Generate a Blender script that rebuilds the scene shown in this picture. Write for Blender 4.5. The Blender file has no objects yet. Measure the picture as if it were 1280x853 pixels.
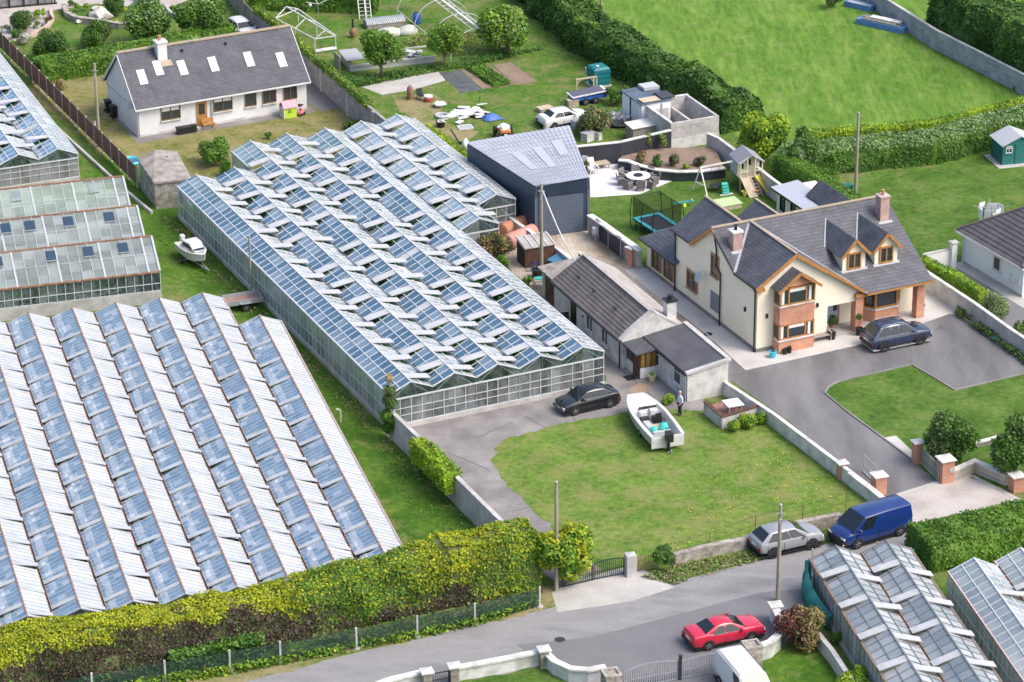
import bpy, bmesh, math, random
import numpy as np
from mathutils import Vector, Matrix, noise
random.seed(7); RNG = np.random.default_rng(7)
SC = bpy.context.scene; C = SC.collection
R = math.radians; PI = math.pi
# ---------------------------------------------------------------- camera model (surveyed from the photograph)
FPX, PITCH, ROLL, CAMZ, CAMY = 4028.0, 0.4271, 0.0068, 93.0, -200.0
def P(x, y, z=0.0):
    """Real-world point at height z seen at photograph position (x, y)."""
    dx, dy = (x-640)/FPX, -(y-426.5)/FPX
    c, s = math.cos(ROLL), math.sin(ROLL)
    X, U = dx*c+dy*s, -dx*s+dy*c
    d = Vector((X, math.cos(PITCH)+U*math.sin(PITCH), -math.sin(PITCH)+U*math.cos(PITCH)))
    t = (z-CAMZ)/d.z
    return Vector((d.x*t, CAMY+d.y*t, z))
def ang(a, b): return math.atan2(b[1]-a[1], b[0]-a[0])
# ---------------------------------------------------------------- mesh builder
class M:
    def __init__(s): s.v = []; s.f = []; s.mi = []; s.T = Matrix()
    def add(s, vs, fs, mi=0):
        b = len(s.v); s.v += [s.T @ Vector(v) for v in vs]
        for f in fs: s.f.append([b+i for i in f]); s.mi.append(mi)
    def box(s, x0, y0, z0, x1, y1, z1, mi=0):
        s.add([(x0,y0,z0),(x1,y0,z0),(x1,y1,z0),(x0,y1,z0),(x0,y0,z1),(x1,y0,z1),(x1,y1,z1),(x0,y1,z1)],
              [(0,3,2,1),(4,5,6,7),(0,1,5,4),(1,2,6,5),(2,3,7,6),(3,0,4,7)], mi)
    def obox(s, c, sz, rz=0, mi=0, tilt=None):
        k = s.T; s.T = k @ Matrix.Translation(Vector(c)) @ Matrix.Rotation(rz, 4, 'Z')
        if tilt: s.T = s.T @ Matrix.Rotation(tilt[0], 4, 'X') @ Matrix.Rotation(tilt[1], 4, 'Y')
        s.box(-sz[0]/2, -sz[1]/2, 0, sz[0]/2, sz[1]/2, sz[2], mi); s.T = k
    def bar(s, a, b, w, h=None, mi=0):
        a, b = Vector(a), Vector(b); h = h or w; d = b-a; L = d.length
        if L < 1e-6: return
        d /= L; up = Vector((0,0,1)) if abs(d.z) < .95 else Vector((0,1,0))
        x = d.cross(up).normalized(); z = x.cross(d)
        vs = []
        for q in (a, b):
            for i, j in ((-1,-1),(1,-1),(1,1),(-1,1)): vs.append(q + x*(i*w/2) + z*(j*h/2))
        s.add(vs, [(3,2,1,0),(4,5,6,7),(0,1,5,4),(1,2,6,5),(2,3,7,6),(3,0,4,7)], mi)
    def tube(s, pts, r, n=7, mi=0, cap=True):
        pts = [Vector(p) for p in pts]; rs = r if isinstance(r, (list, tuple)) else [r]*len(pts); vs = []; fs = []
        for i, q in enumerate(pts):
            d = (pts[min(i+1, len(pts)-1)]-pts[max(i-1, 0)]).normalized()
            up = Vector((0,0,1)) if abs(d.z) < .9 else Vector((1,0,0))
            x = d.cross(up).normalized(); y = x.cross(d)
            for k in range(n):
                t = 2*PI*k/n; vs.append(q + x*(rs[i]*math.cos(t)) + y*(rs[i]*math.sin(t)))
        for i in range(len(pts)-1):
            for k in range(n): fs.append((i*n+k, i*n+(k+1) % n, (i+1)*n+(k+1) % n, (i+1)*n+k))
        if cap: fs.append(list(range(n-1, -1, -1))); fs.append([(len(pts)-1)*n+k for k in range(n)])
        s.add(vs, fs, mi)
    def prism(s, poly, z0, z1, mi=0):
        n = len(poly); ar = sum(poly[i][0]*poly[(i+1) % n][1]-poly[(i+1) % n][0]*poly[i][1] for i in range(n))
        if ar < 0: poly = poly[::-1]
        vs = [(p[0], p[1], z0) for p in poly]+[(p[0], p[1], z1) for p in poly]
        s.add(vs, [list(range(n-1, -1, -1)), list(range(n, 2*n))]+[(i, (i+1) % n, n+(i+1) % n, n+i) for i in range(n)], mi)
    def poly(s, pts, mi=0): s.add(pts, [list(range(len(pts)))], mi)
    def slab(s, pts, th, mi=0, d=None):
        pts = [Vector(p) for p in pts]; nrm = Vector((0,0,0))
        for i in range(len(pts)): nrm += pts[i].cross(pts[(i+1) % len(pts)])
        nrm.normalize()
        if d is None:
            if nrm.z < 0: pts = pts[::-1]; nrm = -nrm
        o = (-nrm*th) if d is None else Vector(d); n = len(pts)
        s.add(pts+[q+o for q in pts], [list(range(n)), list(range(2*n-1, n-1, -1))]+[((i+1) % n, i, n+i, n+(i+1) % n) for i in range(n)], mi)
    def lathe(s, prof, c=(0,0,0), n=16, mi=0):
        vs = []; fs = []
        for r, z in prof:
            for k in range(n): vs.append((c[0]+r*math.cos(2*PI*k/n), c[1]+r*math.sin(2*PI*k/n), c[2]+z))
        for i in range(len(prof)-1):
            for k in range(n): fs.append((i*n+k, i*n+(k+1) % n, (i+1)*n+(k+1) % n, (i+1)*n+k))
        fs.append([(len(prof)-1)*n+k for k in range(n)]); s.add(vs, fs, mi)
    def blob(s, c, r, mi=0, amp=.15, seed=0, sub=2):
        bm = bmesh.new(); bmesh.ops.create_icosphere(bm, subdivisions=sub, radius=1)
        r = Vector(r) if not isinstance(r, (int, float)) else Vector((r, r, r)); vs = []
        for v in bm.verts:
            k = 1+amp*noise.noise(v.co*1.7+Vector((seed*3.1, seed, 0)))*2
            vs.append(Vector((v.co.x*r.x*k+c[0], v.co.y*r.y*k+c[1], v.co.z*r.z*k+c[2])))
        bm.verts.index_update(); s.add(vs, [[v.index for v in f.verts] for f in bm.faces], mi); bm.free()
    def build(s, name, mats, parent=None, smooth=0, bevel=0, seg=2):
        me = bpy.data.meshes.new(name); me.from_pydata([tuple(v) for v in s.v], [], s.f)
        mats = mats if isinstance(mats, (list, tuple)) else [mats]
        for m in mats: me.materials.append(m)
        me.polygons.foreach_set('material_index', s.mi); me.update()
        if smooth: me.shade_smooth(); me.set_sharp_from_angle(angle=R(smooth))
        o = bpy.data.objects.new(name, me); C.objects.link(o)
        if parent is not None: o.parent = parent
        if bevel:
            b = o.modifiers.new('bevel', 'BEVEL'); b.width = bevel; b.segments = seg; b.limit_method = 'ANGLE'; b.angle_limit = R(40)
        return o
def tag(o, label, cat, group=None, kind=None):
    o['label'] = label; o['category'] = cat
    if group: o['group'] = group
    if kind: o['kind'] = kind
    return o
def thing(name, label, cat, loc=(0,0,0), rz=0, group=None):
    o = bpy.data.objects.new(name, None); C.objects.link(o); o.empty_display_size = .3
    o.location = (loc[0], loc[1], loc[2] if len(loc) > 2 else 0); o.rotation_euler = (0, 0, rz)
    return tag(o, label, cat, group, 'thing')
def struct(o): o['kind'] = 'structure'; return o
def dup(root, loc, rz, label=None):
    r = root.copy(); C.objects.link(r); r.location = loc; r.rotation_euler = (0, 0, rz)
    if label: r['label'] = label
    for ch in list(root.children):
        c = ch.copy(); C.objects.link(c); c.parent = r
        for g in list(ch.children):
            d = g.copy(); C.objects.link(d); d.parent = c
    return r
# ---------------------------------------------------------------- materials
def nt(name):
    m = bpy.data.materials.new(name); m.use_nodes = True; t = m.node_tree; t.nodes.clear()
    out = t.nodes.new('ShaderNodeOutputMaterial'); return m, t, out
def nd(t, typ, **k):
    n = t.nodes.new(typ)
    for a, b in k.items():
        if a in n.bl_rna.properties: setattr(n, a, b)
        else: n.inputs[a].default_value = b
    return n
def L(t, a, b): t.links.new(a, b)
def col(c): return (c[0], c[1], c[2], 1)
def ramp(t, fac, stops):
    r = t.nodes.new('ShaderNodeValToRGB'); e = r.color_ramp.elements
    while len(e) < len(stops): e.new(.5)
    for i, (p, c) in enumerate(stops): e[i].position = p; e[i].color = col(c)
    L(t, fac, r.inputs[0]); return r.outputs[0]
def tc(t, stretch=None, rot=0):
    c = t.nodes.new('ShaderNodeTexCoord').outputs['Object']
    if stretch or rot:
        m = nd(t, 'ShaderNodeMapping'); m.inputs['Scale'].default_value = stretch or (1,1,1); m.inputs['Rotation'].default_value = (0,0,rot); L(t, c, m.inputs[0]); c = m.outputs[0]
    return c
def nz(t, v, scale, detail=5, rough=.55):
    n = nd(t, 'ShaderNodeTexNoise', Scale=scale, Detail=detail, Roughness=rough); L(t, v, n.inputs['Vector']); return n.outputs[0]
def mixc(t, fac, a, b, mode='MIX'):
    m = t.nodes.new('ShaderNodeMix'); m.data_type = 'RGBA'; m.blend_type = mode
    for s, q in ((0, fac), (6, a), (7, b)):
        if isinstance(q, (int, float)): m.inputs[s].default_value = q
        elif isinstance(q, tuple): m.inputs[s].default_value = col(q)
        else: L(t, q, m.inputs[s])
    return m.outputs[2]
def mth(t, op, a, b=0.0):
    m = nd(t, 'ShaderNodeMath', operation=op)
    for i, q in enumerate((a, b)):
        if isinstance(q, (int, float)): m.inputs[i].default_value = q
        else: L(t, q, m.inputs[i])
    return m.outputs[0]
def pbsdf(t, out, c, rough=.8, metal=0, spec=.4, bump=None, bs=.3, bd=.05, coat=0):
    b = nd(t, 'ShaderNodeBsdfPrincipled', Roughness=rough, Metallic=metal)
    b.inputs['Specular IOR Level'].default_value = spec; b.inputs['Coat Weight'].default_value = coat; b.inputs['Coat Roughness'].default_value = .04
    if isinstance(c, tuple): b.inputs['Base Color'].default_value = col(c)
    else: L(t, c, b.inputs['Base Color'])
    if bump is not None:
        u = nd(t, 'ShaderNodeBump', Strength=bs, Distance=bd); L(t, bump, u.inputs['Height']); L(t, u.outputs[0], b.inputs['Normal'])
    L(t, b.outputs[0], out.inputs[0]); return b
def mat(name, c1, c2=None, c3=None, scale=1.5, rough=.85, metal=0, spec=.35, bump=.3, bd=.03, fine=9, fv=.25, stretch=None, rot=0, coat=0, lo=.35, hi=.65):
    """weathered solid: two or three tones in soft noise patches plus a fine grain"""
    m, t, out = nt(name); v = tc(t, stretch, rot)
    c2 = c2 or tuple(x*.8 for x in c1)
    st = [(lo, c1), (hi, c2)] if c3 is None else [(lo, c1), ((lo+hi)/2, c2), (hi, c3)]
    base = ramp(t, nz(t, v, scale), st); fn = nz(t, v, scale*fine, 4, .65)
    g = ramp(t, fn, [(.25, (1-fv,)*3), (.75, (1+fv,)*3)])
    pbsdf(t, out, mixc(t, 1., base, g, 'MULTIPLY'), rough, metal, spec, fn, bump, bd, coat)
    return m
def plain(name, c, rough=.6, metal=0, spec=.4, coat=0):
    m, t, out = nt(name); v = tc(t); f = nz(t, v, 3.); g = ramp(t, f, [(.3, tuple(x*.92 for x in c)), (.7, tuple(min(1, x*1.05) for x in c))])
    pbsdf(t, out, g, rough, metal, spec, None, coat=coat); return m
def brick(name, c1, c2, mortar, w, h, ms=.012, rough=.9, bs=.4, dirt=None, sloped=False):
    m, t, out = nt(name); v = tc(t); sp = nd(t, 'ShaderNodeSeparateXYZ'); L(t, v, sp.inputs[0])
    u = mth(t, 'ADD', sp.outputs[0], sp.outputs[1]); cb = nd(t, 'ShaderNodeCombineXYZ'); L(t, u, cb.inputs[0]); L(t, sp.outputs[2], cb.inputs[1])
    b = nd(t, 'ShaderNodeTexBrick', Scale=1.0); b.inputs['Mortar Size'].default_value = ms; b.inputs['Brick Width'].default_value = w; b.inputs['Row Height'].default_value = h
    b.inputs['Color1'].default_value = col(c1); b.inputs['Color2'].default_value = col(c2); b.inputs['Mortar'].default_value = col(mortar); L(t, cb.outputs[0], b.inputs[0])
    n1 = nz(t, v, .9, 6); g = ramp(t, n1, [(.3, (.75,)*3), (.7, (1.15,)*3)])
    c = mixc(t, 1., b.outputs[0], g, 'MULTIPLY')
    if dirt: c = mixc(t, ramp(t, nz(t, v, 1.7, 6, .7), [(.5, (0,0,0)), (.68, (.7,.7,.7))]), c, dirt)
    pbsdf(t, out, c, rough, 0, .3, b.outputs[1], -bs, .02); return m
def grass(name, a, b, c, dry=None, dryness=.5, streak=None, rot=0, scale=.35):
    m, t, out = nt(name); v = tc(t); vs = tc(t, streak, rot) if streak else v
    n1 = nz(t, vs, scale, 6, .6); n2 = nz(t, vs, 2.2, 6, .65); n3 = nz(t, v, 14, 4, .7)
    base = ramp(t, n1, [(.33, a), (.5, b), (.64, c)])
    k = ramp(t, n2, [(.3, (.62,.66,.6)), (.7, (1.32,1.27,1.24))]); base = mixc(t, 1., base, k, 'MULTIPLY')
    if dry:
        d = ramp(t, nz(t, v, .55, 7, .62), [(1-dryness-.12, (0,0,0)), (1-dryness+.1, (.85,.85,.85))]); base = mixc(t, d, base, dry)
    f = ramp(t, n3, [(.25, (.5,.54,.5)), (.75, (1.45,1.42,1.36))]); base = mixc(t, 1., base, f, 'MULTIPLY')
    pbsdf(t, out, base, .95, 0, .15, mth(t, 'ADD', n2, n3), .6, .1); return m
def leafm(name, a, b, c, big=.5, trans=.3, rough=.55):
    m, t, out = nt(name); g = nd(t, 'ShaderNodeNewGeometry'); v = tc(t)
    cr = ramp(t, g.outputs['Random Per Island'], [(0., a), (.5, b), (1., c)])
    k = ramp(t, nz(t, v, big, 3), [(.35, (.8,.82,.8)), (.65, (1.2,1.18,1.15))]); cr = mixc(t, 1., cr, k, 'MULTIPLY')
    b1 = nd(t, 'ShaderNodeBsdfPrincipled', Roughness=rough); b1.inputs['Specular IOR Level'].default_value = .25; L(t, cr, b1.inputs['Base Color'])
    tr = nd(t, 'ShaderNodeBsdfTranslucent'); L(t, cr, tr.inputs[0]); mx = nd(t, 'ShaderNodeMixShader'); mx.inputs[0].default_value = trans
    L(t, b1.outputs[0], mx.inputs[1]); L(t, tr.outputs[0], mx.inputs[2]); L(t, mx.outputs[0], out.inputs[0]); return m
def ghglass(name, dust=(.05, .35), dscale=.8, dcol=(.75,.78,.78), refl=1.6, tint=(.86,.92,.92), stretch=None, rough=.06, pane=(.785,.75), pv=.25, band=None, thr=.6):
    """thin horticultural glass: clear with Fresnel reflection, plus a diffuse layer, varied per pane, for dirt and painted-in sky glare"""
    m, t, out = nt(name); v = tc(t, stretch); v0 = tc(t)
    fr = nd(t, 'ShaderNodeFresnel', IOR=1.52); f = mth(t, 'MINIMUM', mth(t, 'MULTIPLY', fr.outputs[0], refl), .95)
    tr = nd(t, 'ShaderNodeBsdfTransparent'); tr.inputs[0].default_value = col(tint)
    sp = nd(t, 'ShaderNodeSeparateXYZ'); L(t, v0, sp.inputs[0]); cb = nd(t, 'ShaderNodeCombineXYZ')
    for i, w in enumerate(pane): L(t, mth(t, 'FLOOR', mth(t, 'DIVIDE', sp.outputs[i], w)), cb.inputs[i])
    wn = nd(t, 'ShaderNodeTexWhiteNoise'); L(t, cb.outputs[0], wn.inputs[0]); pn = wn.outputs['Value']
    gl = nd(t, 'ShaderNodeBsdfGlossy', Roughness=rough); L(t, ramp(t, pn, [(0, (.48,.68,.76)), (1, (.74,.90,.96))]), gl.inputs[0])
    bp = nd(t, 'ShaderNodeBump', Strength=.025, Distance=.03); L(t, nz(t, v, 1.2, 2), bp.inputs['Height']); L(t, bp.outputs[0], gl.inputs['Normal'])
    m1 = nd(t, 'ShaderNodeMixShader'); L(t, f, m1.inputs[0]); L(t, tr.outputs[0], m1.inputs[1]); L(t, gl.outputs[0], m1.inputs[2])
    df = nd(t, 'ShaderNodeBsdfDiffuse'); df.inputs[0].default_value = col(dcol)
    d = ramp(t, nz(t, v, dscale, 7, .68), [(.4, (dust[0],)*3), (.66, (dust[1],)*3)])
    pd = mth(t, 'MULTIPLY', mth(t, 'GREATER_THAN', pn, thr), mth(t, 'MULTIPLY', pn, pv)); d = mth(t, 'MINIMUM', mth(t, 'ADD', d, pd), .95)
    if band:   # whitish strip running along the slope
        fx = mth(t, 'FRACT', mth(t, 'DIVIDE', mth(t, 'ADD', sp.outputs[0], mth(t, 'MULTIPLY', nz(t, v0, .5, 2), .25)), band[0])); inb = mth(t, 'MULTIPLY', mth(t, 'GREATER_THAN', fx, band[1]), mth(t, 'LESS_THAN', fx, band[2]))
        d = mth(t, 'MINIMUM', mth(t, 'ADD', d, mth(t, 'MULTIPLY', inb, mth(t, 'MULTIPLY', mth(t, 'GREATER_THAN', nz(t, v0, .13, 2), .44), mth(t, 'ADD', mth(t, 'MULTIPLY', pn, .25), band[3])))), .95)
    m2 = nd(t, 'ShaderNodeMixShader'); L(t, d, m2.inputs[0]); L(t, m1.outputs[0], m2.inputs[1]); L(t, df.outputs[0], m2.inputs[2])
    L(t, m2.outputs[0], out.inputs[0]); return m
def paint(name, c, rough=.25, metal=0.0):
    m, t, out = nt(name); v = tc(t); g = ramp(t, nz(t, v, 2.5), [(.3, tuple(x*.93 for x in c)), (.7, tuple(min(1, x*1.04) for x in c))])
    pbsdf(t, out, g, rough, metal, .5, None, coat=.8); return m
G = {}
G['lawn'] = grass('lawn_grass', (.09,.175,.028), (.125,.21,.038), (.17,.245,.058), (.215,.22,.085), .44)
G['fresh'] = grass('fresh_grass', (.052,.118,.018), (.08,.155,.027), (.118,.19,.045), (.15,.18,.06), .36)
G['field'] = grass('field_grass', (.085,.185,.026), (.112,.22,.034), (.15,.255,.05), (.20,.26,.085), .36, (1,.2,1), R(28), .5)
G['dark'] = grass('lane_grass', (.045,.115,.014), (.068,.15,.018), (.10,.18,.03), (.19,.175,.075), .34)
G['dry'] = grass('dry_grass', (0.122,0.146,0.037), (0.165,0.183,0.049), (0.207,0.201,0.067), (0.268,0.232,0.122), .5)
G['garden'] = grass('garden_grass', (0.061,0.146,0.022), (0.085,0.171,0.027), (0.122,0.195,0.043), (0.207,0.189,0.091), .42)
G['verge'] = grass('verge_grass', (0.091,0.146,0.027), (0.134,0.177,0.043), (0.183,0.195,0.073), (0.293,0.244,0.146), .55, scale=.9)
EXPOSURE = 0.95
X = {}
X['road'] = mat('road_asphalt', (.175,.173,.178), (.25,.247,.248), (.21,.207,.21), scale=.5, bump=.25, bd=.01, fine=24, fv=.16, lo=.3, hi=.7, stretch=(.35,1,1), rot=R(-22))
X['asph'] = mat('drive_asphalt', (.118,.117,.121), (.158,.156,.160), (.198,.196,.197), scale=.38, bump=.25, bd=.01, fine=35, fv=.14, stretch=(1,.25,1), rot=R(-40))
X['asph2'] = mat('forecourt_asphalt', (.15,.15,.158), (.175,.174,.18), scale=.4, bump=.25, bd=.01, fine=35, fv=.14)
X['conc'] = mat('yard_concrete', (.165,.153,.150), (.215,.203,.198), (.27,.257,.248), scale=.4, fine=14, fv=.14, bump=.2, bd=.01)
X['conc2'] = mat('apron_concrete', (.36,.35,.33), (.45,.435,.41), scale=.6, fine=12, fv=.13, bump=.2, bd=.01)
X['patio'] = mat('patio_concrete', (.40,.385,.36), (.48,.465,.44), (.52,.51,.485), scale=.4, fine=10, fv=.08, bump=.1, bd=.01)
X['pave'] = mat('patio_paving', (.62,.60,.62), (.70,.68,.70), scale=.5, fine=9, fv=.07, bump=.1, bd=.01)
X['gravel'] = mat('forecourt_gravel', (.36,.325,.30), (.43,.395,.365), (.46,.43,.40), scale=.5, fine=25, fv=.16, bump=.4, bd=.02)
X['soil'] = mat('soil', (.20,.145,.105), (.27,.20,.15), scale=.9, fine=16, fv=.3, bump=.7, bd=.05)
X['mud'] = mat('yard_mud', (.21,.17,.12), (.36,.31,.25), (.50,.45,.37), scale=.32, fine=10, fv=.2, bump=.3, bd=.02, stretch=(1,.5,1))
X['white'] = mat('white_render', (.72,.72,.72), (.64,.64,.635), scale=.8, fine=9, fv=.05, bump=.15, bd=.01, rough=.9)
X['stained'] = mat('stained_white_render', (.40,.41,.36), (.60,.60,.57), (.66,.66,.64), scale=1.1, fine=9, fv=.1, bump=.2, bd=.01)
X['frame'] = mat('brown_frame', (.17,.115,.045), (.23,.16,.065), scale=3, fine=5, fv=.1)
X['white2'] = mat('pale_render', (.70,.74,.80), (.74,.77,.81), scale=.5, fine=9, fv=.04, bump=.1, bd=.01, rough=.9)
X['cream'] = mat('cream_render', (.84,.775,.62), (.79,.73,.585), scale=.5, fine=12, fv=.05, bump=.12, bd=.01, rough=.9)
X['grey'] = mat('grey_render', (.42,.42,.42), (.54,.54,.535), (.62,.62,.61), scale=1.2, fine=14, fv=.15, bump=.35, bd=.02)
X['rough'] = mat('pebble_dash', (.44,.43,.41), (.56,.55,.53), (.64,.63,.61), scale=1.4, fine=14, fv=.22, bump=.6, bd=.03)
X['concw'] = mat('wall_concrete', (.36,.345,.335), (.44,.43,.42), (.52,.51,.50), scale=.8, fine=9, fv=.14, bump=.3, bd=.02)
X['oldw'] = mat('old_stone_wall', (.22,.19,.16), (.33,.30,.26), (.45,.42,.38), scale=2.2, fine=6, fv=.35, bump=.9, bd=.06)
X['cope'] = mat('white_coping', (.44,.435,.41), (.60,.59,.57), (.66,.655,.64), scale=1.3, fine=8, fv=.1, bump=.15, bd=.01)
X['block'] = brick('block_wall', (.30,.30,.31), (.40,.39,.39), (.26,.255,.25), .45, .22, .015, dirt=(.20,.19,.17))
X['block2'] = brick('pale_block_wall', (.38,.36,.35), (.50,.48,.47), (.55,.53,.51), .45, .22, .02)
X['block3'] = brick('blue_grey_block', (.27,.27,.32), (.36,.35,.40), (.42,.41,.42), .45, .22, .02)
X['brick'] = brick('red_brick', (.50,.20,.115), (.58,.27,.165), (.50,.38,.30), .225, .075, .008)
X['pinkb'] = brick('pink_brick', (.42,.25,.22), (.52,.33,.29), (.50,.42,.38), .225, .075, .008)
X['slate'] = brick('roof_slate', (.088,.092,.110), (.118,.122,.140), (.055,.058,.066), .30, .15, .012, .5, .5)
X['slate2'] = brick('worn_slate', (.066,.070,.088), (.092,.096,.116), (.045,.047,.057), .30, .15, .012, .55, .5)
X['tile'] = mat('concrete_tile', (.10,.09,.09), (.15,.134,.132), scale=1.1, fine=8, fv=.2, bump=.4, bd=.02)
X['tile2'] = mat('dark_tile', (.075,.072,.08), (.105,.10,.108), scale=1.1, fine=8, fv=.2, bump=.4, bd=.02)
X['felt'] = mat('roof_felt', (.065,.068,.078), (.095,.098,.11), scale=.7, fine=20, fv=.1, bump=.1, bd=.01, rough=.7)
X['asb'] = mat('asbestos_sheet', (.32,.30,.285), (.42,.395,.38), scale=1.1, fine=7, fv=.15, bump=.3, bd=.02)
X['moss'] = mat('mossy_roof', (.20,.18,.155), (.29,.265,.24), (.36,.33,.31), scale=1.5, fine=7, fv=.25, bump=.7, bd=.05)
X['ochre'] = mat('lichen_ridge', (.42,.33,.22), (.30,.27,.23), scale=3, fine=6, fv=.2)
X['lead'] = plain('lead_flashing', (.36,.37,.39), .6)
X['timber'] = mat('varnished_timber', (.36,.17,.055), (.44,.22,.08), scale=3, fine=5, fv=.12, bump=.1, rough=.5)
X['darkwood'] = mat('dark_brown_wood', (.075,.04,.03), (.12,.065,.045), scale=2, fine=8, fv=.2)
X['fence'] = mat('fence_panel_brown', (.155,.085,.06), (.20,.115,.085), scale=2, fine=8, fv=.2, stretch=(1,1,.3))
X['palewood'] = mat('pale_wood', (.42,.35,.25), (.52,.44,.33), scale=2.5, fine=6, fv=.15)
X['greywood'] = mat('grey_wood', (.26,.24,.21), (.34,.31,.28), scale=2.5, fine=6, fv=.2)
X['pole'] = mat('pole_wood', (.27,.24,.19), (.36,.33,.27), scale=2.5, fine=6, fv=.2, stretch=(1,1,.15))
X['navy'] = mat('navy_sheet', (.035,.055,.085), (.042,.064,.098), scale=.7, fine=8, fv=.06, bump=.05, rough=.45)
X['navyd'] = plain('navy_door', (.10,.125,.165), .5)
X['blackw'] = mat('black_fence', (.03,.034,.045), (.04,.045,.058), scale=.8, fine=8, fv=.1, bump=.05, rough=.6)
X['blackp'] = plain('black_plastic', (.02,.02,.022), .45)
X['rubber'] = plain('tyre_rubber', (.022,.022,.024), .85)
X['rim'] = plain('alloy_rim', (.55,.56,.58), .3, .7)
X['darkrim'] = plain('dark_rim', (.08,.08,.085), .35, .6)
X['chrome'] = plain('bright_trim', (.72,.73,.75), .25, .8)
X['alu'] = plain('aluminium_bar', (.60,.62,.63), .5, .2)
X['greybar'] = plain('grey_glazing_bar', (.40,.41,.43), .6)
X['darkbar'] = plain('dark_glazing_bar', (.17,.175,.18), .6)
X['galv'] = plain('galvanised_steel', (.42,.44,.46), .5, .4)
X['rust'] = mat('rusty_steel', (.20,.10,.06), (.30,.19,.13), scale=2.5, fine=8, fv=.25)
X['iron'] = plain('dark_iron', (.05,.05,.055), .6, .3)
X['whitep'] = plain('white_plastic', (.62,.62,.63), .4)
X['gelcoat'] = mat('boat_gelcoat', (.62,.62,.61), (.54,.54,.53), scale=1.2, fine=8, fv=.05, bump=0, rough=.35)
X['vent'] = mat('vent_panel', (.40,.415,.42), (.50,.51,.515), scale=1.2, fine=6, fv=.05, bump=0, rough=.45)
X['ventg'] = mat('vent_glazing', (.34,.37,.39), (.44,.47,.49), scale=1.4, fine=6, fv=.08, bump=0, rough=.3)
X['glass'] = plain('window_glass', (.035,.045,.055), .04, 0, .8)
X['carglass'] = plain('car_glass', (.012,.018,.022), .04, 0, .65)
X['lamp'] = plain('headlamp', (.65,.67,.70), .1, 0, .8)
X['red'] = plain('tail_lamp', (.35,.02,.02), .2, 0, .6)
X['plate'] = plain('plate_white', (.75,.75,.72), .5)
X['blind'] = plain('blind', (.74,.72,.68), .8)
X['rattan'] = mat('grey_rattan', (.16,.15,.15), (.23,.22,.22), scale=4, fine=6, fv=.25)
X['tealp'] = plain('teal_plastic', (.03,.30,.32), .45)
X['turq'] = plain('turquoise_pad', (.08,.52,.62), .5)
X['mint'] = plain('mint_plastic', (.06,.50,.42), .45)
X['yellow'] = plain('yellow_plastic', (.75,.58,.12), .45)
X['lime'] = plain('lime_plastic', (.50,.68,.06), .5)
X['pink'] = plain('pink_plastic', (.75,.28,.33), .5)
X['orange'] = plain('orange_plastic', (.65,.26,.10), .6)
X['blue'] = plain('blue_plastic', (.04,.12,.48), .5)
X['terra'] = plain('terracotta', (.48,.22,.13), .8)
X['greens'] = mat('green_shed_boards', (.022,.135,.13), (.03,.165,.155), scale=2, fine=6, fv=.08, rough=.7)
X['greynet'] = plain('weathered_grey', (.42,.44,.46), .7)
X['oilteal'] = mat('teal_tank', (.01,.14,.17), (.015,.18,.20), scale=2, fine=5, fv=.06, rough=.45)
X['salmon'] = mat('salmon_tank', (.46,.22,.18), (.54,.29,.24), scale=1.5, fine=7, fv=.1, rough=.6)
X['twig'] = mat('twig_brown', (.045,.032,.024), (.085,.062,.045), scale=2.2, fine=7, fv=.4, bump=.9, bd=.08)
X['bark'] = mat('bark', (.12,.095,.07), (.20,.165,.13), scale=3, fine=6, fv=.3, bump=.6)
X['cloth'] = plain('laundry_cloth', (.78,.79,.82), .9)
X['skin'] = plain('skin', (.55,.34,.25), .6)
X['shirt'] = plain('pale_blue_shirt', (.55,.62,.74), .85)
X['jeans'] = plain('navy_trousers', (.03,.04,.07), .9)
X['hair'] = plain('grey_hair', (.45,.44,.43), .8)
X['tarp'] = plain('black_tarp', (.05,.052,.06), .5)
X['membrane'] = mat('black_mulch_film', (.06,.063,.075), (.13,.135,.15), scale=2, fine=7, fv=.2, rough=.4, stretch=(.3,1,1))
X['meshnet'] = None
X['blue2'] = plain('blue_trough_paint', (.10,.22,.46), .5)
X['rock'] = mat('pale_rock', (.50,.47,.43), (.66,.63,.58), scale=2.5, fine=5, fv=.15, bump=.5)
Y = {}
Y['std'] = leafm('leaf_green', (.055,.13,.02), (.09,.195,.03), (.145,.265,.05))
Y['bright'] = leafm('leaf_bright', (.085,.19,.026), (.13,.265,.034), (.19,.33,.055))
Y['lime'] = leafm('leaf_lime', (0.195,0.330,0.022), (0.300,0.435,0.030), (0.390,0.510,0.060))
Y['gold'] = leafm('leaf_gold', (.25,.31,.02), (.37,.42,.022), (.50,.50,.035))
Y['dark'] = leafm('leaf_dark', (.042,.105,.024), (.07,.15,.034), (.11,.20,.05))
Y['olive'] = leafm('leaf_olive', (0.090,0.128,0.045), (0.135,0.180,0.068), (0.195,0.232,0.105))
Y['silver'] = leafm('leaf_silver', (0.150,0.240,0.090), (0.240,0.345,0.150), (0.360,0.465,0.240))
Y['brown'] = leafm('leaf_brown', (.05,.036,.026), (.085,.062,.045), (.13,.10,.075), trans=.1)
Y['red'] = leafm('leaf_red', (.10,.025,.03), (.15,.05,.05), (.22,.13,.06))
Y['bronze'] = leafm('leaf_bronze', (0.195,0.135,0.060), (0.300,0.225,0.090), (0.390,0.330,0.135))
Y['crop'] = leafm('leaf_crop', (0.045,0.128,0.045), (0.068,0.173,0.053), (0.105,0.225,0.075))
Y['straw'] = leafm('leaf_straw', (.25,.20,.10), (.34,.28,.15), (.42,.36,.20), trans=.2)
Y['white'] = leafm('petal_white', (.6,.6,.6), (.7,.7,.68), (.8,.8,.78))
Y['yellow'] = leafm('petal_yellow', (.6,.45,.02), (.7,.55,.03), (.75,.62,.06))
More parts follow.
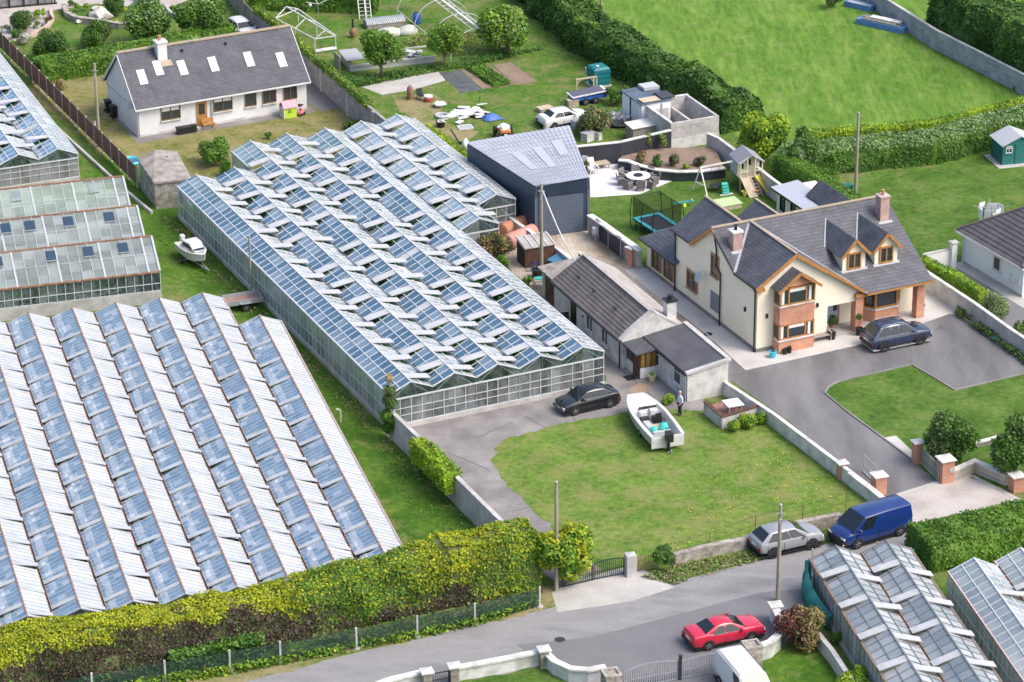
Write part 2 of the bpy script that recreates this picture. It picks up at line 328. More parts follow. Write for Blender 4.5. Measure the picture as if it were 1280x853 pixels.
# ---------------------------------------------------------------- foliage
LEAF, LDENS = .74, 1.65
def leafmesh(name, p, nr, size, mats, mi=None, parent=None, tilt=.7, elong=1.5):
    p = np.asarray(p, float); n = len(p); nr = np.asarray(nr, float)
    d = nr + RNG.normal(0, tilt, (n, 3)); d /= np.linalg.norm(d, axis=1)[:, None]+1e-9
    a = RNG.normal(0, 1, (n, 3)); t = np.cross(d, a); t /= np.linalg.norm(t, axis=1)[:, None]+1e-9; b = np.cross(d, t)
    s = (size*LEAF*RNG.uniform(.65, 1.35, n))[:, None]
    v = np.empty((n, 4, 3)); v[:, 0] = p-t*s*.5*elong; v[:, 1] = p-b*s*.5+d*s*.08; v[:, 2] = p+t*s*.5*elong; v[:, 3] = p+b*s*.5+d*s*.08
    me = bpy.data.meshes.new(name); me.vertices.add(4*n); me.vertices.foreach_set('co', v.reshape(-1))
    me.loops.add(4*n); me.loops.foreach_set('vertex_index', np.arange(4*n, dtype=np.int32))
    me.polygons.add(n); me.polygons.foreach_set('loop_start', np.arange(0, 4*n, 4, dtype=np.int32)); me.polygons.foreach_set('loop_total', np.full(n, 4, dtype=np.int32))
    mats = mats if isinstance(mats, (list, tuple)) else [mats]
    for m in mats: me.materials.append(m)
    if mi is not None: me.polygons.foreach_set('material_index', np.asarray(mi, dtype=np.int32))
    me.update(calc_edges=True); o = bpy.data.objects.new(name, me); C.objects.link(o)
    if parent is not None: o.parent = parent
    return o
def nval(p, f, seed=0): return noise.noise(Vector((p[0]*f+seed*7.3, p[1]*f-seed*3.1, p[2]*f+seed)))
def crown(name, c, rad, mats, parent, n=9, br=.45, leaf=.2, dens=26, seed=1, core=None, rule=None, tilt=.7, tops=.25, coreamp=.25):
    """uneven crown: leaf clumps on several lobes filling an ellipsoid, gaps between lobes"""
    rg = random.Random(seed); c = Vector(c); rad = Vector(rad); bl = []
    for i in range(n):
        u = Vector((rg.gauss(0,1), rg.gauss(0,1), rg.gauss(0,1))).normalized()*(rg.random()**.45)*(1-br*.7)
        b = Vector((u.x*rad.x, u.y*rad.y, u.z*rad.z)); r = min(rad)*br*rg.uniform(.75, 1.3); bl.append((c+b, r))
    pts = []; nrm = []
    for q, r in bl:
        k = max(12, int(LDENS*dens*4*PI*r*r))
        for _ in range(k):
            u = Vector((rg.gauss(0,1), rg.gauss(0,1), rg.gauss(0,1)+tops)).normalized(); rr = r*rg.uniform(.72, 1.08); p = q+u*rr
            if p.z < .05 or any((p-q2).length < r2*.7 for q2, r2 in bl if q2 is not q): continue
            pts.append(p); nrm.append(u+Vector((0,0,.35)))
    mats = mats if isinstance(mats, (list, tuple)) else [mats]; mi = None
    if len(mats) > 1: mi = [(rule(p, rg) if rule else (0 if nval(p, 1.1/max(.3, min(rad)), seed) + rg.uniform(-.25,.25) < 0 else rg.randrange(1, len(mats)))) for p in pts]
    o = leafmesh(name, pts, nrm, leaf, mats, mi, parent, tilt)
    m = M()
    for q, r in bl: m.blob(q, r*.74, 0, coreamp, seed, 1)
    m.build('inner_branches', core or mats[0], parent); return o
def tree(name, label, cat, base, h, r, mats, trunk=.12, clear=.3, leaf=.2, dens=26, n=12, seed=1, group=None, lean=0, core=None, bark=None, zr=None, br=.45):
    t = thing(name, label, cat, base, 0, group); m = M(); ch = h*clear; zc = (h+ch)/2; rz_ = (h-ch)/2
    m.tube([(0,0,-.1), (lean*.3,0,ch*.6), (lean*.6,0,ch), (lean,0,zc)], [trunk*1.25, trunk, trunk*.9, trunk*.45], 8)
    rg = random.Random(seed)
    for k in range(5):
        a = k*1.256+rg.random(); m.tube([(lean*.6,0,ch*.9), (math.cos(a)*r*.35+lean, math.sin(a)*r*.35, zc*.95), (math.cos(a)*r*.6+lean, math.sin(a)*r*.6, zc+rz_*.4)], [trunk*.5, trunk*.35, trunk*.15], 5)
    m.build('trunk', bark or X['bark'], t, 40)
    crown('crown', (lean,0,zc), (r, r, rz_), mats, t, n, br, leaf, dens, seed, core); return t
def shrub(name, label, cat, base, h, r, mats, leaf=.14, dens=40, n=8, seed=1, group=None, core=None, ry=None, rule=None, br=.5, rz=0):
    t = thing(name, label, cat, base, rz, group); crown('foliage', (0,0,h*.52), (r, ry or r, h*.5), mats, t, n, br, leaf, dens, seed, core, rule); return t
def sweep(path):
    path = [Vector((p[0], p[1], 0)) for p in path]; sl = [0]
    for i in range(1, len(path)): sl.append(sl[-1]+(path[i]-path[i-1]).length)
    def at(s):
        for i in range(1, len(path)):
            if s <= sl[i] or i == len(path)-1:
                d = (path[i]-path[i-1]); q = path[i-1]+d*((s-sl[i-1])/max(1e-6, sl[i]-sl[i-1])); d.normalize(); return q, Vector((-d.y, d.x, 0))
    return at, sl[-1]
def hedge(name, label, cat, path, w, h, mats, rule=None, leaf=.2, dens=34, amp=.25, freq=.5, z0=0., core=None, seed=1, rnd=.3, group=None, hf=None, tilt=.65):
    """clipped or wild hedge swept along a ground path: leaves over an uneven body"""
    at, Ls = sweep(path); c0 = Vector(path[0]); c0.z = 0; t = thing(name, label, cat, (c0.x, c0.y, z0), 0, group); rg = random.Random(seed)
    def surf(s, u, inset=0):
        hh = h*(hf(s/Ls) if hf else 1); q, nv = at(max(0, min(Ls, s))); per = 2*hh+w
        d = u*per
        if d < hh: a = (-w/2, d); n = (-1, 0)
        elif d < hh+w: a = (d-hh-w/2, hh); n = (0, 1)
        else: a = (w/2, per-d); n = (1, 0)
        k = max(0, a[1]-(hh-rnd*w)); side = a[0]/(w/2)
        if k > 0 and abs(side) > .5: a = (a[0]*(1-.22*(k/(rnd*w))), a[1])
        N = (nv*n[0]+Vector((0,0,n[1]))); p = q+nv*a[0]+Vector((0,0,a[1]))
        dn = amp*(nval(p, freq, seed)*1.2+.5*nval(p, freq*2.7, seed+3)); p = p+N*(dn-inset)-c0
        return p, N
    per = 2*h+w; k = int(LDENS*Ls*per*dens); pts = []; nrm = []; mi = []
    for _ in range(k):
        s = rg.uniform(-.0, Ls); u = rg.random(); p, N = surf(s, u, rg.uniform(-.05, .16))
        pts.append(p); nrm.append(N+Vector((0,0,.4)))
    for e in (0, Ls):
        q, nv = at(e); dirv = Vector((nv.y, -nv.x, 0))*(1 if e else -1)
        for _ in range(int(LDENS*w*h*dens)):
            p = q+nv*rg.uniform(-w/2, w/2)+Vector((0,0,rg.uniform(0, h*(hf(e/Ls) if hf else 1)*.97)))+dirv*rg.uniform(-.1,.12)-c0; pts.append(p); nrm.append(dirv+Vector((0,0,.4)))
    mats = mats if isinstance(mats, (list, tuple)) else [mats]
    if rule: mi = [rule(p.x+c0.x, p.y+c0.y, p.z, rg) for p in pts]
    else: mi = [0 if len(mats) == 1 or nval(p, .45, seed)+rg.uniform(-.25,.25) < .05 else rg.randrange(1, len(mats)) for p in pts]
    leafmesh('foliage', pts, nrm, leaf, mats, mi, t, tilt)
    m = M(); ns = max(3, int(Ls/.8)); nu = 13; vs = []; fs = []
    for i in range(ns+1):
        for j in range(nu):
            p, N = surf(Ls*i/ns, j/(nu-1), .12); vs.append(p)
    for i in range(ns):
        for j in range(nu-1): a = i*nu+j; fs.append((a, a+1, a+nu+1, a+nu))
    fs.append(list(range(nu))); fs.append([ns*nu+j for j in range(nu-1, -1, -1)])
    m.add(vs, fs); m.build('inner_branches', core or mats[0], t); return t
def ground_cover(name, label, cat, poly, n, mats, size=.15, hmax=.25, seed=1, rule=None, tilt=.5):
    """uncountable small leaves / tufts scattered over a ground polygon: one stuff object"""
    rg = random.Random(seed); xs = [p[0] for p in poly]; ys = [p[1] for p in poly]; pts = []; k = 0
    def inside(x, y):
        c = False; j = len(poly)-1
        for i in range(len(poly)):
            if (poly[i][1] > y) != (poly[j][1] > y) and x < (poly[j][0]-poly[i][0])*(y-poly[i][1])/(poly[j][1]-poly[i][1])+poly[i][0]: c = not c
            j = i
        return c
    while len(pts) < n and k < n*12:
        k += 1; x, y = rg.uniform(min(xs), max(xs)), rg.uniform(min(ys), max(ys))
        if inside(x, y) and nval((x, y, 0), .5, seed)+rg.uniform(-.5,.5) > -.15: pts.append((x, y, rg.uniform(.01, hmax)))
    mats = mats if isinstance(mats, (list, tuple)) else [mats]
    o = leafmesh(name, pts, [(0,0,1.)]*len(pts), size, mats, [rg.randrange(len(mats)) for _ in pts], None, tilt)
    return tag(o, label, cat, None, 'stuff')
GL = {}
GL['blue'] = ghglass('roof_glass', (.0,.06), 1.1, (.50,.57,.62), .62, (.40,.64,.68), (1,.35,1), pv=.20, thr=.66)
GL['pale'] = ghglass('dusty_glare_roof_glass', (.28,.46), .5, (.58,.60,.61), 1.2, (.62,.72,.74), (1,.4,1), rough=.14, pv=.2)  # dust, plus the right slopes' grazing sky glare put into the colour
GL['streak'] = ghglass('streaked_roof_glass', (.0,.14), 1.3, (.60,.64,.69), .85, (.40,.62,.70), (1,.45,1), pane=(.505,.46), pv=.25, thr=.82, band=(3.03,.13,.27,.22))
GL['white'] = ghglass('glare_white_roof_glass', (.58,.76), 1.2, (.56,.575,.59), .8, (.7,.78,.8), (1,.4,1), rough=.28, pane=(3,.46), pv=.15)  # right slopes: bright sky reflection painted in as diffuse white, with some dust
GL['grey'] = ghglass('grey_roof_glass', (.30,.50), .35, (.46,.52,.51), .9, (.62,.76,.74), (.4,1,1), rough=.14, pv=.16)
GL['teal'] = ghglass('aged_roof_glass', (.26,.52), .35, (.50,.52,.52), .42, (.78,.82,.82), (1,.5,1), rough=.12, pv=.15)
GL['clear'] = ghglass('clear_wall_glass', (.02,.14), .9, (.50,.56,.58), .7, (.7,.84,.82), pv=.15)
GL['wall'] = ghglass('dusty_wall_glass', (.30,.60), .6, (.50,.52,.54), .9, (.68,.78,.78), (1,1,.4), pv=.15)
GL['front'] = ghglass('front_wall_glass', (.10,.42), .7, (.52,.55,.56), .8, (.70,.82,.80), (1,1,.4), pv=.2)
X['ghfloor'] = mat('white_ground_film', (.20,.22,.21), (.33,.34,.33), scale=.6, fine=8, fv=.2)
def greenhouse(name, label, o, rz, spans, w, hg, hr, gl_left, gl_right, vl, vr, vs=3.06, vw=.8, voff=1.0, bar=.75, barw=.045, barm=None, lift=.36,
               gut=None, sides='lrf', base=.35, transom=None, crops=True, purlin=True, vstart=1.6, floor=True, floorm=None, gable=None, wallglass=None, skip=None, ventm=None, vlen=1.02, ridgem=None, frontglass=None, cat='greenhouse', crop_h=1.7):
    barm = barm or X['alu']; gut = gut or X['galv']; wallglass = wallglass or GL['wall']; gable = gable or GL['clear']; frontglass = frontglass or wallglass
    t = thing(name, label, cat, (o[0], o[1], 0), rz); sl = math.hypot(w/2, hr); a0 = math.atan2(hr, w/2); zr = hg+hr; vents = []
    vmesh = {}
    def vent_at(xr, y, sd):
        a = a0-lift
        if sd not in vmesh:
            m = M(); L2 = sl*vlen; s = 1 if sd else -1
            m.slab([(0,0,.03), (s*L2*math.cos(a), 0, .03-L2*math.sin(a)), (s*L2*math.cos(a), vw, .03-L2*math.sin(a)), (0, vw, .03)], .05)
            ob = m.build('roof_vent', ventm or X['vent'], t); vmesh[sd] = ob.data; ob.location = (xr, y, zr)
        else:
            ob = bpy.data.objects.new('roof_vent', vmesh[sd]); C.objects.link(ob); ob.parent = t; ob.location = (xr, y, zr)
        if sd in vmesh: ob.rotation_euler = (0, RNG.normal(0, .035)+(lift*.9*(1 if sd else -1) if RNG.random() < .05 else 0), 0)
    def vent_geo(m, xr, y, sd):
        a = a0-lift; L2 = sl*vlen; s = 1 if sd else -1
        m.slab([(xr,y,zr+.03), (xr+s*L2*math.cos(a), y, zr+.03-L2*math.sin(a)), (xr+s*L2*math.cos(a), y+vw, zr+.03-L2*math.sin(a)), (xr, y+vw, zr+.03)], .05)
    allv = []
    for i, (y0, y1) in enumerate(spans):
        x0, x1, xr = i*w, (i+1)*w, (i+.5)*w
        for sd in (0, 1):
            on = (vr if sd else vl)[i]; ys = []; y = y0+vstart+(0 if not sd else -voff+ (vs if voff > vstart else 0))
            while on and y+vw < y1-1.2:
                if not (skip and skip(i, sd, y)): ys.append(y)
                y += vs
            g = M(); xo = x1 if sd else x0; cuts = [y0]+[q for y_ in ys for q in (y_, y_+vw)]+[y1]
            for k in range(0, len(cuts), 2):
                a, b = cuts[k], cuts[k+1]
                if b-a > .01: g.add([(xr,a,zr), (xo,a,hg), (xo,b,hg), (xr,b,zr)], [(0,1,2,3) if not sd else (3,2,1,0)])
            gm = (gl_right if sd else gl_left); gm = gm[i % len(gm)] if isinstance(gm, list) else gm
            g.build('roof_glazing', gm, t)
            b = M(); y = y0
            while y < y1+.01:
                if not any(q-.05 < y < q+vw+.05 for q in ys): b.bar((xr,y,zr+.015), (xo,y,hg+.015), barw, .04)
                y += bar
            if purlin: b.bar(((xr+xo)/2, y0, (zr+hg)/2+.03), ((xr+xo)/2, y1, (zr+hg)/2+.03), .06, .03)
            b.bar((xo,y0,hg+.03), (xo,y1,hg+.03), .06, .05); b.bar((xr,y0,zr+.02), (xr,y1,zr+.02), .06, .05)
            b.build('glazing_lattice', barm, t); allv += [(xr, q, sd) for q in ys]
        m = M(); m.bar((xr,y0-.03,zr+.03), (xr,y1,zr+.03), .09, .06); m.build('ridge_bar', ridgem or barm, t)
    for i in range(len(spans)+1):
        ss = [spans[j] for j in (i-1, i) if 0 <= j < len(spans)]; ya = min(s[0] for s in ss); yb = max(s[1] for s in ss)
        m = M(); m.bar((i*w, ya-.05, hg), (i*w, yb+.05, hg), .16, .09); m.build('gutter', gut, t)
    rt = Matrix.Rotation(rz, 2)
    allv.sort(key=lambda q: (rt @ Vector((q[0], q[1]))).y)
    for q in allv[:96]: vent_at(*q)
    if len(allv) > 96:
        m = M()
        for q in allv[96:]: vent_geo(m, *q)
        ob = m.build('roof_vent', ventm or X['vent'], t); ob['kind'] = 'stuff'
    n = len(spans)
    def side(x, ya, yb, nm):
        m = M(); m.poly([(x,ya,base), (x,yb,base), (x,yb,hg), (x,ya,hg)]); m.build(nm, wallglass, t)
        m = M(); y = ya
        while y < yb+.01: m.bar((x,y,base), (x,y,hg), .05, .05); y += bar
        for z in (base+.02, base+(hg-base)*.45): m.bar((x,ya,z), (x,yb,z), .05, .05)
        m.build('wall_lattice', barm if barm is not X['twig'] else X['galv'], t)
        m = M(); m.box(x-.07, ya, -.05, x+.07, yb, base); m.build('base_wall', X['concw'], t)
    if 'l' in sides: side(0, *spans[0], 'side_wall')
    if 'r' in sides: side(n*w, *spans[-1], 'side_wall')
    for i in range(1, n):   # stepped sides between spans of unequal length
        for e in (0, 1):
            a, b = spans[i-1][e], spans[i][e]
            if abs(a-b) > .3: side(i*w, min(a, b), max(a, b), 'side_wall')
    for i, (y0, y1) in enumerate(spans):
        for y in ((y0,) if 'k' not in sides else (y0, y1)):
            if 'f' not in sides and y == y0: continue
            x0, x1, xr = i*w, (i+1)*w, (i+.5)*w; tz = transom or hg*.85; m = M(); m.poly([(x0,y,tz), (x1,y,tz), (x1,y,hg), (xr,y,zr), (x0,y,hg)]); m.build('gable_glazing', gable, t); m = M(); m.poly([(x0,y,base), (x1,y,base), (x1,y,tz), (x0,y,tz)]); m.build('front_glazing', frontglass, t)
            m = M(); nb = max(2, round(w/bar))
            for k in range(nb+1):
                x = x0+w*k/nb; m.bar((x,y-.01,base), (x,y-.01,tz), .045, .045)
            m.bar((x0,y-.03,tz), (x1,y-.03,tz), .1, .09)
            for z in (base+.02, base+.6, base+1.1): m.bar((x0,y-.02,z), (x1,y-.02,z), .04, .04)
            m.bar((x0,y-.03,hg), (xr,y-.03,zr), .08, .06); m.bar((xr,y-.03,zr), (x1,y-.03,hg), .08, .06)
            m.bar((xr-w*.42,y+.05,tz), (xr-.1,y+.05,zr-.15), .05); m.bar((xr+w*.42,y+.05,tz), (xr+.1,y+.05,zr-.15), .05)
            m.build('gable_lattice', barm if barm is not X['twig'] else X['galv'], t)
            m = M(); m.box(x0, y-.07, -.05, x1, y+.07, base); m.build('base_wall', X['concw'], t)
    if floor:
        m = M()
        for i, (y0, y1) in enumerate(spans): m.poly([(i*w,y0,.03), ((i+1)*w,y0,.03), ((i+1)*w,y1,.03), (i*w,y1,.03)])
        m.build('floor_film', floorm or X['ghfloor'], t)
        m = M()
        for i, (y0, y1) in enumerate(spans):
            y = y0+3
            while y < y1: m.bar((i*w,y,.0), (i*w,y,hg), .07); m.bar((i*w,y,hg-.1), ((i+1)*w,y,hg-.1), .06); y += 4
            m.bar((i*w,y0+.2,hg-.1), (i*w,y1-.2,hg-.1), .07)
        m.bar((0,max(s[0] for s in spans)+3,hg-.14), (len(spans)*w,max(s[0] for s in spans)+3,hg-.14), .06)
        m.build('inner_posts', X['galv'], t)
    if crops:
        pts = []; q, rg = [], random.Random(len(label)); T = Matrix.Translation((o[0],o[1],0)) @ Matrix.Rotation(rz, 4, 'Z'); core = M()
        for i, (y0, y1) in enumerate(spans):
            for xo in (.28, .72):
                x = (i+xo)*w; k = int((y1-y0-1.6)*26)
                for _ in range(k):
                    pts.append(T @ Vector((x+rg.uniform(-.42,.42), rg.uniform(y0+.7, y1-.9), crop_h*rg.uniform(.25,1.15)))); 
                core.T = T; core.box(x-.27, y0+.8, .05, x+.27, y1-1, crop_h*.86)
        ob = leafmesh('crop_rows', pts, [(0,0,1)]*len(pts), .34, [Y['crop'], Y['std']], [rg.randrange(2) for _ in pts]); tag(ob, 'rows of green crop growing inside '+crops, 'crop', None, 'stuff')
        co = core.build('crop_stems', Y['crop'], ob)
    return t
# ---------------------------------------------------------------- building parts
def window(par, x, y, z, w, h, rz=0, frame=None, cols=2, sill=True, transom=False, surround=None, blind=0, fw=.07, glass=None, name='window', label=None):
    """framed window on a wall face, outward = local -y; glass sits back behind the frame"""
    frame = frame or X['whitep']; m = M()
    for a, b in (((-w/2,h/2),(w/2,h/2)), ((-w/2,-h/2),(w/2,-h/2))): m.bar((a[0],-.045,a[1]), (b[0],-.045,b[1]), .09, fw)
    for s in (-1, 1): m.bar((s*w/2,-.045,-h/2), (s*w/2,-.045,h/2), fw, .09)
    for k in range(1, cols): xx = -w/2+w*k/cols; m.bar((xx,-.04,-h/2), (xx,-.04,h/2), fw*.8, .08)
    if transom: m.bar((-w/2,-.04,h*.22), (w/2,-.04,h*.22), .08, fw*.8)
    o = m.build(name, frame, par); o.location = (x, y, z); o.rotation_euler = (0, 0, rz)
    if label: o['label'] = label
    m = M(); m.box(-w/2, -.018, -h/2, w/2, -.008, h/2); m.build('pane', glass or X['glass'], o)
    if blind: m = M(); m.box(-w/2+.06, -.028, h/2-h*blind, w/2-.06, -.021, h/2-.03); m.build('blind', X['blind'], o)
    if sill: m = M(); m.box(-w/2-.08, -.16, -h/2-.12, w/2+.08, .0, -h/2-.045); m.build('sill', surround or X['cope'], o)
    if surround:
        m = M(); g = .16
        m.box(-w/2-g, -.035, h/2+.04, w/2+g, 0, h/2+g); m.box(-w/2-g, -.035, -h/2-.02, -w/2-.04, 0, h/2+.038); m.box(w/2+.04, -.035, -h/2-.02, w/2+g, 0, h/2+.038); m.build('surround', surround, o)
    return o
def part(par, name, mats, fn, smooth=0, bevel=0, label=None):
    m = M(); fn(m); o = m.build(name, mats, par, smooth, bevel)
    if label: o['label'] = label
    return o
def courses(m, e0, e1, r1, r0, n, th=.05, mi=0):
    """stepped tile courses: eave e0-e1 up to ridge r0-r1, each course lapping the one below"""
    e0, e1, r0, r1 = map(Vector, (e0, e1, r0, r1)); nr = (e1-e0).cross(r0-e0).normalized()
    if nr.z < 0: nr = -nr
    for i in range(n):
        a, b = i/n, (i+1)/n; p = [e0.lerp(r0, a)+nr*th, e1.lerp(r1, a)+nr*th, e1.lerp(r1, b), e0.lerp(r0, b)]
        q = [e0.lerp(r0, a)-nr*.02, e1.lerp(r1, a)-nr*.02]; m.add(p+q, [(0,1,2,3), (4,5,1,0)], mi)
def pole(name, label, px, top, r=.13, arms=False, mt=None, cat='utility pole'):
    b = P(*px); t = thing(name, label, cat, b); part(t, 'shaft', mt or X['pole'], lambda m: m.tube([(0,0,-.2), (0,0,top*.5), (0,0,top)], [r, r*.92, r*.8], 10), 40)
    part(t, 'pole_cap', X['galv'], lambda m: m.lathe([(r*.85,0),(r*.85,.06),(.02,.1)], (0,0,top), 10))
    if arms: part(t, 'bracket', X['galv'], lambda m: (m.bar((-.25,-.12,top-.5),(.25,-.12,top-.5),.06), m.obox((0,-.17,top-1.15),(.18,.12,.3))))
    return t
def wall(name, label, pts, h, th, m, cope=None, cw=.06, ch=.08, z0=0., hs=None, cat='wall', closed=False, panels=None):
    """masonry wall following ground points, real thickness, coping proud of both faces"""
    c = Vector(pts[0]); t = thing(name, label, cat, (c.x, c.y, 0)); q = [Vector((p[0]-c.x, p[1]-c.y, 0)) for p in pts]; n = len(q); hs = hs or [h]*n
    def ring(o):
        l, r = [], []
        for i in range(n):
            d1 = (q[i]-q[i-1]).normalized() if i else None; d2 = (q[i+1]-q[i]).normalized() if i < n-1 else None
            d = ((d1 or d2)+(d2 or d1)).normalized(); nv = Vector((-d.y, d.x, 0)); k = 1/max(.5, nv.dot(Vector((-(d1 or d2).y, (d1 or d2).x, 0)))); l.append(q[i]+nv*o*k); r.append(q[i]-nv*o*k)
        return l, r
    def strip(o, za, zb, nm, mt):
        l, r = ring(o); mm = M(); vs = []
        for i in range(n): vs += [(l[i].x,l[i].y,za(i)), (l[i].x,l[i].y,zb(i)), (r[i].x,r[i].y,zb(i)), (r[i].x,r[i].y,za(i))]
        fs = [(4*i+k, 4*i+(k+1) % 4, 4*i+4+(k+1) % 4, 4*i+4+k) for i in range(n-1) for k in range(4)]+[(3,2,1,0), tuple(4*(n-1)+k for k in range(4))]
        mm.add(vs, fs); return mm.build(nm, mt, t)
    strip(th/2, lambda i: z0-.2, lambda i: hs[i], 'masonry', m)
    if cope: strip(th/2+cw, lambda i: hs[i], lambda i: hs[i]+ch, 'coping', cope)
    return t
def pillar(name, label, loc, w, h, m, cap, rz=0, cat='gate pillar', capw=.09, caph=.1, hollow=False, group=None):
    t = thing(name, label, cat, loc, rz, group); part(t, 'shaft', m, lambda q: q.box(-w/2,-w/2,-.1,w/2,w/2,h), bevel=.015)
    def cp(q):
        a = w/2+capw; q.box(-a,-a,h,a,a,h+caph*.6); q.add([(-a,-a,h+caph*.6),(a,-a,h+caph*.6),(a,a,h+caph*.6),(-a,a,h+caph*.6),(0,0,h+caph*1.4)], [(0,1,4),(1,2,4),(2,3,4),(3,0,4)])
    if hollow: part(t, 'rim', cap, lambda q: (q.box(-w/2-.03,-w/2-.03,h,w/2+.03,-w/2+.13,h+.1), q.box(-w/2-.03,w/2-.13,h,w/2+.03,w/2+.03,h+.1), q.box(-w/2-.03,-w/2+.132,h,-w/2+.13,w/2-.132,h+.1), q.box(w/2-.13,-w/2+.132,h,w/2+.03,w/2-.132,h+.1)))
    else: part(t, 'cap', cap, cp)
    return t
def bargate(name, label, a, b, h, m, sp=.13, arch=0., cat='gate', bw=.03, group=None, frame=.05, z0=.08):
    a, b = Vector(a), Vector(b); t = thing(name, label, cat, (a.x, a.y, 0), ang(a, b), group); Lg = (b-a).length; f = M(); r = M()
    f.bar((0,0,z0), (Lg,0,z0), frame); k = 12; top = lambda x: h+arch*math.sin(PI*x/Lg)
    for i in range(k): f.bar((Lg*i/k,0,top(Lg*i/k)), (Lg*(i+1)/k,0,top(Lg*(i+1)/k)), frame)
    f.bar((frame/2,0,0), (frame/2,0,h), frame); f.bar((Lg-frame/2,0,0), (Lg-frame/2,0,h), frame); f.bar((0,0,h*.5), (Lg,0,h*.5), frame*.8)
    x = sp
    while x < Lg-.04: r.bar((x,0,z0), (x,0,top(x)+.06), bw); x += sp
    f.build('frame', m, t); r.build('bars', m, t); return t
# ---------------------------------------------------------------- vehicles
def wheel(par, x, y, r, w, sd, rim):
    m = M(); k = 20; prof = [(r*.62,-w/2),(r*.93,-w/2),(r,-w*.38),(r,w*.38),(r*.93,w/2),(r*.62,w/2)]; vs = []; fs = []
    for (q, z) in prof:
        for j in range(k): vs.append((q*math.cos(2*PI*j/k), z, r+q*math.sin(2*PI*j/k)))
    for i in range(len(prof)-1):
        for j in range(k): fs.append((i*k+j, i*k+(j+1) % k, (i+1)*k+(j+1) % k, (i+1)*k+j))
    m.add(vs, fs); t = m.build('wheel', X['rubber'], par, 40); t.location = (x, y, 0)
    m = M(); yo = sd*w*.42; vs = [(0,yo*.9,r)]
    for j in range(k): vs.append((r*.64*math.cos(2*PI*j/k), yo*.7, r+r*.64*math.sin(2*PI*j/k)))
    m.add(vs, [(0, 1+j, 1+(j+1) % k) if sd < 0 else (0, 1+(j+1) % k, 1+j) for j in range(k)], 1)
    for j in range(5):
        a = 2*PI*j/5+.3; m.bar((r*.1*math.cos(a), yo, r+r*.1*math.sin(a)), (r*.62*math.cos(a), yo, r+r*.62*math.sin(a)), r*.16, .03, 0)
    m.build('rim', [rim, X['blackp']], t)
    return t
def car(name, label, loc, rz, body, cab, W, wb, wr, pm, cat='car', rim=None, front_ax=None, glassm=None, van=False, pillars=(.35,), roofm=None, trim=None, rails=False, plate=None):
    """body: stations (x, z_top, half-width factor, z_bottom); cab: (rear base, rear top, front top, front base, belt z, roof z, roof half-width factor, base half-width factor)"""
    t = thing(name, label, cat, loc, rz); hw = W/2; m = M(); vs = []; rim = rim or X['rim']
    sec = lambda x, zt, f, zb: [(x,0,zb),(x,hw*f*.80,zb),(x,hw*f*.96,zb+.10),(x,hw*f,zb+(zt-zb)*.45),(x,hw*f*.985,zb+(zt-zb)*.72),(x,hw*f*.90,zt-.03),(x,hw*f*.70,zt+.015),(x,0,zt+.035)]
    ks = 8
    for st in body:
        s = sec(*st); vs += s+[(a,-b,c) for a, b, c in s[1:-1][::-1]]
    n = 2*ks-2; fs = []
    for i in range(len(body)-1):
        for j in range(n): fs.append((i*n+j, (i+1)*n+j, (i+1)*n+(j+1) % n, i*n+(j+1) % n))
    fs.append(list(range(n))); fs.append([(len(body)-1)*n+j for j in range(n-1, -1, -1)])
    m.add(vs, fs); m.build('body', pm, t, 60, .05, 3)
    rb, rt, ft, fb, zb, zr, rf, bf = cab; a = hw*bf; b = hw*rf; mx = (rt+ft)/2; crn = .05
    m = M(); st = [(rb, zb-.06, a, zb), (rt, zb-.06, b, zr-.03), (mx, zb-.06, b, zr+.02), (ft, zb-.06, b, zr-.03), (fb, zb-.06, a, zb)]; vs = []
    for i, (x, z0, wt, zt) in enumerate(st):
        wbse = a if i not in (0, 4) else wt
        xb = x if i in (0, 2, 4) else (rb+(rt-rb)*.55 if i == 1 else fb+(ft-fb)*.55)
        vs += [(xb,-wbse,z0), (x,-wt,zt-(0 if i in (0,4) else .05)), (x,-wt*.86,zt+(0 if i in (0,4) else .02)), (x,0,zt+(0 if i in (0,4) else crn)), (x,wt*.86,zt+(0 if i in (0,4) else .02)), (x,wt,zt-(0 if i in (0,4) else .05)), (xb,wbse,z0)]
    fs = []
    for i in range(4):
        for j in range(6): fs.append((i*7+j, (i+1)*7+j, (i+1)*7+j+1, i*7+j+1))
    m.add(vs, [f[::-1] for f in fs]); m.build('roof', roofm or pm, t, 60, .045, 3)
    gm = glassm or X['carglass']
    def quad(nm, pts, mt, off=.012):
        pts = [Vector(p) for p in pts]; nr = (pts[1]-pts[0]).cross(pts[2]-pts[0]).normalized(); cc = sum(pts, Vector())/len(pts)
        if nr.dot(cc-Vector((mx,0,zb*.6))) < 0: nr = -nr
        q = M(); q.add([p+nr*off for p in pts]+[p-nr*.01 for p in pts], [list(range(len(pts)))]+[(i, (i+1) % len(pts), len(pts)+(i+1) % len(pts), len(pts)+i) for i in range(len(pts))]); return q.build(nm, mt, t)
    def lerp(p, q, k): return tuple(p[i]+(q[i]-p[i])*k for i in range(3))
    fB, fT = (fb,a,zb), (ft,b,zr-.03); 
    A, B = lerp(fB, fT, .06), lerp(fB, fT, .95); quad('windscreen', [(A[0],-A[1]*.93,A[2]),(A[0],A[1]*.93,A[2]),(B[0],B[1]*.9,B[2]+.02),(B[0],-B[1]*.9,B[2]+.02)], gm, .03)
    if not van:
        rB, rT = (rb,a,zb), (rt,b,zr-.03); A, B = lerp(rB, rT, .22), lerp(rB, rT, .9)
        quad('rear_window', [(A[0],-A[1]*.88,A[2]),(A[0],A[1]*.88,A[2]),(B[0],B[1]*.86,B[2]+.02),(B[0],-B[1]*.86,B[2]+.02)], gm, .03)
